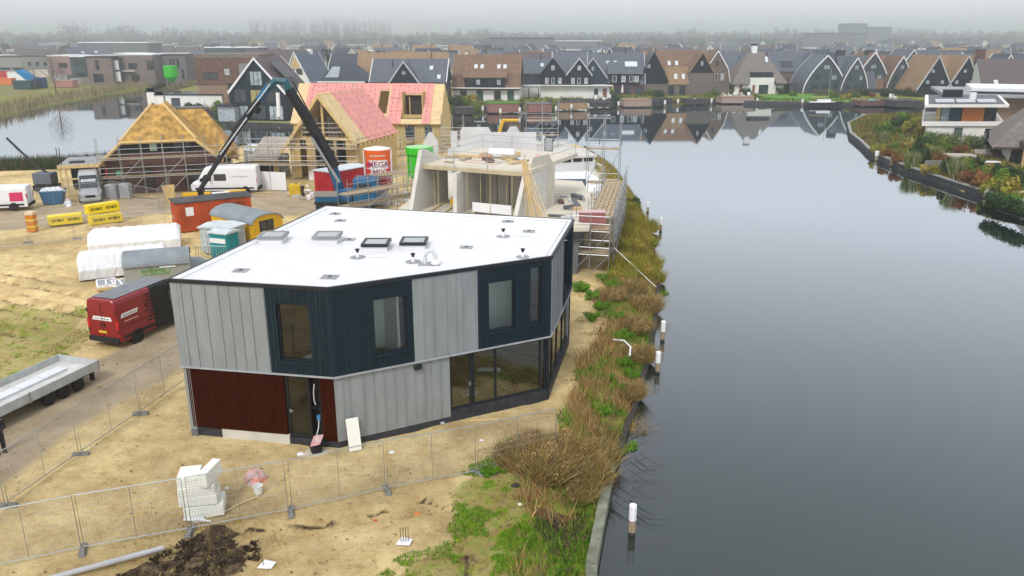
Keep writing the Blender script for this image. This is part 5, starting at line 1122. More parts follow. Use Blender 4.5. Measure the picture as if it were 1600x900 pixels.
def cyl_poly(x0a, x1a, z0, x0b, x1b, z1, n=10):
    vs = []
    for i in range(n + 1):
        t_ = i / n; xa = x0a + (x1a - x0a) * t_; xb = x0b + (x1b - x0b) * t_
        vs += [((r + .006) * math.sin(xa / r), -(r + .006) * math.cos(xa / r), z0), ((r + .006) * math.sin(xb / r), -(r + .006) * math.cos(xb / r), z1)]
    return MB().add(vs, [(2 * i, 2 * i + 2, 2 * i + 3, 2 * i + 1) for i in range(n)])
cyl_poly(-1.15, 1.2, 3.3, -.85, .95, 4.15).build('lettering_field', SILW, so); cyl_poly(-.95, .85, 2.68, -.7, .75, 3.33).build('lettering_field', SILW, so)
text_mesh('lettering', 'MEGA', .78, PURP, so, cylmap(0.05, 3.72), .004, .01); text_mesh('lettering', 'MIX', .74, PURP, so, cylmap(.1, 3.02), .004, .01)
text_mesh('lettering', 'DROGE MORTEL', .2, SILW, so, cylmap(0, 4.55), .004, .006); text_mesh('lettering', 'www.megamix.nl', .2, SILW, so, cylmap(.02, 2.05), .004, .006); text_mesh('lettering', 'Tel. 0320 25 12', .17, SILW, so, cylmap(.02, 1.78), .004, .006)
for a in (-1, 1):
    for b_ in (-1, 1): MB().tube([(a * 1.2, b_ * .9, 0), (a * 1.28, b_ * .9, 5.0)], .07, 6).build('leg', SILW, so)
MB().tube([(-1.25, -.9, .1), (1.25, -.9, .1), (1.25, .9, .1), (-1.25, .9, .1), (-1.25, -.9, .1)], .07, 6).build('base_frame', SILW, so)
gx_, gy_ = xz(657, 290, 86)[0], 86.0
t = thing('mortar_silo', 'bright green silo with pale top behind the concrete house', 'silo', (gx_, gy_, 0))
MB().lathe([(1.45, 3.2), (1.5, 3.25), (1.5, 3.9), (1.45, 3.95)], 32).build('top_band', GGRN, t); MB().lathe([(1.3, .9), (1.3, 3.2)], 32).build('drum', GGRN, t); MB().lathe([(1.42, 3.95), (.3, 4.12)], 32).build('top', M('pale_green', (.35, .65, .32)), t); MB().lathe([(.3, .1), (1.28, .9)], 24).build('cone', GGRN, t)
for a in range(4): MB().tube([(1.42 * math.cos(a * 1.57 + .6), 1.42 * math.sin(a * 1.57 + .6), 0), (1.42 * math.cos(a * 1.57 + .6), 1.42 * math.sin(a * 1.57 + .6), 3.5)], .07, 6).build('leg', GGRN, t)
# ------------------------------------------------------------------ crane truck
BLU = M('truck_blue', (.008, .10, .22), rough=.35, var=.1); BLK = M('boom_black', (.006, .007, .010), rough=.35)
def W3(x, y, Y): a, z = xz(x, y, Y); return (a, Y, z)
kb = xz(541, 325, 72)[0]
kt = thing('crane_truck', 'blue truck with a tall folded black loading crane', 'crane truck', (kb, 72.0, 0))
def rel(p): return (p[0] - kb, p[1] - 72.0, p[2])
ch = [W3(537, 318, 72), W3(529, 291, 72), W3(518, 256, 72), W3(497, 217, 71.8)]
MB().tube([rel(p) for p in ch], .42, 4, True, .5).build('lower_boom', BLU, kt)
MB().tube([rel(W3(522, 262, 71.6)), rel(W3(497, 214, 71.4)), rel(W3(451, 139, 71))], .56, 4, True, .42).build('main_boom', BLK, kt)
MB().tube([rel(W3(530, 285, 71.2)), rel(W3(487, 215, 71))], .13, 8).build('lift_cylinder', STEEL, kt)
MB().tube([rel(W3(452, 140, 71)), rel(W3(447, 128, 71)), rel(W3(431, 126, 71)), rel(W3(418, 138, 70.8))], .36, 6).build('knuckle', M('knuckle_teal', (.015, .09, .12), rough=.4), kt)
for (a, b_, r_, c) in (((420, 134, 70.8), (396, 168, 70.4), .30, BLU), ((404, 157, 70.5), (366, 208, 69.6), .30, BLK), ((372, 200, 69.8), (340, 252, 68.8), .25, BLK), ((344, 246, 68.9), (313, 296, 68), .2, BLK)): MB().tube([rel(W3(*a)), rel(W3(*b_))], r_, 4).build('jib_section', c, kt)
for a, b_ in (((428, 132, 70.6), (384, 190, 69.8)), ((392, 184, 69.8), (350, 242, 68.8))): MB().tube([rel(W3(a[0] - 6, *a[1:])), rel(W3(b_[0] - 6, *b_[1:]))], .07, 6).build('jib_cylinder', STEEL, kt)
MB().tube([rel(W3(434, 145, 70.6)), rel(W3(436, 182, 70.6))], .17, 10).build('white_cylinder', PAINTW, kt)
MB().tube([rel(W3(458, 128, 70.5)), rel(W3(474, 158, 70.6)), rel(W3(494, 196, 70.8))], .06, 6).build('hose', BLK, kt); MB().tube([rel(W3(400, 176, 70.0)), rel(W3(404, 166, 70))], .3, 8).build('hose_drum', BLK, kt)
MB().tube([rel(W3(316, 300, 68)), rel(W3(318, 372, 68))], .035, 5).build('hoist_cable', BLK, kt); MB().box(-.2, .2, -.2, .2, -.35, .35).build('hook_block', BLK, kt).location = rel(W3(314, 302, 68))
MB().box(-.6, .7, -.7, .7, .9, 2.0).build('crane_base', BLU, kt, bevel=.08)
MB().box(-2.6, 2.2, -1.2, 1.2, .75, 1.0).build('chassis', DGREY, kt)
MB().box(-2.5, -.5, -1.2, 1.2, 1.0, 1.5).build('load_bed', BLU, kt, bevel=.03); MB().box(-2.55, -.5, -1.26, -1.2, 1.5, 2.0).build('bed_rail', STEEL, kt)
cab = MB(); cab.ext([(-1.2, .7), (-1.2, 2.9), (-1.0, 3.05), (1.0, 3.05), (1.2, 2.9), (1.2, .7)], .95, 3.0).build('cab', BLU, kt, bevel=.08); MB().box(1.3, 2.6, -1.225, -1.2, 1.8, 2.6).build('cab_window', WINDK, kt)
for x in (-2.0, -.9, 2.2):
    for y in (-1.08, 1.08): wheel(kt, x, y, .5, .28)
MB().box(-.3, -.1, -1.9, -1.2, .5, .7).tube([(-.2, -1.85, 0), (-.2, -1.85, .7)], .07, 8).build('outrigger', STEEL, kt)
# red container, caravans, boards
RCN = M('container_red', (.50, .02, .03), rough=.5, var=.12)
t, fr, L = shed('site_container', 'red corrugated container with pale roof behind the blue crane truck', 'container', (xz(519, 300, 77)[0], 77), (xz(574, 290, 81)[0], 81), 2.4, 2.6, RCN, M('pale_blue_roof', (.6, .66, .72)))
t = thing('timber_stack', 'stack of grey planks between crane truck and silo', 'stack', (xz(562, 300, 74)[0], 74.0, 0))
for i in range(6): MB().box(-1.1 + .1 * (i % 2), 1.0, -.4, .4, .1 + i * .26, .26 + i * .26).build('plank_layer', PLANK, t)
t, fr, L = shed('caravan', 'small pale grey site caravan with round roof left of the timber house', 'caravan', (xz(384, 262, 97)[0], 97), (xz(415, 262, 96)[0], 96), 2.3, 2.0, M('caravan_grey', (.55, .58, .58), var=.05), M('pale_blue_roof', (.6, .66, .72)), 'barrel', rib=False)
sides = [fr(L, 0, 0)[:2], fr(L, -2.3, 0)[:2]]; f2, l2 = wframe(*sides); hwin(t, f2, .5, .9, 1.1, .9, PAINTW)
t, fr, L = shed('grey_wagon', 'grey rounded wagon standing behind the white boards', 'site wagon', (xz(404, 288, 89)[0], 89), (xz(446, 288, 89)[0], 89), 2.4, 2.0, M('caravan_dim', (.35, .38, .38)), M('grey_green_roof', (.25, .28, .28)), 'barrel', rib=False)
t = thing('white_boards', 'two tall white boards standing beside the white crew van', 'boards', (0, 0, 0)); fr, L = wframe(gp(400, 297), gp(448, 299))
for a, b_ in ((0, .49), (.51, 1)): MB().box(L * a, L * b_, -.06, 0, .1, 1.95, fr).build('board', PAINTW, t)
for i in range(46):
    x = rnd.uniform(446, 500) if i < 26 else rnd.uniform(560, 640); y = rnd.uniform(290, 312) if i < 26 else rnd.uniform(296, 322); q = gp(x, y)
    crumple('rubble', [CONC, CONCL, M('rubble_tan', (.4, .3, .2)), PAINTW][i % 4], q[0], q[1], rnd.uniform(.15, .6), rnd.uniform(.15, .4), rnd.uniform(.12, .5), i + 200, 'piece of building rubble beside the %s' % ('bending person' if i < 26 else 'red silo'), 'rubble', 0, 7)['group'] = 'building rubble on the yard'
for i, (x, y, c, lab) in enumerate([(493, 272, PAINTW, 'white water tank by the red container'), (600, 312, CONC, 'grey mixer block at the foot of the red silo'), (463, 296, M('yel_machine', (.6, .4, .02)), 'small yellow machine by the scaffold')]):
    q = gp(x, y + 10); o = MB().box(-.6, .6, -.5, .5, .0, 1.2).build('site_tank', c, bevel=.12); o.location = (*q, 0.02); tag(o, lab, 'tank')
# yellow and white boards lying before the crew van
for x0_, y0_, x1_, c, lab in ((285, 312, 330, YEL, 'yellow beam lying before the crew van, left piece'), (332, 311, 360, PAINTW, 'white beam lying before the crew van, middle piece'), (352, 308, 385, YEL, 'yellow beam lying before the crew van, right piece')):
    fr, L = wframe(gp(x0_, y0_), gp(x1_, y0_ - 2)); o = MB().box(0, L, -.5, 0, .05, .6, fr).build('beam', c, bevel=.04); tag(o, lab, 'beam')
o = MB(); fr, L = wframe(gp(258, 318), gp(278, 316)); o.add([fr(.2, -.3, 0), fr(L - .2, -.3, 0), fr(L, -.8, 1.6), fr(0, -.8, 1.6), fr(.2, -.36, 0), fr(L - .2, -.36, 0), fr(L, -.86, 1.6), fr(0, -.86, 1.6)], [(0, 1, 2, 3), (7, 6, 5, 4), (0, 4, 5, 1), (1, 5, 6, 2), (2, 6, 7, 3), (3, 7, 4, 0)]); tag(o.build('leaning_board', OSB), 'yellow board leaning before the thatched house near the crew van', 'board')
# ------------------------------------------------------------------ concrete shell house behind the white roof
cp0, cp1 = (-6.3, 56.8), (.95, 53.4)
cs = thing('concrete_house', 'pale concrete shell house under construction with flat deck, right behind the white roof', 'house', (-2.6, 55, 0))
lc = lambda p: (p[0] + 2.6, p[1] - 55)
fc, cL = wframe(lc(cp0), lc(cp1))
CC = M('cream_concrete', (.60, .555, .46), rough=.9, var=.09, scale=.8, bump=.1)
MB().prism([lc(p) for p in [(-8.2, 56.6), (-7.2, 52.2), (-2, 50.2), (5.0, 50.6), (6.2, 57.5), (6, 68), (-6, 72)]], 3.15, 3.4).build('first_floor_slab', CC, cs)
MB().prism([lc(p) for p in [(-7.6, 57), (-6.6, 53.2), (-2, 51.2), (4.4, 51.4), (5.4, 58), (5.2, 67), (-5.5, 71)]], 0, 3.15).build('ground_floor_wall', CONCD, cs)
MB().box(-.2, cL + .1, -9.5, .15, 6.35, 6.62, fc).build('deck_slab', CC, cs)
MB().box(-.25, cL + .15, .15, .32, 6.30, 6.55, fc).build('slab_edge', M('raw_timber_edge', (.5, .42, .28), var=.15), cs)
for u, b0, b1 in ((-.15, 3.4, 7.6), (2.95, 3.4, 6.3), (cL - .15, 3.4, 6.3)):
    dpt = 2.0; tp = .35
    pr = [(dpt if u != 2.95 else 1.1, b0), (tp if u != 2.95 else 1.0, b1 if b1 > 7 else 6.3), (-.25, b1 if b1 < 7 else b1), (-3.2, 6.33), (-3.2, b0)]
    m = MB(); m.add([fc(u, y, z) for y, z in pr] + [fc(u + .3, y, z) for y, z in pr], [tuple(range(5)), tuple(range(9, 4, -1))] + [(i, 5 + i, 5 + (i + 1) % 5, (i + 1) % 5) for i in range(5)]); m.build('fin_wall', M('white_concrete', (.62, .60, .55), var=.07, scale=1), cs)
MB().box(.15, 2.95, -4.3, -4.1, 3.4, 6.33, fc).box(3.3, cL - .15, -3.3, -3.1, 3.4, 6.33, fc).build('back_wall', CC, cs)
m = MB()
for u in (1.5, 2.4, 4.3, 5.3, 6.2): m.box(u, u + .04, -3.1 if u > 3 else -4.1, -3.05 if u > 3 else -4.05, 3.4, 6.3, fc)
m.build('panel_joints', CONCD, cs)
for u, y in ((.6, -.4), (1.3, .2), (1.9, -.9), (3.6, .2), (4.4, -.3), (5.4, .2), (6.3, -.5), (7.1, .3)): MB().tube([fc(u, y, 3.4), fc(u, y, 6.33)], .03, 6).build('prop', M('prop_yellow', (.45, .36, .18), var=.2), cs)
MB().box(4.0, 7.0, .1, .2, 3.55, 4.2, fc).build('low_white_panel', PAINTW, cs)
for u in (.3, 1.4, 2.5, 3.5, 4.6): MB().add([fc(u, -2.5, 3.42), fc(u + .12, -2.5, 3.42), fc(u + .9, 1.3, 3.42), fc(u + .78, 1.3, 3.42), fc(u, -2.5, 3.5), fc(u + .12, -2.5, 3.5), fc(u + .9, 1.3, 3.5), fc(u + .78, 1.3, 3.5)], [(3, 2, 1, 0), (4, 5, 6, 7), (0, 1, 5, 4), (1, 2, 6, 5), (2, 3, 7, 6), (3, 0, 4, 7)]).build('floor_batten', WOOD, cs)
m = MB(); m.box(1.2, 2.2, -2.2, -1.6, 3.42, 3.9, fc).box(1.3, 1.42, -2.0, -1.9, 3.9, 4.3, fc).box(1.9, 2.02, -2.0, -1.9, 3.9, 4.3, fc)
o = m.build('yellow_trestle', YEL); o.location = (-2.6, 55, 0); tag(o, 'yellow trestle standing inside the concrete shell house', 'trestle')
# right gable panel
g0, g1 = lc((1.3, 54.6)), lc((3.1, 57.6)); fg, gL = wframe(g0, g1)
MB().add([fg(0, 0, 3.4), fg(gL, 0, 3.4), fg(gL, 0, 6.3), fg(gL - 1.0, 0, 7.3), fg(.3, 0, 7.3), fg(0, 0, 6.9), fg(0, -.25, 3.4), fg(gL, -.25, 3.4), fg(gL, -.25, 6.3), fg(gL - 1.0, -.25, 7.3), fg(.3, -.25, 7.3), fg(0, -.25, 6.9)], [tuple(range(6)), tuple(range(11, 5, -1))] + [(i, 6 + i, 6 + (i + 1) % 6, (i + 1) % 6) for i in range(6)]).build('gable_panel', CC, cs)
m = MB(); rr = random.Random(3)
for i in range(11):
    o = MB(); u = .3 + .12 * i; top = fc(cL - .1 + rr.uniform(-.15, .3), .25, 7.2 + rr.uniform(-.3, .3)); bot = fc(cL + .6 + i * .17, 1.2 + rr.uniform(-.3, .3), 3.42)
    o.tube([top, bot], .05, 4); o = o.build('leaning_batten', WOOD); o.location = (-2.6, 55, 0); tag(o, '%s long batten from the left in the fan leaning on the concrete deck' % ['first', 'second', 'third', 'fourth', 'fifth', 'sixth', 'seventh', 'eighth', 'ninth', 'tenth', 'last'][i], 'batten', 'battens leaning against the concrete deck')
# on the deck
def at_deck(u, y): q = fc(u, y, 6.62); return (q[0] - 2.6, q[1] + 55)
q = at_deck(4.0, -4.6); o = MB().tube([(-.95, 0, .36), (.95, 0, .36)], .36, 14).build('foil_roll', PAINTW); o.location = (*q, 6.63); o.rotation_euler.z = -.2; tag(o, 'big white roll lying on the concrete deck', 'roll')
for u, y, w, d, h, c, lab in ((2.9, -4.3, .9, .8, .35, M('brick_pale', (.5, .32, .22)), 'small pile of pale bricks left of the white roll'), (4.9, -4.2, 1.2, .8, .3, PLANK, 'pallet of boards right of the white roll'), (3.0, -2.4, .02, .02, .02, WOOD, None), (6.0, -3.3, 1.4, .7, .08, WOOD, 'pale timber sheet on the right of the concrete deck'), (3.6, -2.2, 2.6, 1.1, .05, M('pink_sheet', (.62, .5, .4)), 'pinkish sheet on the middle of the concrete deck'), (1.4, -4.0, 2.4, .25, .18, WOOD, 'timber beam on the left of the concrete deck')):
    if lab: q = at_deck(u, y); blk(*q, 6.63, w, d, h, -.42, 'deck_pile', lab, 'pile', c)
q = at_deck(6.7, -5.2); crumple('orange_bag', M('orange_bag', (.75, .12, .04)), q[0], q[1], .45, .35, .32, 9, 'orange bag lying on the right of the concrete deck', 'bag', 6.63)
gr = thing('guard_railing', 'thin steel guard rail round the concrete deck', 'railing', (-2.6, 55, 0)); 
m = MB()
for u in (0, 2.6, 5.2, cL): MB().tube([fc(u, .2, 6.3), fc(u, .2, 7.75)], .025, 5).build('post', STEEL, gr); MB().tube([fc(u, -9.3, 6.3), fc(u, -9.3, 7.75)], .025, 5).build('post', STEEL, gr)
for z in (7.15, 7.65): MB().tube([fc(0, .2, z), fc(cL, .2, z)], .02, 5).build('rail', STEEL, gr); MB().tube([fc(0, -9.3, z), fc(cL, -9.3, z), fc(cL + .1, -4, z)], .02, 5).build('rail', STEEL, gr); MB().tube([fc(0, .2, z), fc(-.1, -9.3, z)], .02, 5).build('rail', STEEL, gr)
# scaffold tower and decks on the right by the bank
scaffold('tall scaffold by the overgrown bank right of the concrete house', (6.9, 52.4), (9.6, 66.5), 1.8, (1.9, 3.6), 4.9, 2.2)
scaffold('lower scaffold bay at the corner of the white-roofed house', (3.9, 51.6), (6.4, 51.0), 2.2, (1.4, 3.0), 4.2, 1.3)
scaffold('scaffold tower with a small top deck beside the water', (6.6, 71), (9.4, 70.4), 1.6, (2.6, 5.6), 8.8, 1.4)
scaffold('scaffold along the left side of the concrete house, before the silos', (-13.2, 63.5), (-7.6, 69.5), 1.4, (1.9, 2.9), 4.3, 2.0)
scaffold('high scaffold deck between the red and green silos', (-12.6, 72.4), (-9.4, 74.2), 2.0, (2.9, ), 4.6, 1.8)
q = (5.0, 52.2); bt = thing('brick_pallet', 'pallet of red bricks on the scaffold deck by the white roof corner', 'pallet', (5.35, 52.3, 3.12)); MB().box(-.85, .85, -.4, .4, .12, .98).build('bricks', Mbrick('pallet_brick', (.34, .09, .08), (.26, .07, .06), (.5, .3, .28)), bt, rz=0); MB().box(-.9, .9, -.42, .42, 0, .1).build('pallet_base', PLANK, bt); MB().box(-.86, .86, -.41, .41, .98, 1.02).build('film', M('pink_film', (.6, .42, .42)), bt)
m = MB(); m.tube([(6.9, 52.4, 1.6), (9.3, 49.2, -.2)], .025, 5); tag(m.build('guy_rope', PAINTW), 'pale rope running from the scaffold down the overgrown bank', 'rope')
rr = random.Random(8)
for i in range(34):
    zone = i % 3
    if zone == 0: u, y, z = rr.uniform(.2, 7.4), rr.uniform(-8, -1), 6.64; q = at_deck(u, y); w_ = 'on the concrete deck'
    elif zone == 1: q = (rr.uniform(2.8, 5.6), rr.uniform(52.5, 61)); z = 3.42; w_ = 'on the lower slab by the scaffold'
    else: q = (rr.uniform(-12, -7), rr.uniform(58, 72)); z = .05; w_ = 'on the ground by the silos'
    o = MB().box(0, rr.uniform(.5, 2.2), 0, rr.uniform(.1, .5), 0, rr.uniform(.04, .3)).build('site_scrap', [WOOD, PLANK, CONCD, M('pale_slab', (.66, .69, .72)), STEEL, BRICKR][rr.randint(0, 5)]); o.location = (q[0], q[1], z); o.rotation_euler.z = rr.uniform(0, 3.1)
    tag(o, 'small piece of building material %s, %s' % (w_, ['first', 'second', 'third', 'fourth', 'fifth', 'sixth', 'seventh', 'eighth', 'ninth', 'tenth', 'eleventh', 'twelfth'][i // 3]), 'scrap', 'building material lying about')
# farther concrete shell
c2 = thing('concrete_house', 'grey block walls of the second shell house before the water', 'house', (0, 0, 0)); GB = M('grey_block', (.62, .62, .62), rough=.9, var=.08, scale=.5)
def xwall(x0_, x1_, y, ztop, label=None, zb=0, cham=0, t_=.3, mat=GB, right=0):
    P_ = [(x0_, zb), (x1_, zb), (x1_, ztop - right), (x1_ - (right * .6), ztop), (x0_ + cham * .6, ztop), (x0_, ztop - cham)]
    MB().add([(x, y, z) for x, z in P_] + [(x, y + t_, z) for x, z in P_], [tuple(range(6)), tuple(range(11, 5, -1))] + [(i, 6 + i, 6 + (i + 1) % 6, (i + 1) % 6) for i in range(6)]).build('block_wall', mat, c2)
def px_wall(xa, xb, ya, Y, **k): a, z = xz(xa, ya, Y); b_, _ = xz(xb, ya, Y); xwall(a, b_, Y, z, **k)
px_wall(704, 714, 205, 100); px_wall(719, 770, 199, 96, cham=.4, right=.9); px_wall(762, 838, 207, 99); px_wall(788, 816, 198, 102, cham=1.2, right=1.2); px_wall(846, 868, 212, 95, cham=.3, right=2.2); px_wall(700, 745, 232, 90); px_wall(745, 845, 243, 86); px_wall(660, 684, 207, 98, cham=1.3, right=1.2)
hwin(c2, lambda u, n, z: (xz(848, 225, 95)[0] + u, 95 - n, z), .2, 2.2, 1.0, 1.6, DGREY, M('pale_grey_pane', (.35, .36, .37)))
MB().prism([(-9, 84), (9.5, 80), (11, 96), (8, 118), (-8, 120)], -.3, .35).build('ground_slab', CONCL, c2)
MB().prism([(2.2, 92.5), (9.6, 94.5), (9.4, 103), (1.6, 101)], 1.1, 1.55).build('floor_slab', CONCL, c2)
fr, L = wframe((2.9, 90.2), (9.6, 92.6))
m = MB(); MB().box(0, L, -.2, 0, .3, 1.9, fr).build('low_wall', GB, c2)
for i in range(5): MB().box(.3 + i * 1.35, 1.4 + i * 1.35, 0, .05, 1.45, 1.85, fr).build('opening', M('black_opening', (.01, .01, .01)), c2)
MB().prism([(1.8, 91.5), (3.0, 90.3), (9.8, 92.4), (9.3, 96), (2.4, 95)], 1.9, 2.1).build('low_roof_slab', CONCL, c2)
o = MB().box(-3.0, 3.0, -.35, .35, 0, .5).build('concrete_beam', M('beam_tan', (.45, .36, .27))); q = xz(900, 243, 104); o.location = (q[0], 104, q[1]); o.rotation_euler = (0, R(5), R(-15)); tag(o, 'long tan beam resting over the second shell house', 'beam')
q = xz(905, 285, 80); wrapped('white plastic cover over material behind the concrete gable', (3.6, 76.0), (9.0, 77.0), 7, 1.9, 1.2)
pit = thing('formwork_pit', 'dark blue-grey formwork box between the concrete deck and the scaffold', 'formwork', (0, 0, 0)); FG_ = M('formwork_blue', (.09, .13, .16), var=.2)
MB().box(3.3, 6.5, 70.0, 70.2, 0, 3.2).build('panel', FG_, pit); MB().box(3.1, 3.3, 63, 70.2, 0, 3.0).build('panel', FG_, pit); MB().box(3.3, 6.5, 63, 70, .5, .6).build('floor', FG_, pit); MB().box(3.3, 6.4, 62.6, 62.8, 2.9, 3.3).build('edge', WOOD, pit)
# yellow concrete pump boom over the second shell
t = thing('pump_boom', 'yellow folded boom rising over the second shell house', 'crane', (xz(783, 250, 106)[0], 106, 0)); bx0 = xz(783, 250, 106)[0]
rl = lambda x, y: (xz(x, y, 106)[0] - bx0, 0, xz(x, y, 106)[1])
MB().tube([(0, 0, 0), rl(779, 212)], .22, 4).build('mast', M('cream_mast', (.6, .5, .35)), t); MB().tube([rl(779, 212), rl(786, 188)], .22, 4).build('lower_arm', YEL, t); MB().tube([rl(785, 188), rl(810, 188)], .18, 4).build('upper_arm', YEL, t)
scaffold('thin scaffold standing before the far quay behind the grey block walls', (xz(822, 230, 112)[0], 112), (xz(872, 230, 112)[0], 112), 1.2, (2.0, 4.0), 6.8, 2.0)
scaffold('scaffold beside the yellow boom and block walls', (xz(690, 240, 104)[0], 104), (xz(724, 240, 104)[0], 104), 1.2, (1.5, 3.0), 5.6, 1.6)
# ------------------------------------------------------------------ houses across the water
def T_(ox, oy, a):
    c, s = math.cos(a), math.sin(a)
    return lambda u, v, z: (ox + u * c - v * s, oy + u * s + v * c, z)
def prof(kind, W, he, hr):
    h = W / 2
    if kind == 'gable': half = [(0, hr), (h, he)]
    elif kind == 'barn': half = [(0, hr), (h * .80, he + (hr - he) * .42), (h, he)]
    elif kind == 'arch': half = [(h * (1 - (1 - i / 9) ** 1.75), he + (hr - he) * (1 - i / 9)) for i in range(10)]
    return half
def vol(root, T, L, W, he, hr, kind, wall, roof, ground=None, gh=2.9, verge=None, over=.3, roofname='roof', th_=.22, wallname='wall', inset_=.28, cut=None, base=0):
    half = prof(kind, W, he, hr)
    inner = [(-y * .985, z - th_) for y, z in reversed(half)] + [(y * .985, z - th_) for y, z in half[1:]]
    poly = [(-W / 2 + .02, base + (gh if ground else 0))] + inner + [(W / 2 - .02, base + (gh if ground else 0))]
    MB().ext(poly, -L / 2 + inset_, L / 2 - inset_, T).build(wallname, wall, root)
    if ground:
        MB().ext([(-W / 2, base), (-W / 2, base + gh - .01), (W / 2, base + gh - .01), (W / 2, base)], -L / 2 + inset_ - .1, L / 2 - inset_ + .1, T).build('ground_floor', ground, root)
    dy, dz = half[-1][0] - half[-2][0], half[-1][1] - half[-2][1]; l_ = math.hypot(dy, dz); ho_ = half[:-1] + [(half[-1][0] + dy / l_ * over, half[-1][1] + dz / l_ * over)]
    for s in (-1, 1):
        out = [(s * y, z) for y, z in ho_]; inn = [(s * y, z - th_ * 1.2) for y, z in reversed(ho_)]
        MB().ext(out + inn, -L / 2, L / 2, T).build(roofname, roof, root)
    if verge:
        for e in (-1, 1):
            o2 = [(-y, z + .05) for y, z in reversed(ho_)] + [(y, z + .05) for y, z in ho_[1:]]; i2 = [(y * .97, z - .42) for y, z in reversed(o2)]
            x0_ = e * L / 2 - (.02 if e > 0 else .14); MB().ext(o2 + i2, x0_, x0_ + .16, T).build('verge', verge, root)
def wface(T, side, L, W, inset_=.28):
    if side == 'S': return lambda a, n, z: T(a, -W / 2 - n, z)
    if side == 'N': return lambda a, n, z: T(a, W / 2 + n, z)
    if side == 'W': return lambda a, n, z: T(-L / 2 + inset_ - n, a, z)
    return lambda a, n, z: T(L / 2 - inset_ + n, a, z)
SKYP = M('skylight_pane_far', (.62, .66, .68), rough=.1); PANEF = M('window_far', (.03, .045, .055), rough=.12, var=.4, spec=.8); PALEP = M('curtained_window', (.35, .4, .42), rough=.15, var=.3)
def roof_light(root, T, L, W, he, hr, u, f, w=.8, h=1.2, s=-1, kind='gable'):
    half = prof(kind, W, he, hr); (y0, z0), (y1, z1) = (half[0], half[1]); P_ = lambda q: (y0 + (y1 - y0) * q, z0 + (z1 - z0) * q)
    l_ = math.hypot(y1 - y0, z1 - z0); a, b_ = P_(f), P_(f + h / l_)
    MB().add([T(u - w / 2, s * a[0], a[1] + .03), T(u + w / 2, s * a[0], a[1] + .03), T(u + w / 2, s * b_[0], b_[1] + .03), T(u - w / 2, s * b_[0], b_[1] + .03), T(u - w / 2, s * (a[0] + .05), a[1] + .14), T(u + w / 2, s * (a[0] + .05), a[1] + .14), T(u + w / 2, s * (b_[0] + .05), b_[1] + .14), T(u - w / 2, s * (b_[0] + .05), b_[1] + .14)], [(0, 1, 2, 3), (4, 5, 6, 7), (0, 1, 5, 4), (1, 2, 6, 5), (2, 3, 7, 6), (3, 0, 4, 7)]).build('skylight', SKYP, root)
def chim(root, T, u, v, z0, z1, w=.5, mat=BRICKB, flue=False):
    if flue: MB().tube([T(u, v, z0), T(u, v, z1)], .12, 8).build('flue', DGREY, root)
    else:
        p = T(u, v, 0); c = MB().box(p[0] - w / 2, p[0] + w / 2, p[1] - w / 2, p[1] + w / 2, z0, z1).build('chimney', mat, root); MB().box(p[0] - w / 2 - .06, p[0] + w / 2 + .06, p[1] - w / 2 - .06, p[1] + w / 2 + .06, z1, z1 + .12).build('cap', DGREY, c)
def HX(px, Y): return (px - 800) * Y / 1297.0
def row(root, F, xs, z, w, h, pane=PANEF, frame=DGREY, mull=1):
    for i, x in enumerate(xs): hwin(root, F, x - w / 2, z, w, h, frame, pane if not isinstance(pane, list) else pane[i % len(pane)], mull=mull)
TGAP = math.pi / 2
def H1():
    Y = 192; t = thing('grey_barn_house', 'grey tiled barn-shaped house with a dark front gable, right of the pyramid roof', 'house', (HX(638, Y), Y + 5, 0), R(-3))
    T = T_(0, 0, 0); vol(t, T, 18, 10.5, 5.2, 10, 'gable', SLATEW, TILEG, BRICKB, 3.0, PAINTW)
    T2 = T_(-.5, -3.4, TGAP); vol(t, T2, 8, 7.4, 4.8, 9.7, 'gable', NAVY, TILEG, BRICKB, 3.0, M('pale_verge', (.5, .52, .54))); F = wface(T2, 'W', 8, 7.4); row(t, F, (-1.6, 1.6), 3.6, 1.0, 1.0); row(t, F, (0,), 6.6, 1.0, .9, PALEP)
    F = wface(T, 'S', 18, 10.5); row(t, F, (6.4,), 3.3, .7, 1.6); row(t, F, (4.6, 6.9), .2, 1.4, 2.2); row(t, F, (-7.4,), 3.3, .6, 1.7)
    roof_light(t, T, 18, 10.5, 5.2, 10, 5.2, .35); roof_light(t, T, 18, 10.5, 5.2, 10, 7.2, .75); chim(t, T, 5, 0, 9.6, 11.3, flue=True); chim(t, T, -4, -2, 8, 9.7, flue=True)
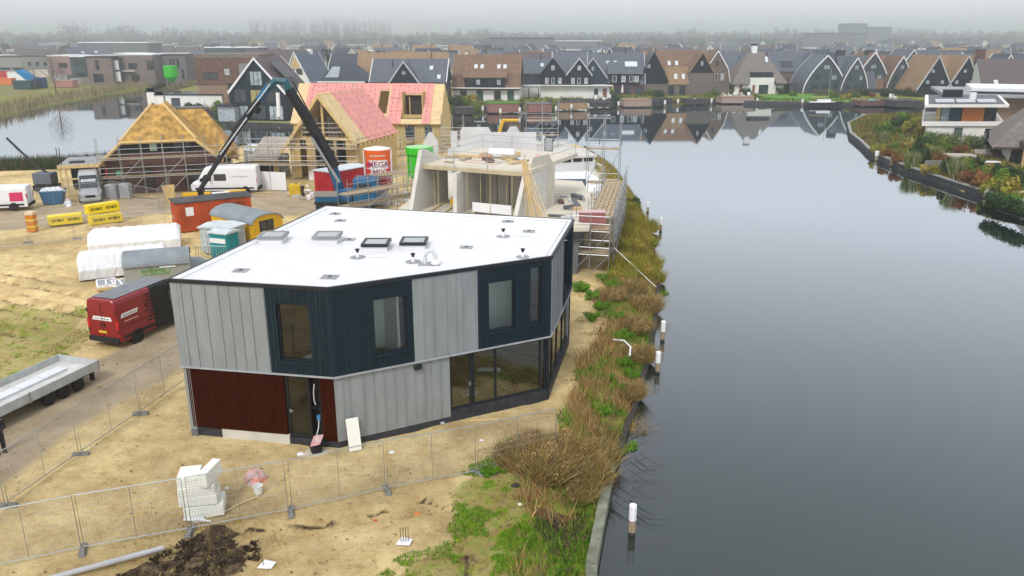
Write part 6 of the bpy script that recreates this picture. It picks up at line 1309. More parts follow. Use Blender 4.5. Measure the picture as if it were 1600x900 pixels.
def H2():
    Y = 199; t = thing('brown_thatch_house', 'wide house with brown thatched roof, white ground floor and four skylights', 'house', (HX(762, Y), Y + 5.5, 0), R(-5))
    T = T_(0, 0, 0); vol(t, T, 16.5, 11, 3.2, 10.8, 'barn', SLATEW, THATCHB, WHITE, 3.1, THATCHO, th_=.3)
    MB().box(-5, 4.6, -6.1, -4.0, 3.15, 5.7, T).build('dormer', BLACK, t); F = lambda a, n, z: T(a, -6.1 - n, z); row(t, F, (-3.6, -1.8, 1.0, 3.2), 3.8, 1.1, 1.4, [PANEF, PALEP])
    MB().slab([T(-5.6, -6.5, 5.6), T(5.2, -6.5, 5.6), T(5.2, -3.6, 7.6), T(-5.6, -3.6, 7.6)], .25).build('dormer_roof', THATCHB, t)
    F = wface(T, 'S', 16.5, 11); row(t, F, (-5.5, -1.5, 2.8, 6.0), .1, 1.6, 2.4, [PANEF, M('green_glass', (.05, .12, .11), rough=.1)]); F = wface(T, 'W', 16.5, 11); row(t, F, (-1.2, 0, 1.2), 6.6, .6, .9); row(t, F, (-2.4,), 3.8, .7, 1.7)
    MB().box(-8.6, 8.4, -6.9, -5.6, 3.05, 3.25, T).build('canopy', WHITE, t)
    for u in (-2.7, -1.2, 2.9, 4.4): roof_light(t, T, 16.5, 11, 3.2, 10.8, u, .55, kind='barn')
def H3():
    Y = 209; t = thing('twin_gable_house', 'black house with two pointed front gables above a white ground floor', 'house', (HX(872, Y), Y + 5, 0), R(-3))
    T = T_(-3.0, 1.5, 0); vol(t, T, 12.5, 9, 6.2, 9.7, 'gable', SLATEW, TILEG, WHITE, 3.2); row(t, wface(T, 'S', 12.5, 9), (-3,), 3.6, .7, 2.0)
    for u, l_ in ((-1.0, 'a'), (5.6, 'b')):
        T2 = T_(u, -.5, TGAP); vol(t, T2, 10, 6.4, 6.0, 9.9, 'gable', BLACK, TILEG, WHITE, 3.2, DGREY if u < 0 else M('pale_verge', (.5, .52, .54))); F = wface(T2, 'W', 10, 6.4); row(t, F, (0,), 6.9, .8, 1.1, PALEP, PAINTW); row(t, F, (-1.8, 0, 1.5), 3.6, .8, 1.4, [PALEP, PANEF], PAINTW)
    MB().box(-10, 14, -6.6, -5.2, 3.1, 3.3).build('canopy', WHITE, t); F = lambda a, n, z: (a, -5.2 - n, z); MB().box(-4.1, 13.4, -5.2, -4.9, 0, 3.1).build('ground_floor', WHITE, t); row(t, F, (-2.2, 1.0, 3.6), .1, 2.0, 2.5); row(t, F, (6.4, 10, 12.2), .1, 1.0, 2.3, [M('door_brown', (.25, .1, .05)), PANEF])
    MB().box(-10, -4.4, -7.5, -4.6, 2.7, 2.85).build('veranda_roof', M('grey_bitumen', (.3, .31, .33)), t)
    for x in (-9.8, -7.0, -4.6): MB().box(x - .1, x + .1, -7.4, -7.2, 0, 2.7).build('veranda_post', OSB if x < -9 else DGREY, t)
    roof_light(t, T, 12.5, 9, 6.2, 9.7, -.8, .4); chim(t, T, -1.2, -.6, 9.2, 10.7, flue=True)
def H4():
    Y = 217; t = thing('grey_roof_barn_house', 'barn-shaped house with grey tiles, dark front wall and red brick corner', 'house', (HX(965, Y), Y + 5, 0), R(-2))
    T = T_(0, 0, 0); vol(t, T, 15, 11, 3.4, 10.9, 'barn', SLATEW, TILEG, BRICKR, 3.0, M('pale_verge', (.5, .52, .54)))
    T2 = T_(-6.3, -1.0, TGAP); vol(t, T2, 11, 7.4, 5.0, 9.8, 'gable', SLATEW, TILEG, WHITE, 3.0, M('pale_verge', (.5, .52, .54))); F = wface(T2, 'W', 11, 7.4); row(t, F, (0,), 6.4, .8, 1.2, PALEP); MB().box(.2, 3.2, .0, .03, 3.2, 5.7, F).build('brick_panel', BRICKR, t); row(t, F, (-1.8, 1.4), .2, 1.0, 2.3)
    MB().box(-1.6, 6.0, -6.0, -4.0, 3.1, 5.9).build('dormer', BLACK, t); F = lambda a, n, z: (a, -6.0 - n, z); row(t, F, (-.6, 1.8, 3.8, 5.2), 3.6, 1.1, 1.6, [PANEF, PALEP], PAINTW)
    MB().slab([(-2.4, -6.6, 5.7), (6.8, -6.6, 5.7), (6.8, -3.0, 8.6), (-2.4, -3.0, 8.6)], .2).build('dormer_roof', TILEG, t); F = wface(T, 'S', 15, 11); row(t, F, (0, 3, 6), .1, 1.8, 2.4)
    MB().slab([(2.2, -4.6, 7.5), (5.4, -4.6, 7.5), (5.4, -3.2, 8.7), (2.2, -3.2, 8.7)], .05).build('roof_glazing', SKYP, t)
    for u in (-2.2, -.2): roof_light(t, T, 15, 11, 3.4, 10.9, u, .5, kind='barn')
    chim(t, T, -3.5, -.3, 10.2, 12, flue=True); chim(t, T, 2.6, -.3, 10.2, 12, flue=True)
def H6():
    Y = 219; t = thing('thatch_gable_house', 'brown thatched house with two black pointed gables over brick', 'house', (HX(1058, Y), Y + 5, 0), R(1))
    T = T_(0, 1, 0); vol(t, T, 18, 11, 5.6, 11.4, 'gable', BRICKG, THATCHB, BRICKG, 3.0, None, th_=.3)
    T2 = T_(-6.6, -.6, TGAP); vol(t, T2, 13, 8.0, 4.0, 11.2, 'gable', BLACK, TILEG, BRICKG, 3.0, DGREY); row(t, wface(T2, 'W', 13, 8), (1.4,), 7.0, 1.2, 1.2, PALEP); 
    T3 = T_(6.2, -.4, TGAP); vol(t, T3, 12.5, 6.6, 6.2, 11.2, 'gable', BLACK, THATCHB, BRICKG, 5.8, THATCHO); F = wface(T3, 'W', 12.5, 6.6); row(t, F, (0,), 7.6, .7, 1.3, PALEP); row(t, F, (-1.6, 0, 1.8), 3.5, .9, 1.9, [PALEP, PANEF]); row(t, F, (-1.4, 1.4), .1, 1.6, 2.3)
    MB().slab([(-3.2, -6.9, 2.9), (3.0, -6.9, 2.9), (3.0, -4.4, 7.4), (-3.2, -4.4, 7.4)], .3).build('low_thatch', THATCHO, t); MB().box(-3.1, 2.9, -6.6, -4.4, 0, 3.0).build('bay_wall', BRICKG, t); F = lambda a, n, z: (a, -6.6 - n, z); row(t, F, (-1.6, 1.4), .1, 1.6, 2.3); MB().box(-4.2, -3.1, -5.6, -4.4, 0, 6.6).build('stair_wall', BRICKG, t)
    for u in (-1.6, .4): roof_light(t, T, 18, 11, 5.6, 11.4, u, .48, .8, 1.4)
    for u in (-.8, 1.2): MB().slab([(u, -6.2, 4.2), (u + .8, -6.2, 4.2), (u + .8, -5.5, 5.5), (u, -5.5, 5.5)], .05).build('skylight', SKYP, t).location.z = .08
def H7():
    Y = 224; t = thing('brick_gambrel_house', 'narrow brown brick house with curved gable between thatched and slate houses', 'house', (HX(1122, Y), Y + 6, 0), TGAP)
    T = T_(0, 0, 0); vol(t, T, 11, 7.5, 3.6, 11.4, 'barn', BRICKB, THATCHB, BRICKG, 3.0, PAINTW); F = wface(T, 'W', 11, 7.5); row(t, F, (-1.6, 0, 1.6), 3.6, .8, 1.8, [PALEP, PANEF], PAINTW); row(t, F, (0,), 7.4, .7, 1.2); row(t, F, (-1.5, 1.5), .2, 1.4, 2.2)
def H7b():
    Y = 240; t = thing('slate_house', 'dark blue slate house with long grey roof, left behind the thatched hut', 'house', (HX(1165, Y), Y + 6, 0), R(4))
    T = T_(0, 0, 0); vol(t, T, 13, 11, 4.6, 10.4, 'gable', M('blue_slate', (.035, .05, .075)), TILEG, WHITE, 1.6, None); roof_light(t, T, 13, 11, 4.6, 10.4, 1.5, .4); chim(t, T, -1, -2, 8, 9.6, flue=True)
def H8():
    Y = 223; t = thing('thatched_hut', 'large hut with steep grey thatched hip roof, white walls and white chimney', 'house', (HX(1190, Y), Y + 6, 0), R(2))
    MB().prism([(-6.6, -5), (6.8, -5), (6.8, 6), (-6.6, 6)], 0, 2.6).build('wall', WHITE, t); MB().box(-2.6, 4.0, -5.2, -3, 0, 4.3).build('front_bay', WHITE, t)
    B = [(-7.8, -5.9, 2.6), (7.8, -5.9, 2.6), (7.8, 7, 2.6), (-7.8, 7, 2.6)]; A, C = (-1.6, .5, 11.3), (2.0, .5, 11.3)
    sl([B[0], (-3.2, -5.9, 2.6), (-1.9, -3.6, 5.6), (3.6, -3.6, 5.6), (4.6, -5.9, 2.6), B[1], C, A], THATCHG, 'roof', t); sl([B[1], B[2], C], THATCHG, 'roof', t); sl([B[2], B[3], A, C], THATCHG, 'roof', t); sl([B[3], B[0], A], THATCHG, 'roof', t)
    MB().box(-2.4, 3.7, -4.6, -3.2, 4.32, 5.7).build('dormer', BLACK, t); F = lambda a, n, z: (a, -4.6 - n, z); row(t, F, (-.8, 1.4, 2.9), 4.4, 1.2, 1.0); F = lambda a, n, z: (a, -5.2 - n, z); row(t, F, (-1.5,), .1, .7, 2.3, M('door_brown', (.2, .14, .09))); row(t, F, (1.2,), .05, 2.6, 2.4); F = lambda a, n, z: (a, -5.0 - n, z); row(t, F, (-5.0,), .1, .7, 2.2, M('door_brown', (.2, .14, .09)))
    MB().box(-1.1, .3, .0, 1.2, 10.6, 12.6).build('chimney', PAINTW, t); MB().box(-1.2, .4, -.1, 1.3, 12.6, 13.0).build('chimney_cap', BLACK, t)
    MB().slab([(2.2, -2.1, 8.2), (2.9, -2.1, 8.2), (2.9, -1.1, 9.6), (2.2, -1.1, 9.6)], .1).build('skylight', SKYP, t).location.z = .12
    MB().box(4.2, 9.8, -6.4, -2, 2.6, 2.8).build('veranda_roof', BLACK, t); MB().box(4.5, 9.5, -2.3, -2, 0, 2.6).build('veranda_back', BLACK, t)
    for x in (4.4, 9.6): MB().box(x - .08, x + .08, -6.3, -6.1, 0, 2.6).build('veranda_post', DGREY, t)
def H9():
    Y = 246; t = thing('brick_twin_house', 'grey-roofed brick house with two small pointed gables, right behind the hut', 'house', (HX(1258, Y), Y + 6, 0), R(2))
    T = T_(-2, 1, 0); vol(t, T, 15, 10, 5.2, 10.4, 'gable', BRICKG, TILEG, BRICKR, 3.0); MB().slab([T(-4.2, -4.2, 6.1), T(-.6, -4.2, 6.1), T(-.6, -2.6, 7.8), T(-4.2, -2.6, 7.8)], .05).build('roof_glazing', WINDK, t).location.z = .12
    for u in (2.2, 6.6): T2 = T_(u, -1.5, TGAP); vol(t, T2, 9, 4.4, 6.0, 10.2, 'gable', BRICKG, TILEG, BRICKR, 3.0, DGREY); F = wface(T2, 'W', 9, 4.4); row(t, F, (-1, 1), 3.6, .8, 1.8, PALEP); row(t, F, (0,), 6.6, .6, 1.4)
ARCHW = M('arch_slate', (.055, .075, .085), rough=.6, var=.15)
def arch_house(cx, Y, W, L, hr, roofm, label, cols=None, he=.4, rz=TGAP, name='arched_house'):
    t = thing(name, label, 'house', (HX(cx, Y), Y + L / 2, 0), rz); T = T_(0, 0, 0)
    vol(t, T, L, W, he, hr, 'arch', ARCHW, roofm, None, 0, PAINTW, over=.1); F = wface(T, 'W', L, W)
    k = W / 11; row(t, F, (-2.2 * k, 2.0 * k), 3.6, 1.3 * k, 1.3, [PALEP, PANEF], mull=2); row(t, F, (-.1,), 6.4, 1.6 * k, 1.2, PALEP, mull=2); row(t, F, (-3 * k, -.4, 2.4 * k), .2, 1.6 * k, 2.1); return t
def H10():
    t = arch_house(1293, 226, 12, 12, 10.2, TILEG, 'left-hand arched dark house with white edge and grey roof, beside the brick twin gables')
    T = T_(-.5, -9.5, R(-90)); vol(t, T, 10, 9, 1.5, 9.9, 'gable', ARCHW, TILEG, None, 0, None, roofname='cross_roof')
    for v in (-6, -14): chim(t, T_(0, 0, 0), 1.0, v, 9, 11.2, 2.0, M('dark_chimney', (.06, .055, .055)))
    arch_house(1340, 224, 7.6, 10, 9.6, TILEG, 'small arched dark gable with grey roof, second of the arched row'); arch_house(1366, 229, 10.5, 12, 10.9, THATCHB, 'tallest arched dark gable with brown thatched roof, third of the arched row')
    t = arch_house(1411, 226, 7.4, 11, 9.9, THATCHB, 'right-hand arched dark gable with brown thatched roof, fourth of the arched row')
    T = T_(1.5, 5.6, R(-90)); vol(t, T, 6, 10, 1.5, 10.2, 'gable', ARCHW, THATCHB, None, 0, None, roofname='cross_roof')
def H11():
    Y = 250; t = thing('grey_gambrel_house', 'dark house with kinked white-edged gable and grey roof behind the arched row', 'house', (HX(1448, Y), Y + 6, 0), R(0))
    T = T_(-5, -1, TGAP); vol(t, T, 13, 8, 3.0, 11.3, 'barn', NAVY, TILEG, None, 0, PAINTW); T = T_(2, 1, 0); vol(t, T, 15, 10, 3.0, 10.9, 'gable', NAVY, TILEG, None, 0, None); roof_light(t, T, 15, 10, 3.0, 10.9, -1.5, .35); roof_light(t, T, 15, 10, 3.0, 10.9, 3.5, .3, 1.6, 1.8)
def H12():
    for cx, lab, rr_ in ((1467, 'black pointed gable with tan thatched roof, left of the pair by the white flat roof', 0), (1513, 'black pointed gable with tan thatched roof and brick chimney, right of the pair', 1)):
        Y = 214; t = thing('black_gable_house', lab, 'house', (HX(cx, Y), Y + 7, 0), TGAP); T = T_(0, 0, 0)
        vol(t, T, 14, 9.6, 1.8, 10.3, 'gable', BLACK, THATCHO, None, 0, M('pale_verge', (.5, .52, .54)), th_=.3, over=.4); F = wface(T, 'W', 14, 9.6); row(t, F, (.3 if rr_ else 1,), 6.0, .9, .9, PALEP); row(t, F, (-1.8, 2.0), 3.2, 1.0, 1.0, PALEP)
        T = T_(1.5, -5.5, R(-90)); vol(t, T, 8.5, 9, 1.8, 10.2, 'gable', BLACK, THATCHO, None, 0, None, roofname='cross_roof')
        if rr_: chim(t, T_(0, 0, 0), -1.0, -6.2, 6, 11.6, 1.7, BRICKR); MB().box(-3.0, -1.6, -8.6, -7.4, 5.0, 7.8).build('dormer', M('zinc_dormer', (.2, .23, .24)), t)
def H14():
    Y = 206; t = thing('purple_roof_house', 'house with big purple-grey tiled roof at the right edge behind the white flat roof', 'house', (HX(1606, Y), Y + 6, 0), R(-6)); T = T_(0, 0, 0)
    vol(t, T, 18, 12, 2.4, 9.6, 'gable', WHITE, TILEB, None, 0, None); roof_light(t, T, 18, 12, 2.4, 9.6, -5.5, .72, 1.0, 1.5)
    Y = 262; t = thing('striped_gable_house', 'small brick house with white-striped gable near the right edge', 'house', (HX(1578, Y), Y + 5, 0), TGAP); T = T_(0, 0, 0); vol(t, T, 10, 6.5, 5.0, 9.5, 'gable', BRICKP, TILED, None, 0, PAINTW); F = wface(T, 'W', 10, 6.5)
    for z in (5.4, 6.1, 6.8, 7.5): MB().box(-2.4 + (z - 5) * .6, 2.4 - (z - 5) * .6, 0, .05, z, z + .25, F).build('white_band', PAINTW, t)
def HL():
    Y = 152; t = thing('black_gable_house', 'tall black gabled house with brown roof and glass front behind the crane', 'house', (xz(412, 190, Y)[0], Y + 6, 0), R(82)); T = T_(0, 0, 0)
    vol(t, T, 12, 11.0, 5.4, 11.4, 'gable', NAVY, TILEB, None, 0, PAINTW); F = wface(T, 'W', 12, 11.0); row(t, F, (0, ), 6.4, 2.4, 2.6, [PALEP], mull=3); row(t, F, (-3.2, .2, 3.4), 3.3, 2.4, 2.4, [PANEF, M('ochre_glass', (.35, .30, .12), rough=.2)], mull=2); row(t, F, (-3.4, 0, 3.4), .2, 2.8, 2.6, [PALEP, PANEF], mull=3)  # middle first-floor pane is a plain dull yellow
    MB().box(-9.0, -5.2, 0, 9, 2.7, 3.0, lambda u, v, z: T(v - 8, -u - 1.5, z)).build('flat_wing_roof', M('dark_fascia', (.03, .035, .04)), t); MB().box(-8.7, -5.4, .4, 8, 0, 2.7, lambda u, v, z: T(v - 8, -u - 1.5, z)).build('glass_wing', PALEP, t)
    MB().box(-6.6, -5.6, -2, 7, 5.7, 5.75, lambda u, v, z: T(v - 1, u + 1.2, z + .0)).build('balcony', DGREY, t)
    MB().slab([T(-3, -4.6, 7.6), T(2, -4.6, 7.6), T(2, -1.8, 10.4), T(-3, -1.8, 10.4)], .05).build('solar_panel', M('solar_dark', (.02, .022, .03), rough=.2), t).location.z = .16
    Y = 182; t = thing('brown_brick_house', 'big brown brick house with flat dormer and grey chimney, left of the black gabled house', 'house', (xz(362, 150, Y)[0] , Y + 6, 0), R(0)); T = T_(0, 0, 0)
    MB().prism([(-7.2, -6), (6.8, -6), (6.8, 6), (-7.2, 6)], 0, 4.9).build('wall', M('tan_brick', (.27, .18, .13), var=.15), t); MB().prism([(-7.4, -6.2), (6.8, -6.1), (6.8, 6.1), (-7.2, 6.1)], 4.9, 10.6).build('upper_storey', M('brown_tile_hung', (.15, .085, .065), var=.3, scale=2), t); MB().prism([(-7.3, -6.25), (6.9, -6.15), (6.9, 6.2), (-7.3, 6.2)], 10.6, 11.4).build('roof', M('brown_flat_roof', (.19, .16, .14)), t)
    F = lambda a, n, z: T(a, -6.2 - n, z); row(t, F, (-4.2,), 6.0, 3.2, 1.5, mull=2); row(t, F, (-.4,), 7.0, 1.0, 1.2, PALEP, PAINTW); MB().box(2.6, 5.4, -7.2, -6.2, 0, 9.4).build('chimney_stack', M('grey_stone', (.25, .24, .23)), t); MB().box(-.5, .6, -6.5, -6.1, -.0, 5.2).build('drain_panel', DGREY, t)
    Y = 186; t = thing('white_garage', 'long low white building with flat roof before the brown brick house', 'garage', (xz(312, 160, Y)[0], Y, 0), R(-4)); MB().box(-6, 7, -4, 4, 0, 2.6).build('wall', WHITE, t); MB().box(-6.2, 7.2, -4.2, 4.2, 2.6, 2.85).build('roof', DGREY, t); F = lambda a, n, z: (a, -4 - n, z); row(t, F, (-3.6,), 0, 2, 2.0)
    Y = 235; t = thing('a_frame_house', 'narrow white house with very steep blue-grey roof and yellow panel in its gable', 'house', (xz(474, 130, Y)[0], Y + 6, 0), R(72)); T = T_(0, 0, 0); vol(t, T, 13, 9, 2.6, 10.9, 'gable', WHITE, M('blue_tiles', (.10, .13, .18)), WHITE, 2.7, PAINTW, over=.5)
    F = wface(T, 'W', 13, 9); MB().add([F(-1.7, .03, 6.4), F(1.7, .03, 6.4), F(.2, .03, 9.4), F(-.2, .03, 9.4)], [(0, 1, 2, 3)]).build('gable_panel', OSB, t); row(t, F, (-1.2, 1.2), 4.6, 2.0, 1.7); row(t, F, (-1.8, 1.8), .2, 1.8, 2.2); chim(t, T, 2, 0, 10, 11.6, 1.2, PAINTW)
    Y = 258; t = thing('brown_roof_house', 'brown-roofed house left behind the black gabled house', 'house', (xz(418, 110, Y)[0], Y + 6, 0), R(5)); vol(t, T_(0, 0, 0), 16, 10, 3.2, 11, 'gable', BRICKR, TILEB, None, 0, None)
    Y = 206; t = thing('pyramid_roof_house', 'dark house with pyramid tiled roof and white eaves behind the timber house', 'house', (xz(540, 145, Y)[0], Y + 5, 0), R(-6)); MB().prism([(-5.6, -4.6), (5, -4.6), (5, 5), (-5.6, 5)], 0, 4.4).build('wall', NAVY, t)
    B = [(-6.4, -5.4, 4.4), (5.8, -5.4, 4.4), (5.8, 5.8, 4.4), (-6.4, 5.8, 4.4)]; a_, b_ = (-2.6, .2, 8.6), (1.8, .2, 8.6)
    for pts in ([B[0], B[1], b_, a_], [B[1], B[2], b_], [B[2], B[3], a_, b_], [B[3], B[0], a_]): MB().slab(pts, .2).build('roof', TILED, t)
    MB().box(-6.4, 5.8, -5.5, -5.4, 4.0, 4.35).build('fascia', PAINTW, t); row(t, lambda a, n, z: (a, -4.6 - n, z), (0, 2), 2.0, 1.8, 2.0, PANEF, PAINTW, 2); MB().slab([(-4.6, -4.6, 5.1), (-1.2, -4.6, 5.1), (-1.6, -1.2, 7.6), (-3.6, -1.2, 7.6)], .05).build('solar_panel', M('pale_solar', (.3, .35, .38), rough=.2), t).location.z = .12
    for px_, Y, W, col, lab in ((612, 255, 22, THATCHO, 'long tan thatched roof behind the grey barn house'), (668, 262, 13, THATCHO, 'tan thatched gambrel house between the grey barn and the four-skylight house'), (835, 262, 20, TILEB, 'purple-brown roofed house behind the black twin gables')):
        t = thing('background_house', lab, 'house', (HX(px_, Y), Y + 5, 0), R(3)); vol(t, T_(0, 0, 0), W, 11, 3.0, 10.2, 'barn', BRICKR, col, None, 0, None); row(t, wface(T_(0, 0, 0), 'S', W, 11), (-3, 3), .3, 1.5, 2)
for f_ in (H1, H2, H3, H4, H6, H7, H7b, H8, H9, H10, H11, H12, H14, HL): f_()
# flat modern villa and thatched villa on the right bank
vl = thing('white_villa', 'white flat-roofed modern villa with orange timber panel and corner balcony', 'house', (0, 0, 0))
a0, a1, a2, a3 = (59.6, 118), (71.8, 118), (81.5, 137), (69.5, 138)
MB().prism([(60.6, 118.3), (71.6, 118.3), (81, 136.5), (70.0, 137.5)], -.3, 2.7).build('ground_floor', WHITE, vl)
MB().prism([a0, a1, a2, a3], 2.7, 2.95).build('balcony_slab', WHITE, vl)
fv, vL = wframe(a0, a1); fs, sL = wframe(a3, a0)
MB().box(0, 12.2, -.12, 0, 2.955, 3.35, fv).box(0, sL, -.12, 0, 2.955, 3.35, fs).build('parapet', WHITE, vl)
MB().prism([(65.3, 120.2), (71.5, 120.2), (80.8, 136.8), (73, 137.2)], 2.95, 5.35).build('upper_room', DGREY, vl); fu, uL = wframe((65.3, 120.2), (71.5, 120.2))
MB().box(1.1, 4.3, .0, .12, 3.0, 5.3, fu).build('timber_panel', M('orange_timber', (.52, .17, .03), rough=.5, var=.25, scale=1.5, stretch=(.6, .6, 9)), vl)
hwin(vl, fu, -2.9 + .8, 3.05, 1.4, 2.2, DGREY, M('blue_pane', (.25, .32, .38), rough=.1)); hwin(vl, fu, -.6, 3.05, 1.5, 2.2, DGREY, M('navy_pane', (.03, .06, .09), rough=.1)); hwin(vl, fu, 4.5, 3.05, 1.4, 2.2)
MB().box(-2.2, -2.0, -1.0, 0, 3.0, 5.35, fu).build('timber_post', WOOD, vl)
MB().prism([a0, a1, a2, a3], 5.35, 5.75).build('roof_slab', WHITE, vl); MB().prism(shrink([a0, a1, a2, a3], .5), 5.76, 5.80).build('roof_felt', M('roof_felt', (.12, .125, .13), var=.2), vl); MB().box(-.02, .3, -sL * 0, -.0 + .0 - .0 - .01, 0, 0).build('x', WHITE, vl) if False else None
MB().box(0, .35, -.0 - 3.2, -.0, 3.0, 5.35, lambda u, n, z: fs(sL - 3.2 - u + .0 if False else sL - .35 + u - 3.0, n if False else -.05 + n * .05, z)).build('side_fin', WHITE, vl)
for i in range(3): MB().box(1.6 + i * 3.1, 4.4 + i * 3.1, -6 - 2.5 * 0, -2.2, 5.86, 5.92, lambda u, n, z: (fv(u - n * .48, n, z + .05 * (-n - 2)))).build('solar_panel', M('light_solar', (.42, .46, .50), rough=.25), vl)
MB().box(7, 8, -10, -9, 5.8, 6.8, lambda u, n, z: fv(u - n * .48, n, z)).build('roof_unit', PAINTW, vl); MB().box(3, 6.2, -16, -14, 5.8, 6.9, lambda u, n, z: fv(u - n * .48, n, z)).build('roof_unit', BLACK, vl)
fg2 = lambda u, n, z: (61.5 + u, 118.3 - n, z); hwin(vl, fg2, 3.1, .1, 1.2, 2.3, DGREY, M('villa_pane', (.10, .14, .14), rough=.1)); hwin(vl, fg2, 7.6, 1.5, 2.6, .8)
MB().tube([fs(sL, -.05, 3.9), fs(sL - 6, -.05, 3.9)], .03, 5).build('balcony_rail', STEEL, vl); MB().tube([fv(0, -.05, 3.9), fv(3.4, -.05, 3.9)], .03, 5).build('balcony_rail', WOOD, vl)
tv = thing('thatched_villa', 'white villa with grey thatched roof and timber veranda at the right edge', 'house', (63.8, 101, 0), R(-26))
MB().prism([(-1.0, 0), (14, 0), (14, 12), (-1.0, 12)], -.2, 2.9).build('wall', WHITE, tv); MB().prism([(1.6, -.05), (14, -.05), (14, 4), (1.6, 4)], 2.9, 5.4).build('dormer_wall', WHITE, tv); MB().box(2.0, 12, -.10, -.055, 3.9, 5.35).build('dark_band', BLACK, tv)
hwin(tv, lambda u, n, z: (u, -.10 - n, z), 2.6, 4.1, 1.2, 1.1, DGREY, PALEP, mull=2); hwin(tv, lambda u, n, z: (u, -.10 - n, z), 4.2, 4.1, 1.2, 1.1, DGREY, PALEP, mull=2)
for pts in ([(-3.2, -1.2, 1.9), (1.3, -1.0, 2.0), (1.9, .5, 5.5), (14, .5, 5.5), (14, 6, 9.4), (3.4, 6, 9.2)], [(-3.2, 13.5, 1.9), (-3.2, -1.2, 1.9), (3.4, 6, 9.2)], [(14, 6, 9.4), (14, 13.5, 1.9), (-3.2, 13.5, 1.9), (3.4, 6, 9.2)]): sl(pts, THATCHG, 'roof', tv, .35)
MB().box(-.2, 10, -5.4, -.1, 2.55, 2.75).build('veranda_roof', DGREY, tv)
MB().tube([(.0, -5.1, 0), (.0, -5.1, 2.55)], .17, 8).build('veranda_post', M('round_timber', (.5, .35, .18)), tv); MB().box(3.2, 3.8, -5.3, -4.7, 0, 2.55).build('veranda_pillar', WHITE, tv); MB().box(-.9, 9, -.08, -.02, 0, 2.4).build('glass_front', WINDK, tv)
MB().box(-.95, -.1, -.3, -.05, 0, .8).build('dark_base', BLACK, tv)
t = thing('flat_roof_villa', 'brown villa with large white flat roof and solar panels behind the white villa', 'house', (0, 0, 0))
MB().prism([(82, 152), (104, 144), (112, 160), (90, 170)], 0, 4.6).build('wall', M('tan_brick2', (.3, .2, .14)), t); MB().prism([(79, 150), (106, 140), (116, 162), (88, 173)], 4.6, 5.1).build('roof_slab', M('grey_roof_edge', (.32, .34, .36)), t); MB().prism([(85, 152), (104, 146), (112, 160), (92, 167)], 5.1, 6.0).build('white_roof', PAINTW, t); MB().prism([(84, 150.5), (104, 143), (106, 145.5), (86, 153)], 5.1, 5.5).build('solar_panel', M('solar_dark', (.02, .022, .03)), t)
# ------------------------------------------------------------------ flat modern blocks and building site on the far left
def block(label, x0_, x1_, Y, zt, mat, wins, d=14, extra=None):
    xa, xb = xz(x0_, 100, Y)[0], xz(x1_, 100, Y)[0]; t = thing('flat_block', label, 'building', ((xa + xb) / 2, Y, 0)); w = (xb - xa) / 2
    MB().box(-w, w, 0, d, 0, zt).build('wall', mat, t); MB().box(-w - .1, w + .1, -.1, d + .1, zt, zt + .35).build('roof_edge', PAINTW if extra else DGREY, t)
    F = lambda a, n, z: (a, -n, z)
    for (u, z, ww, h) in wins: hwin(t, F, -w + u * 2 * w, z, ww, h)
    return t, w
BB = M('block_brick', (.20, .16, .145), var=.15, scale=.6)
t, w = block('brown brick flat-roofed block left of the two white panels, across the left lake', 135, 174, 262, 8.6, BB, [(.35, 4.9, 1.2, 3), (.2, 1, 3.2, 2.6)])
t, w = block('widest brown brick flat-roofed block, left of the green silo across the left lake', 187, 240, 266, 9.2, BB, [(.25, 5, 2.8, 1.8), (.3, .8, 2.6, 2.4), (.8, 4.6, .7, 3), (.88, 4.6, .7, 3), (.95, 4.6, .6, 3)], extra=1); MB().box(-4.5, -.5, -1.2, 0, 4.2, 4.5).build('balcony', CONCL, t)
block('narrow brick block with tall windows behind the green silo across the left lake', 240, 290, 272, 9.0, M('grey_brown_block', (.16, .15, .15)), [(.5, 5, .8, 3), (.6, 5, .8, 3), (.72, 5, .8, 3), (.85, 1.5, .8, 3)])
t, w = block('stair block with two white panels between brown blocks across the left lake', 174, 187, 264, 8.2, M('stair_dark', (.08, .09, .09)), []); MB().box(-.9, .9, -.1, 0, 4.8, 7.6).build('white_panel', PAINTW, t); MB().box(-.8, 1.1, -.1, 0, 1.2, 4.2).build('white_panel', PAINTW, t)
block('pinkish brick house with a wide window on the far left', 76, 110, 286, 8.4, BRICKP, [(.45, 4.6, 3, 1.6)], extra=1); block('dark green-grey house with white-framed window on the far left', 110, 133, 284, 8.2, M('dark_green_wall', (.05, .075, .075)), [(.35, 5.6, 3, 1.2), (.3, 1, 3, 2)], extra=1)
block('long pale grey low block at the far left edge', -20, 35, 330, 7.0, M('grey_row', (.28, .28, .27)), [(.35, 1, 4, 2), (.7, 1, 4, 2)]); block('grey row of houses behind the red containers on the far left', 36, 76, 320, 7.5, M('grey_row2', (.24, .24, .23)), [(.2, 4, 1.2, 1.5), (.5, 4, 1.2, 1.5), (.8, 4, 1.2, 1.5)])
t, w = block('long dark-roofed apartment row with white parapet and roof vents, behind the brown brick house', 322, 404, 330, 10.5, M('slate_row', (.08, .11, .12)), [(.15, 6, .7, 2.4), (.35, 6, .7, 2.4), (.55, 6, .7, 2.4)], extra=1)
for i in range(3): chim(t, T_(0, 0, 0), -8 + i * 8, 3, 10.8, 12.0, 1.2, CONCD)
f1, L1 = wframe(gp(112, 134), gp(222, 125))
t = thing('site_hoarding', 'long white site hoarding across the left lake, left part', 'hoarding', (0, 0, 0)); n_ = 9
for i in range(n_): MB().box(L1 * i / n_, L1 * (i + .97) / n_, -.1, 0, .1, 2.3, f1).build('board', PAINTW, t)
f1, L1 = wframe(gp(226, 125), gp(311, 123)); t = thing('site_hoarding', 'long white site hoarding with one pink board across the left lake, right part', 'hoarding', (0, 0, 0))
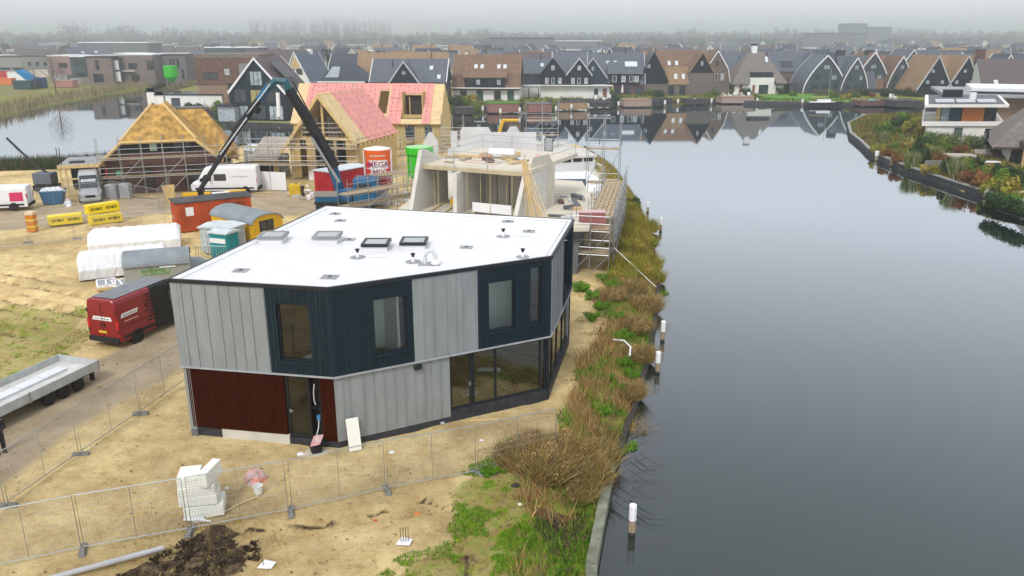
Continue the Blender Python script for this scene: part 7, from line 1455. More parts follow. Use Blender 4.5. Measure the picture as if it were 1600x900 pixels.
for i in range(8): MB().box(L1 * i / 8, L1 * (i + .97) / 8, -.1, 0, .1, 2.3, f1).build('board', PAINTW if i != 2 else M('pink_board', (.6, .35, .33)), t)
t = thing('mortar_silo', 'distant bright green silo standing before the brick block across the left lake', 'silo', (xz(267, 115, 255)[0], 255, 0)); MB().lathe([(.5, 1.2), (2.0, 3), (2.1, 6.4)], 20).build('drum', GGRN, t)
for a in range(3): MB().tube([(1.8 * math.cos(a * 2.1), 1.8 * math.sin(a * 2.1), 0), (1.8 * math.cos(a * 2.1), 1.8 * math.sin(a * 2.1), 3)], .1, 5).build('leg', STEEL, t)
for i, (x, y, w_, d_, h_, c, lab) in enumerate([(36, 140, 5.5, 2.4, 2.4, M('dark_green_box', (.03, .07, .08)), 'dark green container left of the blue tipper, across the left lake'), (59, 138, 3.6, 2.4, 3.0, M('deep_blue', (.03, .09, .2)), 'blue box right of the blue tipper, across the left lake'), (12, 122, 6, 3, 2.6, RCN, 'red container near the left edge across the lake'), (28, 126, 7, 3, 2.8, PAINTW, 'white container right of the red one near the left edge'),
                                                (63, 122, 7, 3, 2.8, M('cream_c', (.7, .62, .55)), 'cream container left of the bare tree across the lake'), (75, 114, 8, 3, 3.0, RCN, 'red container above the cream one across the lake'), (95, 128, 5, 2.6, 2.2, M('car_grey', (.4, .42, .42)), 'grey cabin right of the bare tree across the lake'), (119, 124, 6, 2.5, 2.4, M('pale_blue_c', (.45, .6, .68)), 'pale blue cabin under the red excavator'), (166, 124, 9, 3, 2.2, PAINTW, 'white cabin row behind the hoarding'), (8, 133, 5, 2.4, 2.0, M('orange_box', (.7, .2, .04)), 'orange box at the left edge across the lake'), (100, 137, 6, 3, 2.0, M('pink_heap', (.45, .22, .2)), 'pinkish stack by the left end of the hoarding')]):
    q = gp(x, y); shed('site_container' if i % 2 else 'site_cabin', lab, 'container', (q[0] - w_ / 2, q[1]), (q[0] + w_ / 2, q[1] - .5), d_, h_, c, c if c is not RCN else ROOFG, rib=False)
q = gp(47, 139); t = thing('tipper', 'bright blue tipper with raised body across the left lake', 'tipper', (q[0], q[1], 0)); MB().ext([(-1.2, 1.0), (-1.2, 2.0), (1.2, 2.0), (1.2, 1.0)], -3, 2).build('chassis', DGREY, t); MB().add([(-3, -1.2, 5.2), (-3, 1.2, 5.2), (1.5, -1.2, 1.2), (1.5, 1.2, 1.2), (-1.5, -1.2, 5.6), (-1.5, 1.2, 5.6), (2.2, -1.2, 3.2), (2.2, 1.2, 3.2)], [(0, 2, 6, 4), (1, 5, 7, 3), (0, 1, 3, 2), (2, 3, 7, 6), (4, 6, 7, 5), (0, 4, 5, 1)]).build('raised_body', M('bright_blue', (.0, .22, .5)), t)
for x in (-2, 0, 1.6): wheel(t, x, -1.1, .5, .3); wheel(t, x, 1.1, .5, .3)
q = gp(130, 119); t = thing('excavator', 'small red excavator with bent arm across the left lake', 'excavator', (q[0], q[1], 0)); MB().box(-1.6, 1.6, -1.3, 1.3, 1.2, 3.0).build('body', RCN, t, bevel=.1); MB().box(-1.8, 1.8, -1.3, 1.3, 0, 1.0).build('tracks', RUBBER, t, bevel=.2); MB().tube([(-.6, 0, 2.6), (-2.0, 0, 6.6), (-5.0, 0, 6.0), (-6.4, 0, 2.4)], .35, 4).build('arm', RCN, t)
# ------------------------------------------------------------------ scattered houses further back, fading out
protos = []
def mkp(name, lab, fn): t = thing(name, lab, 'house', (0, 0, 0)); fn(t); protos.append((t, lab)); return t
def P1(t): T = T_(0, 0, 0); vol(t, T, 12, 9, 4.5, 9.5, 'gable', WHITE, TILED, None, 0, None); row(t, wface(T, 'W', 12, 9), (-2, 2), 3.4, 1.2, 1.4); row(t, wface(T, 'W', 12, 9), (0,), 6.3, 1, 1.2); row(t, wface(T, 'S', 12, 9), (-3, 0, 3), .6, 1.4, 1.8)
def P2(t): T = T_(0, 0, 0); vol(t, T, 14, 10, 4.8, 9.8, 'gable', BRICKB, TILEG, None, 0, None); row(t, wface(T, 'S', 14, 10), (-4, 0, 4), 3.2, 1.4, 1.3, PALEP, PAINTW); row(t, wface(T, 'S', 14, 10), (-4, 0, 4), .5, 1.6, 1.9); roof_light(t, T, 14, 10, 4.8, 9.8, 2, .4, 1.2, 1.4); chim(t, T, -3, 0, 9.5, 11)
def P3(t): T = T_(0, 0, 0); vol(t, T, 13, 10, 3.0, 10, 'barn', SLATEW, TILED, WHITE, 2.9, PAINTW); row(t, wface(T, 'W', 13, 10), (-2, 2), 3.8, 1.3, 1.5, PALEP, PAINTW); row(t, wface(T, 'S', 13, 10), (-3, 3), .5, 2.4, 2)
def P4(t): T = T_(0, 0, 0); vol(t, T, 14, 10, 3.0, 10, 'gable', BRICKG, THATCHO, None, 0, None); T2 = T_(2, -2, TGAP); vol(t, T2, 9, 7, 4, 9.4, 'gable', WHITE, THATCHO, None, 0, None); row(t, wface(T2, 'W', 9, 7), (-1.6, 1.6), 3.6, 1.2, 1.4)
def P5(t): T = T_(0, 0, 0); vol(t, T, 24, 9, 5.4, 9.2, 'gable', BRICKR, TILEB, None, 0, None); row(t, wface(T, 'S', 24, 9), (-10, -7, -4, -1, 2, 5, 8), 3.4, 1.2, 1.4, PALEP, PAINTW); row(t, wface(T, 'S', 24, 9), (-9, -3, 3, 9), .5, 1.6, 2)
def P6(t): T = T_(0, 0, 0); vol(t, T, 11, 8.5, 5.2, 10.4, 'gable', M('cream_wall', (.6, .55, .46)), TILEG, None, 0, PAINTW); row(t, wface(T, 'W', 11, 8.5), (-2, 2), 3.6, 1.2, 1.6, PANEF, PAINTW); row(t, wface(T, 'W', 11, 8.5), (0,), 6.8, 1, 1.2, PALEP, PAINTW)
def P7(t): MB().box(-8, 8, -6, 6, 0, 6.6).build('wall', M('grey_row', (.28, .28, .27)), t); MB().box(-8.2, 8.2, -6.2, 6.2, 6.6, 7.0).build('roof_edge', PAINTW, t); F = lambda a, n, z: (a, -6 - n, z); row(t, F, (-5, 0, 5), 3.8, 2.4, 1.6); row(t, F, (-5, 0, 5), .6, 2.4, 2)
names_ = [('white_gable_house', 'white gabled house with dark roof', P1), ('brick_house', 'brown brick house with grey roof', P2), ('barn_house', 'dark barn-shaped house with white edge', P3), ('thatch_house', 'tan thatched house with white gable', P4), ('terrace_row', 'red-brown brick terrace with purple roof', P5), ('cream_house', 'cream gabled house with grey roof', P6), ('flat_house', 'grey flat-roofed house with white edge', P7)]
used = {}
rows = [(262, 19), (284, 20), (308, 20), (335, 21), (365, 22), (400, 24), (440, 26), (490, 30), (545, 33), (610, 38), (690, 46), (780, 56), (890, 66), (1010, 80)]
regions = [(330, 'above left lake'), (560, 'above timber house'), (700, 'above grey barn house'), (900, 'above black twin gables'), (1110, 'above brown thatched gables'), (1250, 'above thatched hut'), (1420, 'above arched houses'), (1700, 'above white villa')]
for ri, (Y0, stp) in enumerate(rows):
    X_ = -.63 * Y0; 
    while X_ < .63 * Y0:
        Y = Y0 + rnd.uniform(-6, 6); px = 800 + X_ * 1297 / Y
        w_ = rnd.choice([0, 1, 1, 2, 2, 3, 1, 5, 4, 0, 6]) if px > 330 else rnd.choice([4, 6, 6, 1])
        ok = (px > 470 or Y > 345) and not (px < 300 and Y < 400) and rnd.random() < .93 and not (px < 560 and Y < 300 and px > 440)
        if Y < 280 and any(abs(px - q) < 42 for q in (612, 668, 835, 1448, 1578, 1258, 1165)): ok = False
        if ok:
            nm, lab, fn = names_[w_]; band = 'behind waterside houses' if Y < 300 else ('in mid distance' if Y < 420 else 'far in haze')
            reg = next(r_ for lim, r_ in regions if px < lim); full = '%s %s %s' % (lab, band, reg)
            a = rnd.choice([0, 0, TGAP, TGAP, R(20), R(-20), R(65)]) + rnd.uniform(-.15, .15) if w_ != 4 else rnd.uniform(-.25, .25)
            if w_ not in used: t = thing(nm, full, 'house', (X_, Y, 0), a, 'houses fading into the haze'); fn(t); used[w_] = t
            else: dup(used[w_], (X_, Y, 0), a, full, (1, 1, rnd.uniform(.88, 1.0)), group='houses fading into the haze')
        X_ += stp * .8 * rnd.uniform(.85, 1.25) + (10 if w_ == 4 else 0)
# tall slabs on the horizon right
for i, (px, Y, w_, h_, lab) in enumerate([(1330, 1150, 32, 30, 'taller pale office block on the hazy horizon at the right'), (1368, 1180, 34, 26, 'lower pale office block on the hazy horizon at the right'), (1305, 900, 62, 17, 'long low hall on the hazy horizon at the right'), (815, 620, 48, 13, 'long dark hall with white gables on the horizon, middle'), (885, 700, 60, 10.5, 'long low pale hall on the horizon right of the dark hall'), (180, 480, 40, 11, 'white-edged long hall behind the brown blocks on the left')]):
    t = thing('distant_hall', lab, 'building', (HX(px, Y), Y, 0)); MB().box(-w_ / 2, w_ / 2, 0, 20, 0, h_).build('wall', M('hall_grey', (.16, .18, .19)), t); MB().box(-w_ / 2 - .3, w_ / 2 + .3, -.3, 20.3, h_, h_ + .5).build('roof_edge', PAINTW if i > 3 else DGREY, t)
# ------------------------------------------------------------------ vegetation
lf = bpy.data.materials.new('foliage'); lf.use_nodes = True; n = lf.node_tree; b = n.nodes['Principled BSDF']; at = n.nodes.new("ShaderNodeAttribute"); at.attribute_name = 'tint'
n.links.new(at.outputs['Color'], b.inputs['Base Color']); b.inputs['Roughness'].default_value = .8; b.inputs['Specular IOR Level'].default_value = .15
BARK = M('bark', (.09, .07, .055), rough=.95, var=.25, scale=6)
RS = np.random.RandomState(11)
GREEN = [(.07, .15, .012), (.10, .19, .015), (.05, .10, .012), (.19, .22, .04)]; LUSH = [(.10, .27, .01), (.16, .32, .02), (.07, .18, .012)]; DARKG = [(.022, .05, .014), (.035, .07, .02), (.05, .09, .02)]
DRY = [(.40, .22, .09), (.54, .34, .16), (.22, .12, .05), (.44, .34, .14), (.20, .19, .05)]; OLIVE = [(.28, .27, .025), (.40, .34, .04), (.15, .20, .02), (.38, .24, .06)]; RUST = [(.22, .08, .025), (.15, .05, .02), (.26, .14, .04)]; PLUME = [(.50, .42, .29), (.42, .33, .2)]; TWIG = [(.10, .085, .08), (.14, .12, .11), (.07, .06, .055)]
def pick(pal, k): P_ = np.array(pal); c = P_[RS.randint(0, len(P_), k)]; return c * RS.uniform(.75, 1.25, (k, 1))
def blades(x, y, z, h, w, lean, pal, curve=.5):
    k = len(x); a = RS.uniform(0, 2 * np.pi, k); la = RS.uniform(0, 2 * np.pi, k); hh = h * RS.uniform(.5, 1.3, k); ln = lean * RS.uniform(.2, 1.2, k) * hh
    bx = np.stack([x, y, z], 1); d = np.stack([np.cos(a), np.sin(a), np.zeros(k)], 1) * (w * RS.uniform(.6, 1.4, k))[:, None]
    tip = bx + np.stack([np.cos(la) * ln, np.sin(la) * ln, hh], 1)
    v = np.stack([bx - d, bx + d, tip], 1).reshape(-1, 3); c = np.repeat(pick(pal, k), 3, axis=0)
    return v, c
def leaves(cx, cy, cz, k, size, pal, shell=.55, nrm=None):
    """k small triangles spread through ellipsoids given per row (centres and radii arrays)"""
    pass
def cloud(blobs, k, size, pal, flat=1.0):
    bl = np.array(blobs, dtype=float); wts = bl[:, 3] * bl[:, 4] * bl[:, 5]; wts = wts ** .7; wts /= wts.sum(); i = RS.choice(len(bl), k, p=wts)
    d = RS.normal(size=(k, 3)); d /= np.linalg.norm(d, axis=1)[:, None]; r = RS.uniform(.35, 1.0, k) ** .5 * (1 + .18 * RS.normal(size=k)); p = bl[i, :3] + d * r[:, None] * bl[i, 3:6]
    p[:, 2] = np.maximum(p[:, 2], .01)
    e1 = RS.normal(size=(k, 3)); e1 /= np.linalg.norm(e1, axis=1)[:, None]; e2 = np.cross(e1, d); s = (size * RS.uniform(.5, 1.4, k))[:, None]
    v = np.stack([p - e1 * s, p + e1 * s, p + e2 * s * 1.3], 1).reshape(-1, 3); clump = pick(pal, len(bl))[i] * .5 + pick(pal, k) * .5
    return v, np.repeat(clump, 3, axis=0)
def inpoly_pts(fn, k, x0, x1, y0, y1):
    x = RS.uniform(x0, x1, k); y = RS.uniform(y0, y1, k); m = fn(x, y); return x[m], y[m]
def zg(x, y):
    ix = np.clip(np.searchsorted(gx, x), 1, len(gx) - 1); iy = np.clip(np.searchsorted(gy, y), 1, len(gy) - 1); return np.maximum(Z[iy, ix], -1.2)
def stuff(name, parts): v = np.concatenate([p[0] for p in parts]); c = np.concatenate([p[1] for p in parts]); tag(fast_mesh(name, v, 3, lf, colors=c), kind='stuff')
# bank grass and weeds on the site
sdS = lambda x, y: sdist(x, y, SITE)
parts = []
x, y = inpoly_pts(lambda x, y: (sdS(x, y) > -.05) & (sdS(x, y) < 3.1 + 2.4 * (fbm(x, y, 2.4, 16) - .5)) & (fbm(x, y, .9, 41) > .36), 170000, 0, 14, 19, 106)
sel = fbm(x, y, 1.8, 44) > .53; far_ = y > 52
parts += [blades(x[sel & ~far_], y[sel & ~far_], zg(x, y)[sel & ~far_], .62, .015, .75, DRY + [(.34, .15, .06)]), blades(x[~sel & ~far_], y[~sel & ~far_], zg(x, y)[~sel & ~far_], .38, .017, .6, GREEN + LUSH), blades(x[far_], y[far_], zg(x, y)[far_], .6, .03, .7, OLIVE + DRY[:1])]
x, y = inpoly_pts(lambda x, y: (sdist(x, y, GRF) > -.5 + .5 * fbm(x, y, 1, 2)) & (sdS(x, y) > .3) & (fbm(x, y, 1.0, 42) > .53), 170000, -6, 5, 18, 29)
parts.append(blades(x, y, zg(x, y), .085, .012, .9, [(.10, .30, .008), (.17, .38, .015), (.07, .20, .01), (.30, .38, .03)]))
x, y = inpoly_pts(lambda x, y: (sdist(x, y, RIGHT) > .4) & (sdist(x, y, RIGHT) < 13) & (fbm(x, y, 2.2, 81) > .42), 70000, 46, 84, 74, 166); parts.append(blades(x, y, zg(x, y), .65, .05, .6, GREEN + DARKG + OLIVE + RUST))
x, y = inpoly_pts(lambda x, y: (sdist(x, y, MAIN) > .5) & (sdist(x, y, MAIN) < 9) & (fbm(x, y, 3.2, 82) > .5), 60000, -16, 100, 172, 222); parts.append(blades(x, y, np.zeros(len(x)), .7, .08, .5, GREEN + LUSH[:1] + DARKG + OLIVE))
x, y = inpoly_pts(lambda x, y: (sdist(x, y, GRF) > -.9) & (sdS(x, y) > .3) & (fbm(x, y, .6, 52) > .6), 26000, -7, 5, 18, 29); parts.append(blades(x, y, zg(x, y), .08, .010, 1.4, DRY))
x, y = inpoly_pts(lambda x, y: (sdist(x, y, GRS) > -1) & (fbm(x, y, 1.1, 43) > .60), 50000, -35, -18, 30, 50); parts.append(blades(x, y, zg(x, y), .08, .018, .9, OLIVE + GREEN))
x, y = inpoly_pts(lambda x, y: (sdist(x, y, MUD1) > -1.2) & (fbm(x, y, .6, 47) > .56), 9000, -14, -4, 17, 24); parts.append(blades(x, y, zg(x, y), .10, .012, 1.2, OLIVE + DRY))
x, y = inpoly_pts(lambda x, y: (x > 2.4) & (sdS(x, y) > 2.2) & (fbm(x, y, .8, 48) > .63), 15000, 2, 9, 31, 50); parts.append(blades(x, y, zg(x, y), .12, .014, .9, GREEN + DRY))
x, y = inpoly_pts(lambda x, y: (sdS(x, y) > .2) & (sdS(x, y) < 6), 30000, -78, -50, 88, 103); parts.append(blades(x, y, zg(x, y), 1.3, .05, .4, DARKG + [(.12, .08, .06)]))
stuff('bank_grass', parts)
# twigs and small clods on the sand
x, y = inpoly_pts(lambda x, y: (sdS(x, y) > 2.5) & (sdist(x, y, [loc for loc in HP]) < -.4) & (fbm(x, y, 1.2, 61) > .52), 4200, -24, 6, 17, 46); k = len(x)
cl = [(a, b_, zz + .01, s, s * .8, s * .5) for a, b_, zz, s in zip(x, y, zg(x, y), RS.uniform(.012, .05, k))]
v, c = cloud(cl, k * 7, .025, [(.30, .2, .1), (.2, .13, .07), (.12, .08, .045), (.45, .34, .2)]); tag(fast_mesh('sand_clods', v, 3, lf, colors=c), kind='stuff')
x, y = inpoly_pts(lambda x, y: sdist(x, y, MUD1) > -.1, 900, -14, -4, 17, 24); k = len(x); cl = [(a, b_, zz + .03, s, s * .8, s * .7) for a, b_, zz, s in zip(x, y, zg(x, y), RS.uniform(.04, .16, k))]
v, c = cloud(cl, k * 26, .045, [(.03, .022, .016), (.06, .042, .03), (.11, .08, .05), (.02, .016, .012)]); tag(fast_mesh('dark_clods', v, 3, lf, colors=c), kind='stuff')
def shrub(name, label, pal, k, size, blobs, stems=5, h=.8, bl=None, group=None):
    t = thing(name, label, 'shrub', group=group); ps = []
    if k: ps.append(cloud(blobs, k, size, pal))
    if bl: ps.append(blades(*bl))
    v = np.concatenate([p[0] for p in ps]); c = np.concatenate([p[1] for p in ps]); fast_mesh('foliage', v, 3, lf, t, colors=c)
    m = MB()
    for i in range(stems): a = i * 2.4; m.tube([(0.05 * math.cos(a), .05 * math.sin(a), 0), (.25 * h * math.cos(a), .25 * h * math.sin(a), h * .5), (.45 * h * math.cos(a + .3), .45 * h * math.sin(a + .3), h)], .018 * h + .008, 4, r1=.006)
    m.build('stems', BARK, t); return t
def blobset(k, rx, ry, h, r): return [(RS.uniform(-rx, rx), RS.uniform(-ry, ry), RS.uniform(.25, .85) * h, *(RS.uniform(.6, 1.1, 3) * r)) for _ in range(k)]
def radblades(k, h, w, lean, pal, rad=.5): a = RS.uniform(0, 6.28, k); r = RS.uniform(0, 1, k) ** .5 * rad; return (r * np.cos(a), r * np.sin(a), np.zeros(k), h, w, lean, pal)
dry = shrub('dry_bush', 'x', DRY + [(.25, .25, .05)], 2200, .035, blobset(13, .9, .8, .75, .3), 9, .9, radblades(3000, .72, .012, 1.15, DRY + [(.16, .09, .05), (.22, .24, .04)], .8)); gb = shrub('green_bush', 'x', LUSH, 3600, .04, blobset(10, .5, .5, .75, .3), 5, .7); ob = shrub('olive_bush', 'x', OLIVE, 3000, .045, blobset(10, .7, .6, .7, .35), 6, .7, radblades(1200, .8, .014, .6, OLIVE, .8))
usedp = set()
def put(proto, xy, label, s=1.0, group=None, z=None, rz=None):
    zz = float(zg(np.array([xy[0]]), np.array([xy[1]]))[0]) if z is None else z
    if proto.name not in usedp and proto['label'] == 'x': usedp.add(proto.name); o = proto; o.location = (*xy, zz)
    else: o = dup(proto, (*xy, zz))
    o.rotation_euler.z = rnd.random() * 6.3 if rz is None else rz; o.scale = s if isinstance(s, tuple) else (s, s, s * rnd.uniform(.85, 1.1)); tag(o, label, 'shrub', group); return o
G_B = 'bushes on the overgrown bank'
for x, y, s, lab in [(810, 725, 1.15, 'big dry brown bush, the leftmost in the clump by the fence end'), (850, 745, 1.3, 'dry brown bush at the lower middle of the big clump'), (880, 712, 1.2, 'dry brown bush at the upper middle of the big clump'), (915, 735, 1.2, 'dry brown bush at the right of the big clump'), (935, 700, 1.1, 'dry brown bush behind the big clump by the water'), (900, 760, .9, 'low dry brown bush at the bottom of the big clump'), (830, 700, .9, 'dry brown bush at the top left of the big clump'),
                     (975, 640, 1.1, 'dry bush hanging over the water below the two close poles'), (985, 600, 1.0, 'dry bush at the water edge right of the green bushes'), (1000, 545, 1.1, 'dry bush beside the upper close mooring pole'), (990, 505, 1.2, 'dry bush above the close mooring poles'), (1010, 470, 1.3, 'dry bush by the pale rope end'), (985, 455, 1.2, 'dry bush under the pale rope'), (955, 470, 1.0, 'dry bush near the scaffold foot'), (940, 665, .8, 'dry bush behind the green ones below the white hose')]: put(dry, gp(x, y), lab, s * .84, G_B)
for x, y, s, lab in [(975, 672, .9, 'bright green bush at the water side of the dry clump'), (935, 640, .75, 'bright green bush left of the dry water-edge bushes'), (945, 662, .8, 'bright green bush just above the big dry clump'), (962, 600, .7, 'small green bush on the bank below the sand patch'), (985, 575, .6, 'small green bush left of the lower close pole'), (950, 590, .5, 'tiny green bush on the sand edge'), (975, 525, .8, 'green bush left of the upper close pole'), (930, 470, .9, 'green bush at the right corner of the white-roofed house'), (910, 455, .9, 'green bush tight to the dark house corner'), (925, 500, .7, 'green bush between the sand patch and the house'), (945, 440, .9, 'green bush under the outer scaffold frames'), (960, 455, .9, 'green bush right of the scaffold foot'), (940, 485, .8, 'green bush left of the dry bushes under the rope'), (960, 500, .8, 'green bush above the white hose'), (975, 560, .6, 'green bush right of the white hose'), (1030, 440, .9, 'light green bush leaning over the water at the rope'), (765, 742, .5, 'small bright green weed clump by the fence foot'), (790, 705, .5, 'small green clump left of the dry bushes')]: put(gb, gp(x, y), lab, s, G_B)
for i, (x, y, s) in enumerate([(1000, 430, 1.3), (975, 420, 1.2), (1015, 405, 1.2), (985, 395, 1.4), (1005, 375, 1.3), (975, 370, 1.2), (1010, 350, 1.2), (990, 345, 1.3), (980, 330, 1.2), (965, 395, 1.1), (1020, 425, 1.1), (970, 440, 1.1)]): put(ob, gp(x, y), 'olive-yellow bush, number %s up the bank beyond the rope' % 'one two three four five six seven eight nine ten eleven twelve'.split()[i], s, G_B)
dg = shrub('dark_bush', 'x', DARKG, 2600, .06, blobset(8, .5, .5, .9, .35), 4, .8); put(dg, gp(985, 325), 'dark green bush at the far tip of the overgrown bank', 1.3, G_B)
# thin bare twigs leaning over the water
m = MB()
for i in range(22):
    x, y = gp(rnd.choice([960, 966, 985, 990, 1000]) + rnd.uniform(-8, 4), rnd.uniform(650, 760)); x = max(x, 3.2)
    m.tube([(x, y, -.3), (x + .5, y - .1, .05), (x + .9 + rnd.random() * .4, y - .3, -.1 + rnd.random() * .4)], .012, 4, r1=.004)
tag(m.build('overhanging_twigs', BARK), 'bare dark twigs leaning over the water by the dry bushes', 'twigs')
m = MB(); m.tube([gp(958, 532) + (.05,), gp(975, 535) + (.1,), gp(985, 545) + (.1,), gp(984, 556) + (.02,)], .05, 6); tag(m.build('white_hose', PAINTW), 'short white hose on the sand patch by the bank', 'hose')
# garden shrubs, hedges, trees over the water and on the right bank
gs = [shrub('garden_bush', 'x', GREEN, 1500, .13, blobset(8, .8, .8, 1.2, .55), 3, 1.0), shrub('garden_bush', 'x', OLIVE, 1500, .13, blobset(8, .8, .8, 1.0, .5), 3, .9), shrub('garden_bush', 'x', RUST, 1400, .11, blobset(8, .7, .7, 1.0, .5), 3, .9), shrub('garden_bush', 'x', DARKG, 1500, .14, blobset(8, .8, .7, 1.5, .6), 3, 1.2),
      shrub('plume_grass', 'x', GREEN, 300, .1, blobset(4, .4, .4, .6, .4), 2, .5, radblades(1500, 1.5, .03, .42, GREEN + PLUME, .5))]
words = ['green', 'yellow-green', 'rust-brown', 'dark green', 'plumed grass']
def desc(i, where): return '%s %s' % (words[i] + (' bush' if i < 4 else ' clump'), where)
RB = [(1376, 205, 0, 1.6, 'at the tip lawn of the right bank'), (1395, 205, 0, 1.2, 'on the small lawn of the right bank'), (1382, 222, 4, 1.0, 'behind the curve of the right quay'), (1405, 200, 3, 1.3, 'behind the small lawn hedge'), (1425, 205, 1, 1.6, 'left of the white villa, front'), (1415, 190, 0, 1.7, 'left of the white villa, back'), (1432, 195, 1, 1.3, 'tight to the white villa corner'), (1372, 234, 1, .9, 'just inside the tight curve of the quay'), (1385, 242, 2, .9, 'red one in the flower bed by the quay curve'), (1395, 232, 0, .8, 'in the bed by the quay curve'), (1402, 250, 2, .9, 'dark red one in the bed before the plumed clump'),
      (1424, 258, 4, 1.25, 'tall, left of the two on the right quay'), (1437, 252, 3, 1.3, 'behind the left tall plumed clump'), (1452, 268, 1, 1.0, 'low, between the two tall plumed clumps'), (1468, 255, 2, 1.1, 'between the two tall plumed clumps, back'), (1494, 276, 4, 1.3, 'tall, right of the two on the right quay'), (1485, 270, 3, 1.2, 'under the right tall plumed clump'), (1508, 268, 0, 1.3, 'right behind the tall plumed clump'), (1515, 284, 2, 1.3, 'left of the three rusty ones by the lawn'), (1538, 290, 2, 1.3, 'middle of the three rusty ones by the lawn'), (1558, 297, 1, 1.3, 'right-hand ochre one by the lawn'),
      (1545, 282, 0, 1.2, 'in front of the veranda'), (1565, 278, 3, 1.2, 'right of the veranda bed'), (1440, 238, 3, 1.4, 'under the white villa, left'), (1455, 240, 1, 1.2, 'under the white villa, second'), (1475, 236, 0, 1.4, 'under the white villa, third'), (1500, 240, 2, 1.0, 'under the white villa, fourth'), (1520, 262, 3, 1.0, 'near the garden table'), (1580, 284, 0, 1.2, 'behind the lawn at the right edge'), (1597, 290, 3, 1.2, 'at the right edge by the veranda'), (1460, 250, 4, 1.0, 'before the villa hedge'), (1546, 312, 3, .8, 'low on the quay slope by the lawn'), (1515, 262, 2, .9, 'beside the garden table')]
for x, y, i, s, w_ in RB: put(gs[i], gp(x, y + 2), desc(i, w_), s, 'garden plants on the right bank')
FBK = [(696, 172, 0, 1.8), (712, 168, 3, 1.8), (724, 165, 0, 1.6), (733, 160, 1, 1.5), (748, 168, 0, 1.6), (830, 162, 1, 1.6), (838, 170, 0, 1.3), (862, 164, 0, 1.5), (884, 158, 3, 1.3), (895, 160, 0, 1.4), (915, 150, 3, 1.6), (946, 152, 0, 1.6), (962, 156, 3, 1.6), (985, 147, 1, 1.5), (1000, 148, 0, 1.8), (1012, 150, 0, 1.6), (1030, 152, 3, 1.4), (1045, 146, 3, 2.0), (1056, 148, 0, 1.8), (1062, 154, 1, 1.3), (1090, 143, 3, 1.3), (1118, 150, 0, 1.4), (1165, 152, 3, 1.4), (1185, 155, 0, 1.2), (1300, 153, 0, 1.4), (1320, 155, 1, 1.3), (1335, 152, 0, 1.6), (1350, 150, 3, 1.4), (1140, 146, 1, 1.4), (1105, 152, 0, 1.2), (300, 172, 3, 2.0), (262, 160, 3, 2.0), (284, 165, 3, 2.2), (248, 158, 0, 2.0), (350, 172, 0, 1.6), (1360, 152, 2, 1.2), (1385, 152, 3, 1.6), (1420, 150, 2, 1.6), (480, 142, 0, 2.0), (455, 150, 1, 1.6), (495, 140, 3, 2.2), (1220, 148, 3, 1.2), (1240, 150, 0, 1.0)]
nmz = lambda x: 'behind the golden thatched house' if x < 400 else ('behind the timber house' if x < 690 else ('before the four-skylight house' if x < 820 else ('before the black twin gables' if x < 930 else ('before the grey barn house with the brick panel' if x < 1015 else ('before the brown thatched gables' if x < 1130 else ('by the thatched hut' if x < 1250 else 'before the arched houses'))))))
cnt = {}
for x, y, i, s in FBK:
    k = (i, nmz(x)); cnt[k] = cnt.get(k, 0) + 1; put(gs[i], gp(x, y), '%s %s' % (['', 'second ', 'third ', 'fourth ', 'fifth ', 'sixth ', 'seventh '][cnt[k] - 1], desc(i, nmz(x))) if cnt[k] > 1 else desc(i, nmz(x)), s, 'garden plants across the water')
def hedge(label, p0, p1, w, h, pal, k, size=.12):
    fr, L = wframe(p0, p1); nb = int(L / .8) + 1; bl = []
    for i in range(nb): q = fr(L * i / max(1, nb - 1), 0, 0); bl.append((q[0], q[1], h * .5, .75, w * .6, h * .55))
    v, c = cloud(bl, k, size, pal); tag(fast_mesh('hedge', v, 3, lf, colors=c), label, 'hedge')
hedge('long trimmed green hedge in front of the white villa', gp(1447, 226), gp(1572, 238), 1.0, 1.9, GREEN + DARKG + [(.4, .42, .3)], 9000)
hedge('short round dark hedge around the small tip lawn', gp(1378, 218), gp(1392, 200), .9, 1.1, DARKG, 2500); hedge('dark hedge on the quay below the lawn at the right edge', gp(1548, 318), gp(1600, 338), .9, 1.2, DARKG, 4000)
hedge('brown-grey hedge between the sailing boat and the arched houses', gp(1272, 150), gp(1338, 152), 1.0, 2.0, [(.16, .13, .1), (.11, .1, .07)], 4000); hedge('dark hedge behind the docks on the right of the far quay', gp(1395, 150), gp(1440, 152), 1.2, 1.8, DARKG, 3000)
tag(fast_mesh('lawn', np.array([[*gp(*p), .03] for p in [(1560, 300), (1612, 304), (1612, 328), (1552, 316)]]), 4, M('lawn_green', (.07, .19, .015), var=.3, scale=2)), kind='structure'); tag(fast_mesh('lawn', np.array([[*gp(*p), .03] for p in [(1384, 216), (1402, 204), (1412, 212), (1395, 222)]]), 4, M('lawn_green', (.07, .19, .015))), kind='structure')
tag(fast_mesh('lawn', np.array([[*gp(*p), .035] for p in [(1187, 158), (1195, 148), (1290, 148), (1325, 150), (1338, 160)]]), 5, M('lawn_bright', (.09, .25, .015), var=.25, scale=1)), kind='structure')
# reeds along the far left bank
x, y = inpoly_pts(lambda x, y: (sdist(x, y, MAIN) > -.6) & (sdist(x, y, MAIN) < 7.5) & (x < -100), 60000, -260, -100, 130, 290); ps = [blades(x, y, np.zeros(len(x)) - .3, 1.9, .12, .3, [(.30, .22, .12), (.36, .28, .15), (.22, .17, .09), (.2, .2, .07)])]
x, y = inpoly_pts(lambda x, y: (sdist(x, y, MAIN) > -.2) & (sdist(x, y, MAIN) < 4) & (x > -105), 9000, -104, -60, 165, 290); ps.append(blades(x, y, np.zeros(len(x)) - .2, 1.6, .12, .3, [(.12, .12, .06), (.2, .16, .09), (.06, .08, .04)])); stuff('reeds', ps)
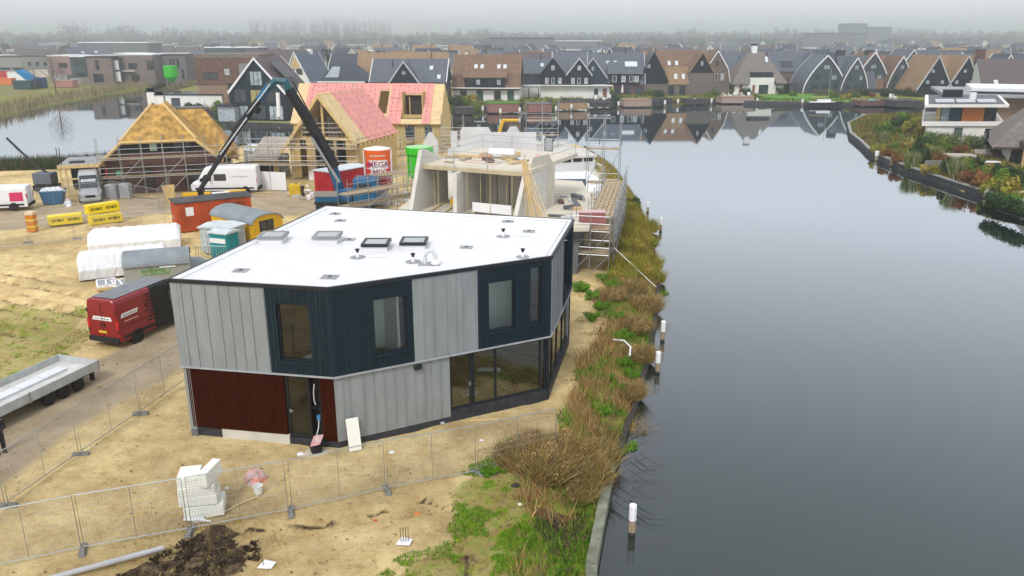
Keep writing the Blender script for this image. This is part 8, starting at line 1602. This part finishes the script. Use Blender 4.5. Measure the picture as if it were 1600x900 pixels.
# trees
def bare_tree(h=9, k=1300, pal=TWIG, crown=True):
    t = thing('bare_tree', 'x', 'tree'); m = MB(); m.tube([(0, 0, 0), (.05, 0, h * .35), (0, .05, h * .7), (.05, 0, h)], .16 * h / 9, 6, r1=.03)
    m.build('trunk', BARK, t); m = MB()
    for i in range(26):
        a = i * 2.4; z0 = h * (.25 + .6 * i / 26); l_ = h * .34 * (1.1 - i / 32); m.tube([(0, 0, z0), (l_ * .5 * math.cos(a), l_ * .5 * math.sin(a), z0 + l_ * .45), (l_ * math.cos(a + .2), l_ * math.sin(a + .2), z0 + l_ * .85)], .05, 4, r1=.012)
    m.build('branches', BARK, t)
    bl = [(0, 0, h * .66, h * .3, h * .3, h * .33)]; a = RS.uniform(0, 6.28, k); d = RS.uniform(0, 1, k) ** .6 * h * .33; z = h * RS.uniform(.35, 1.05, k); ok = (d / (h * .33)) ** 2 + ((z / h - .68) / .36) ** 2 < 1; v, c = blades((d * np.cos(a))[ok], (d * np.sin(a))[ok], z[ok], .7, .012, .7, pal); fast_mesh('twigs', v, 3, lf, t, colors=c)
    return t
bt_ = bare_tree(); TR = [(88, 148, 1.15, 'bare tree standing on the left lake bank before the containers'), (57, 140, .8, 'thin bare tree left of the blue box across the left lake'), (100, 136, .7, 'thin bare tree at the left end of the white hoarding'), (147, 132, .6, 'thin bare sapling before the hoarding, left'), (166, 131, .6, 'thin bare sapling before the hoarding, middle'), (182, 130, .6, 'bare sapling before the two white panels block'), (218, 128, .6, 'bare sapling left of the green distant silo'), (302, 126, .7, 'bare tree at the right end of the hoarding'), (690, 108, .8, 'bare tree behind the four-skylight house'), (1130, 108, .9, 'bare tree above the narrow brick gambrel house')]
for x, y, s, lab in TR: o = put(bt_, gp(x, y), lab, s, 'bare trees', z=0); o['category'] = 'tree'
def crown_tree(name, pal, h=9, w=4, k=2400):
    t = thing(name, 'x', 'tree'); MB().tube([(0, 0, 0), (.1, 0, h * .5)], .2, 6, r1=.1).build('trunk', BARK, t); bl = [(RS.uniform(-w, w) * .35, RS.uniform(-w, w) * .35, h * RS.uniform(.35, .85), *(RS.uniform(.25, .4, 3) * w)) for _ in range(10)]; v, c = cloud(bl, k, .28, pal); fast_mesh('crown', v, 3, lf, t, colors=c); return t
ct_ = [crown_tree('leafy_tree', [(.06, .07, .04), (.1, .1, .05), (.05, .06, .04)]), crown_tree('leafy_tree', [(.17, .13, .05), (.13, .11, .06)]), crown_tree('conifer', DARKG, 10, 3)]
for i in range(95):
    Y = rnd.choice([300, 340, 380, 430, 500, 580, 680]) + rnd.uniform(-14, 14); px = rnd.uniform(330 if Y < 400 else -20, 1620); X_ = (px - 800) * Y / 1297; k = i % 3; reg = next(r_ for lim, r_ in regions if px < lim)
    o = put(ct_[k], (X_, Y), '%s %s %s' % (['grey-green rounded tree', 'autumn brown rounded tree', 'dark evergreen tree'][k], 'in mid distance' if Y < 440 else 'far in haze', reg), rnd.uniform(.6, 1.1), 'trees among the far roofs', z=0); o['category'] = 'tree'
def wood(name, spans, kk):
    vs, cs = [], []
    for (xa, xb, Y0, top, dens, pal) in spans:
        Y0 = int(Y0 * 1.55); n_ = int((xb - xa) * Y0 / 1297 / 8.5 * dens)
        for i in range(n_):
            px = rnd.uniform(xa, xb); Y = Y0 + rnd.uniform(-90, 90); h = (15.3 + (55 - top) * Y / 1300.0) * rnd.uniform(.72, 1.02); w = rnd.uniform(5, 9.5) if top > 32 else rnd.uniform(3, 4.5)
            v, c = cloud([((px - 800) * Y / 1297, Y, h * .56, w, w, h * .46), ((px - 800) * Y / 1297 + rnd.uniform(-2, 2), Y, h * .3, w * 1.1, w, h * .3)], kk, 1.9 if top > 32 else 1.4, pal); vs.append(v); cs.append(c)
    tag(fast_mesh(name, np.concatenate(vs), 3, lf, colors=np.concatenate(cs)), kind='stuff')
FW = [(.05, .07, .05), (.09, .10, .07), (.04, .05, .045)]
wood('far_wood', [(-40, 105, 1215, 47, 1.3, FW), (104, 143, 1107, 33, 2.0, FW), (140, 420, 1188, 46, 1.4, FW), (175, 225, 1134, 37, 2.2, FW), (260, 330, 1134, 42, 1.6, FW), (395, 545, 1417, 27, 3.4, FW), (540, 612, 1417, 29, 3.6, FW), (-40, 1660, 1080, 52, 2.6, FW), (-40, 1660, 760, 58, 1.3, FW), (-40, 1660, 880, 56, 1.4, FW), (620, 1000, 1282, 48, 1.6, FW), (1000, 1640, 1282, 47, 1.6, FW), (400, 640, 1215, 48, 1.3, FW), (610, 1000, 1350, 51, .8, FW), (712, 775, 1161, 42, 1.8, FW), (1000, 1300, 1215, 50, 1.0, FW), (1055, 1090, 1188, 43, 1.2, FW), (1200, 1240, 1188, 42, 1.5, FW), (1270, 1300, 1188, 40, 1.4, FW), (1390, 1460, 1215, 41, 1.4, FW), (1380, 1640, 1282, 50, 1.2, FW), (1530, 1640, 1026, 50, 1.0, [(.12, .12, .06), (.08, .09, .05)])], 110)
# ------------------------------------------------------------------ small things along the far quay
def terr(label, x0_, x1_, yb, d, h, mat, cap=CONCD):
    fr, L = wframe(gp(x0_, yb), gp(x1_, yb - .4)); t = thing('terrace', label, 'terrace', (0, 0, 0)); MB().box(0, L, -d, 0, -.5, h, fr).build('retaining_wall', mat, t); MB().box(-.1, L + .1, -d, .1, h, h + .1, fr).build('top', cap, t); return t
PKT = M('terrace_brick', (.25, .12, .10), var=.2); DKT = M('dark_deck', (.06, .055, .055), var=.2); TAN = M('tan_deck', (.32, .22, .13), var=.2)
for a in [('brown-red terrace wall under the four-skylight house', 762, 812, 172, 5, 1.3, PKT, M('lawn_green', (.07, .19, .015))), ('reddish terrace wall left of the twin gables dock', 826, 862, 172, 5, 1.2, PKT, CONCD), ('dark sunken dock left under the four-skylight house', 712, 740, 174, 4, .6, DKT, DKT), ('brown and orange terrace under the twin gables', 872, 918, 168, 4, 1.1, TAN, DKT), ('dark dock under the grey barn house with the brick panel', 925, 958, 164, 4, .5, DKT, DKT), ('stepped pale brown planter wall by the white parasol', 975, 1018, 163, 4, 1.0, M('planter_wall', (.33, .24, .19)), TAN), ('dark dock under the brown thatched gables', 1072, 1108, 159, 4, .5, DKT, DKT), ('low pale stone terrace with white chairs left of the lawn', 1128, 1178, 158, 4, .9, M('pale_stone', (.34, .26, .22)), TAN), ('dark timber dock right of the sailing boat', 1345, 1395, 162, 5, .5, M('dock_brown', (.14, .08, .07)), M('dock_brown', (.14, .08, .07))), ('wide dark decking at the right end of the far quay', 1398, 1440, 164, 6, .8, DKT, DKT)]: terr(*a)
for i, (x, y) in enumerate([(932, 160), (944, 160), (952, 159), (1132, 155), (1140, 155), (1148, 155), (1160, 155), (1170, 155), (1392, 158), (1398, 158)]):
    q = gp(x, y); t = thing('garden_chair', ['white chair on the dark dock, left', 'white chair on the dark dock, middle', 'white chair on the dark dock, right', 'leftmost white chair on the pale stone terrace', 'second white chair on the pale stone terrace', 'middle white chair on the pale stone terrace', 'fourth white chair on the pale stone terrace', 'last white chair on the pale stone terrace', 'left white chair on the dark timber dock', 'right white chair on the dark timber dock'][i], 'chair', (q[0], q[1], .62), rnd.random() * 3, 'white garden chairs')
    MB().box(-.4, .4, -.4, .4, .4, .5).build('seat', PAINTW, t); MB().box(-.4, .4, .34, .42, .5, 1.1).build('backrest', PAINTW, t)
    for a in (-.35, .35): MB().box(a - .04, a + .04, -.38, .38, 0, .4).build('leg_frame', PAINTW, t)
for x, y, lab in ((972, 152, 'closed white parasol on the far bank before the grey barn house'), (957, 150, 'closed tan parasol left of the white one on the far bank'), (1538, 240, 'closed dark parasol before the thatched villa')):
    q = gp(x, y); t = thing('parasol', lab, 'parasol', (*q, 0)); MB().tube([(0, 0, 0), (0, 0, 3.2)], .05, 6).build('pole', STEEL, t); MB().lathe([(.28, 1.2), (.3, 1.4), (.1, 3.2)], 10).build('canopy', PAINTW if x == 972 else (OSB if x == 957 else BLACK), t)
def boat(label, x, y, L, hull, deck, mast=0, rz=0):
    q = gp(x, y, WL); t = thing('boat', label, 'boat', (q[0], q[1], WL), rz); w = L * .16; sec = []
    for i in range(9): u = -1 + 2 * i / 8; ww = w * (1 - max(0, u) ** 2.2) * (1 - .25 * max(0, -u)); sec.append([(u * L / 2, -ww * .5, 0.0), (u * L / 2 * 1.05, -ww, .9 + .25 * max(0, u)), (u * L / 2 * 1.05, ww, .9 + .25 * max(0, u)), (u * L / 2, ww * .5, .0)])
    MB().add([p for s_ in sec for p in s_], [(i * 4 + j, i * 4 + (j + 1) % 4, (i + 1) * 4 + (j + 1) % 4, (i + 1) * 4 + j) for i in range(8) for j in range(4)] + [(0, 1, 2, 3), (35, 34, 33, 32)]).build('hull', hull, t); MB().box(-L * .42, L * .30, -w * .6, w * .6, .85, 1.05).build('deck', deck, t); MB().box(-L * .2, L * .15, -w * .4, w * .4, 1.05, 1.6).build('cabin', deck, t)
    if mast: MB().tube([(L * .08, 0, 1), (L * .08, 0, mast)], .06, 6).build('mast', STEEL, t); MB().tube([(L * .08, 0, 2.2), (-L * .4, 0, 2.1)], .07, 6).build('boom', WOOD, t)
boat('white and black sailing boat moored before the bright lawn', 1288, 166, 8.5, M('hull_dark', (.03, .035, .045)), PAINTW, 8.5, .0); boat('small boat with teal cover at the dark timber dock', 1362, 166, 5.2, M('hull_teal', (.2, .42, .4)), M('teal_cover', (.25, .5, .47)), 0, .2)
q = gp(1365, 140); t = thing('pergola', 'brown timber pergola before the tan arched house', 'pergola', (q[0] + 2, q[1] - 10, 0)); MB().box(-5, 6.5, -2, 2, 2.7, 2.9).build('roof', M('pergola_roof', (.35, .25, .2)), t)
for x in (-4.8, 0, 5.8): MB().box(x - .12, x + .12, -1.9, -1.7, 0, 2.7).build('post', TAN, t)
MB().box(-4.6, 6, 1.6, 1.9, 0, 2.7).build('back_wall', BLACK, t)
# garden furniture on the right bank
q = gp(1500, 250); t = thing('lounge_deck', 'pale covered lounge set on the right bank garden', 'lounge set', (q[0], q[1], 0), -.1); MB().box(-2.2, 1.6, -.9, .9, .1, .75).build('cover', M('beige_cover', (.42, .38, .33)), t, bevel=.1)
q = gp(1535, 244); t = thing('garden_sofa', 'small pale sofa beside the parasol in the right garden', 'sofa', (q[0], q[1], 0)); MB().box(-1, 1, -.4, .4, .1, .45).build('seat', M('beige_cover', (.42, .38, .33)), t); MB().box(-1, 1, .3, .45, .45, .85).build('backrest', M('beige_cover', (.42, .38, .33)), t)
q = gp(1545, 262); t = thing('garden_table', 'dark garden table with white top before the veranda', 'table', (q[0], q[1], 0)); MB().box(-1.1, 1.1, -.5, .5, .68, .75).build('table_top', PAINTW, t)
for a in (-1, .95): MB().box(a, a + .08, -.4, .4, 0, .68).build('leg', DGREY, t)
tag(MB().box(-1.4, 1.4, -.08, .08, 0, 1.3).build('timber_screen', M('grey_screen', (.2, .2, .19))), 'grey timber screen between the tall plumed clumps', 'screen').location = (*gp(1462, 268), 0)
for i, (x, y) in enumerate([(1575, 276), (1588, 275), (1580, 271)]):
    q = gp(x, y); t = thing('garden_chair', ['pale wooden chair left on the veranda terrace', 'pale wooden chair right on the veranda terrace', 'pale wooden chair at the back of the veranda terrace'][i], 'chair', (q[0], q[1], 0), i * 1.3, 'wooden chairs by the veranda'); MB().box(-.3, .3, -.3, .3, .4, .46).build('seat', TAN, t); MB().box(-.3, .3, .25, .3, .46, 1.0).build('backrest', TAN, t)
    for a in (-.27, .23): MB().box(a, a + .05, -.28, .28, 0, .4).build('leg_frame', PAINTW, t)

# tell repeats of one kind apart by their order
ORD = 'first second third fourth fifth sixth seventh eighth ninth tenth eleventh twelfth thirteenth fourteenth fifteenth sixteenth seventeenth eighteenth nineteenth twentieth'.split()
byl = {}
for o in COL.objects:
    if o.parent is None and o.get('group') in ('houses fading into the haze', 'trees among the far roofs', 'boards lying before the thatched house', 'building rubble on the yard'): byl.setdefault(o['label'], []).append(o)
for lab, os_ in byl.items():
    if len(os_) > 1:
        for i, o in enumerate(sorted(os_, key=lambda q: q.location.x / max(1, q.location.y))):
            if i < len(ORD): o['label'] = '%s, %s from left' % (lab, ORD[i])
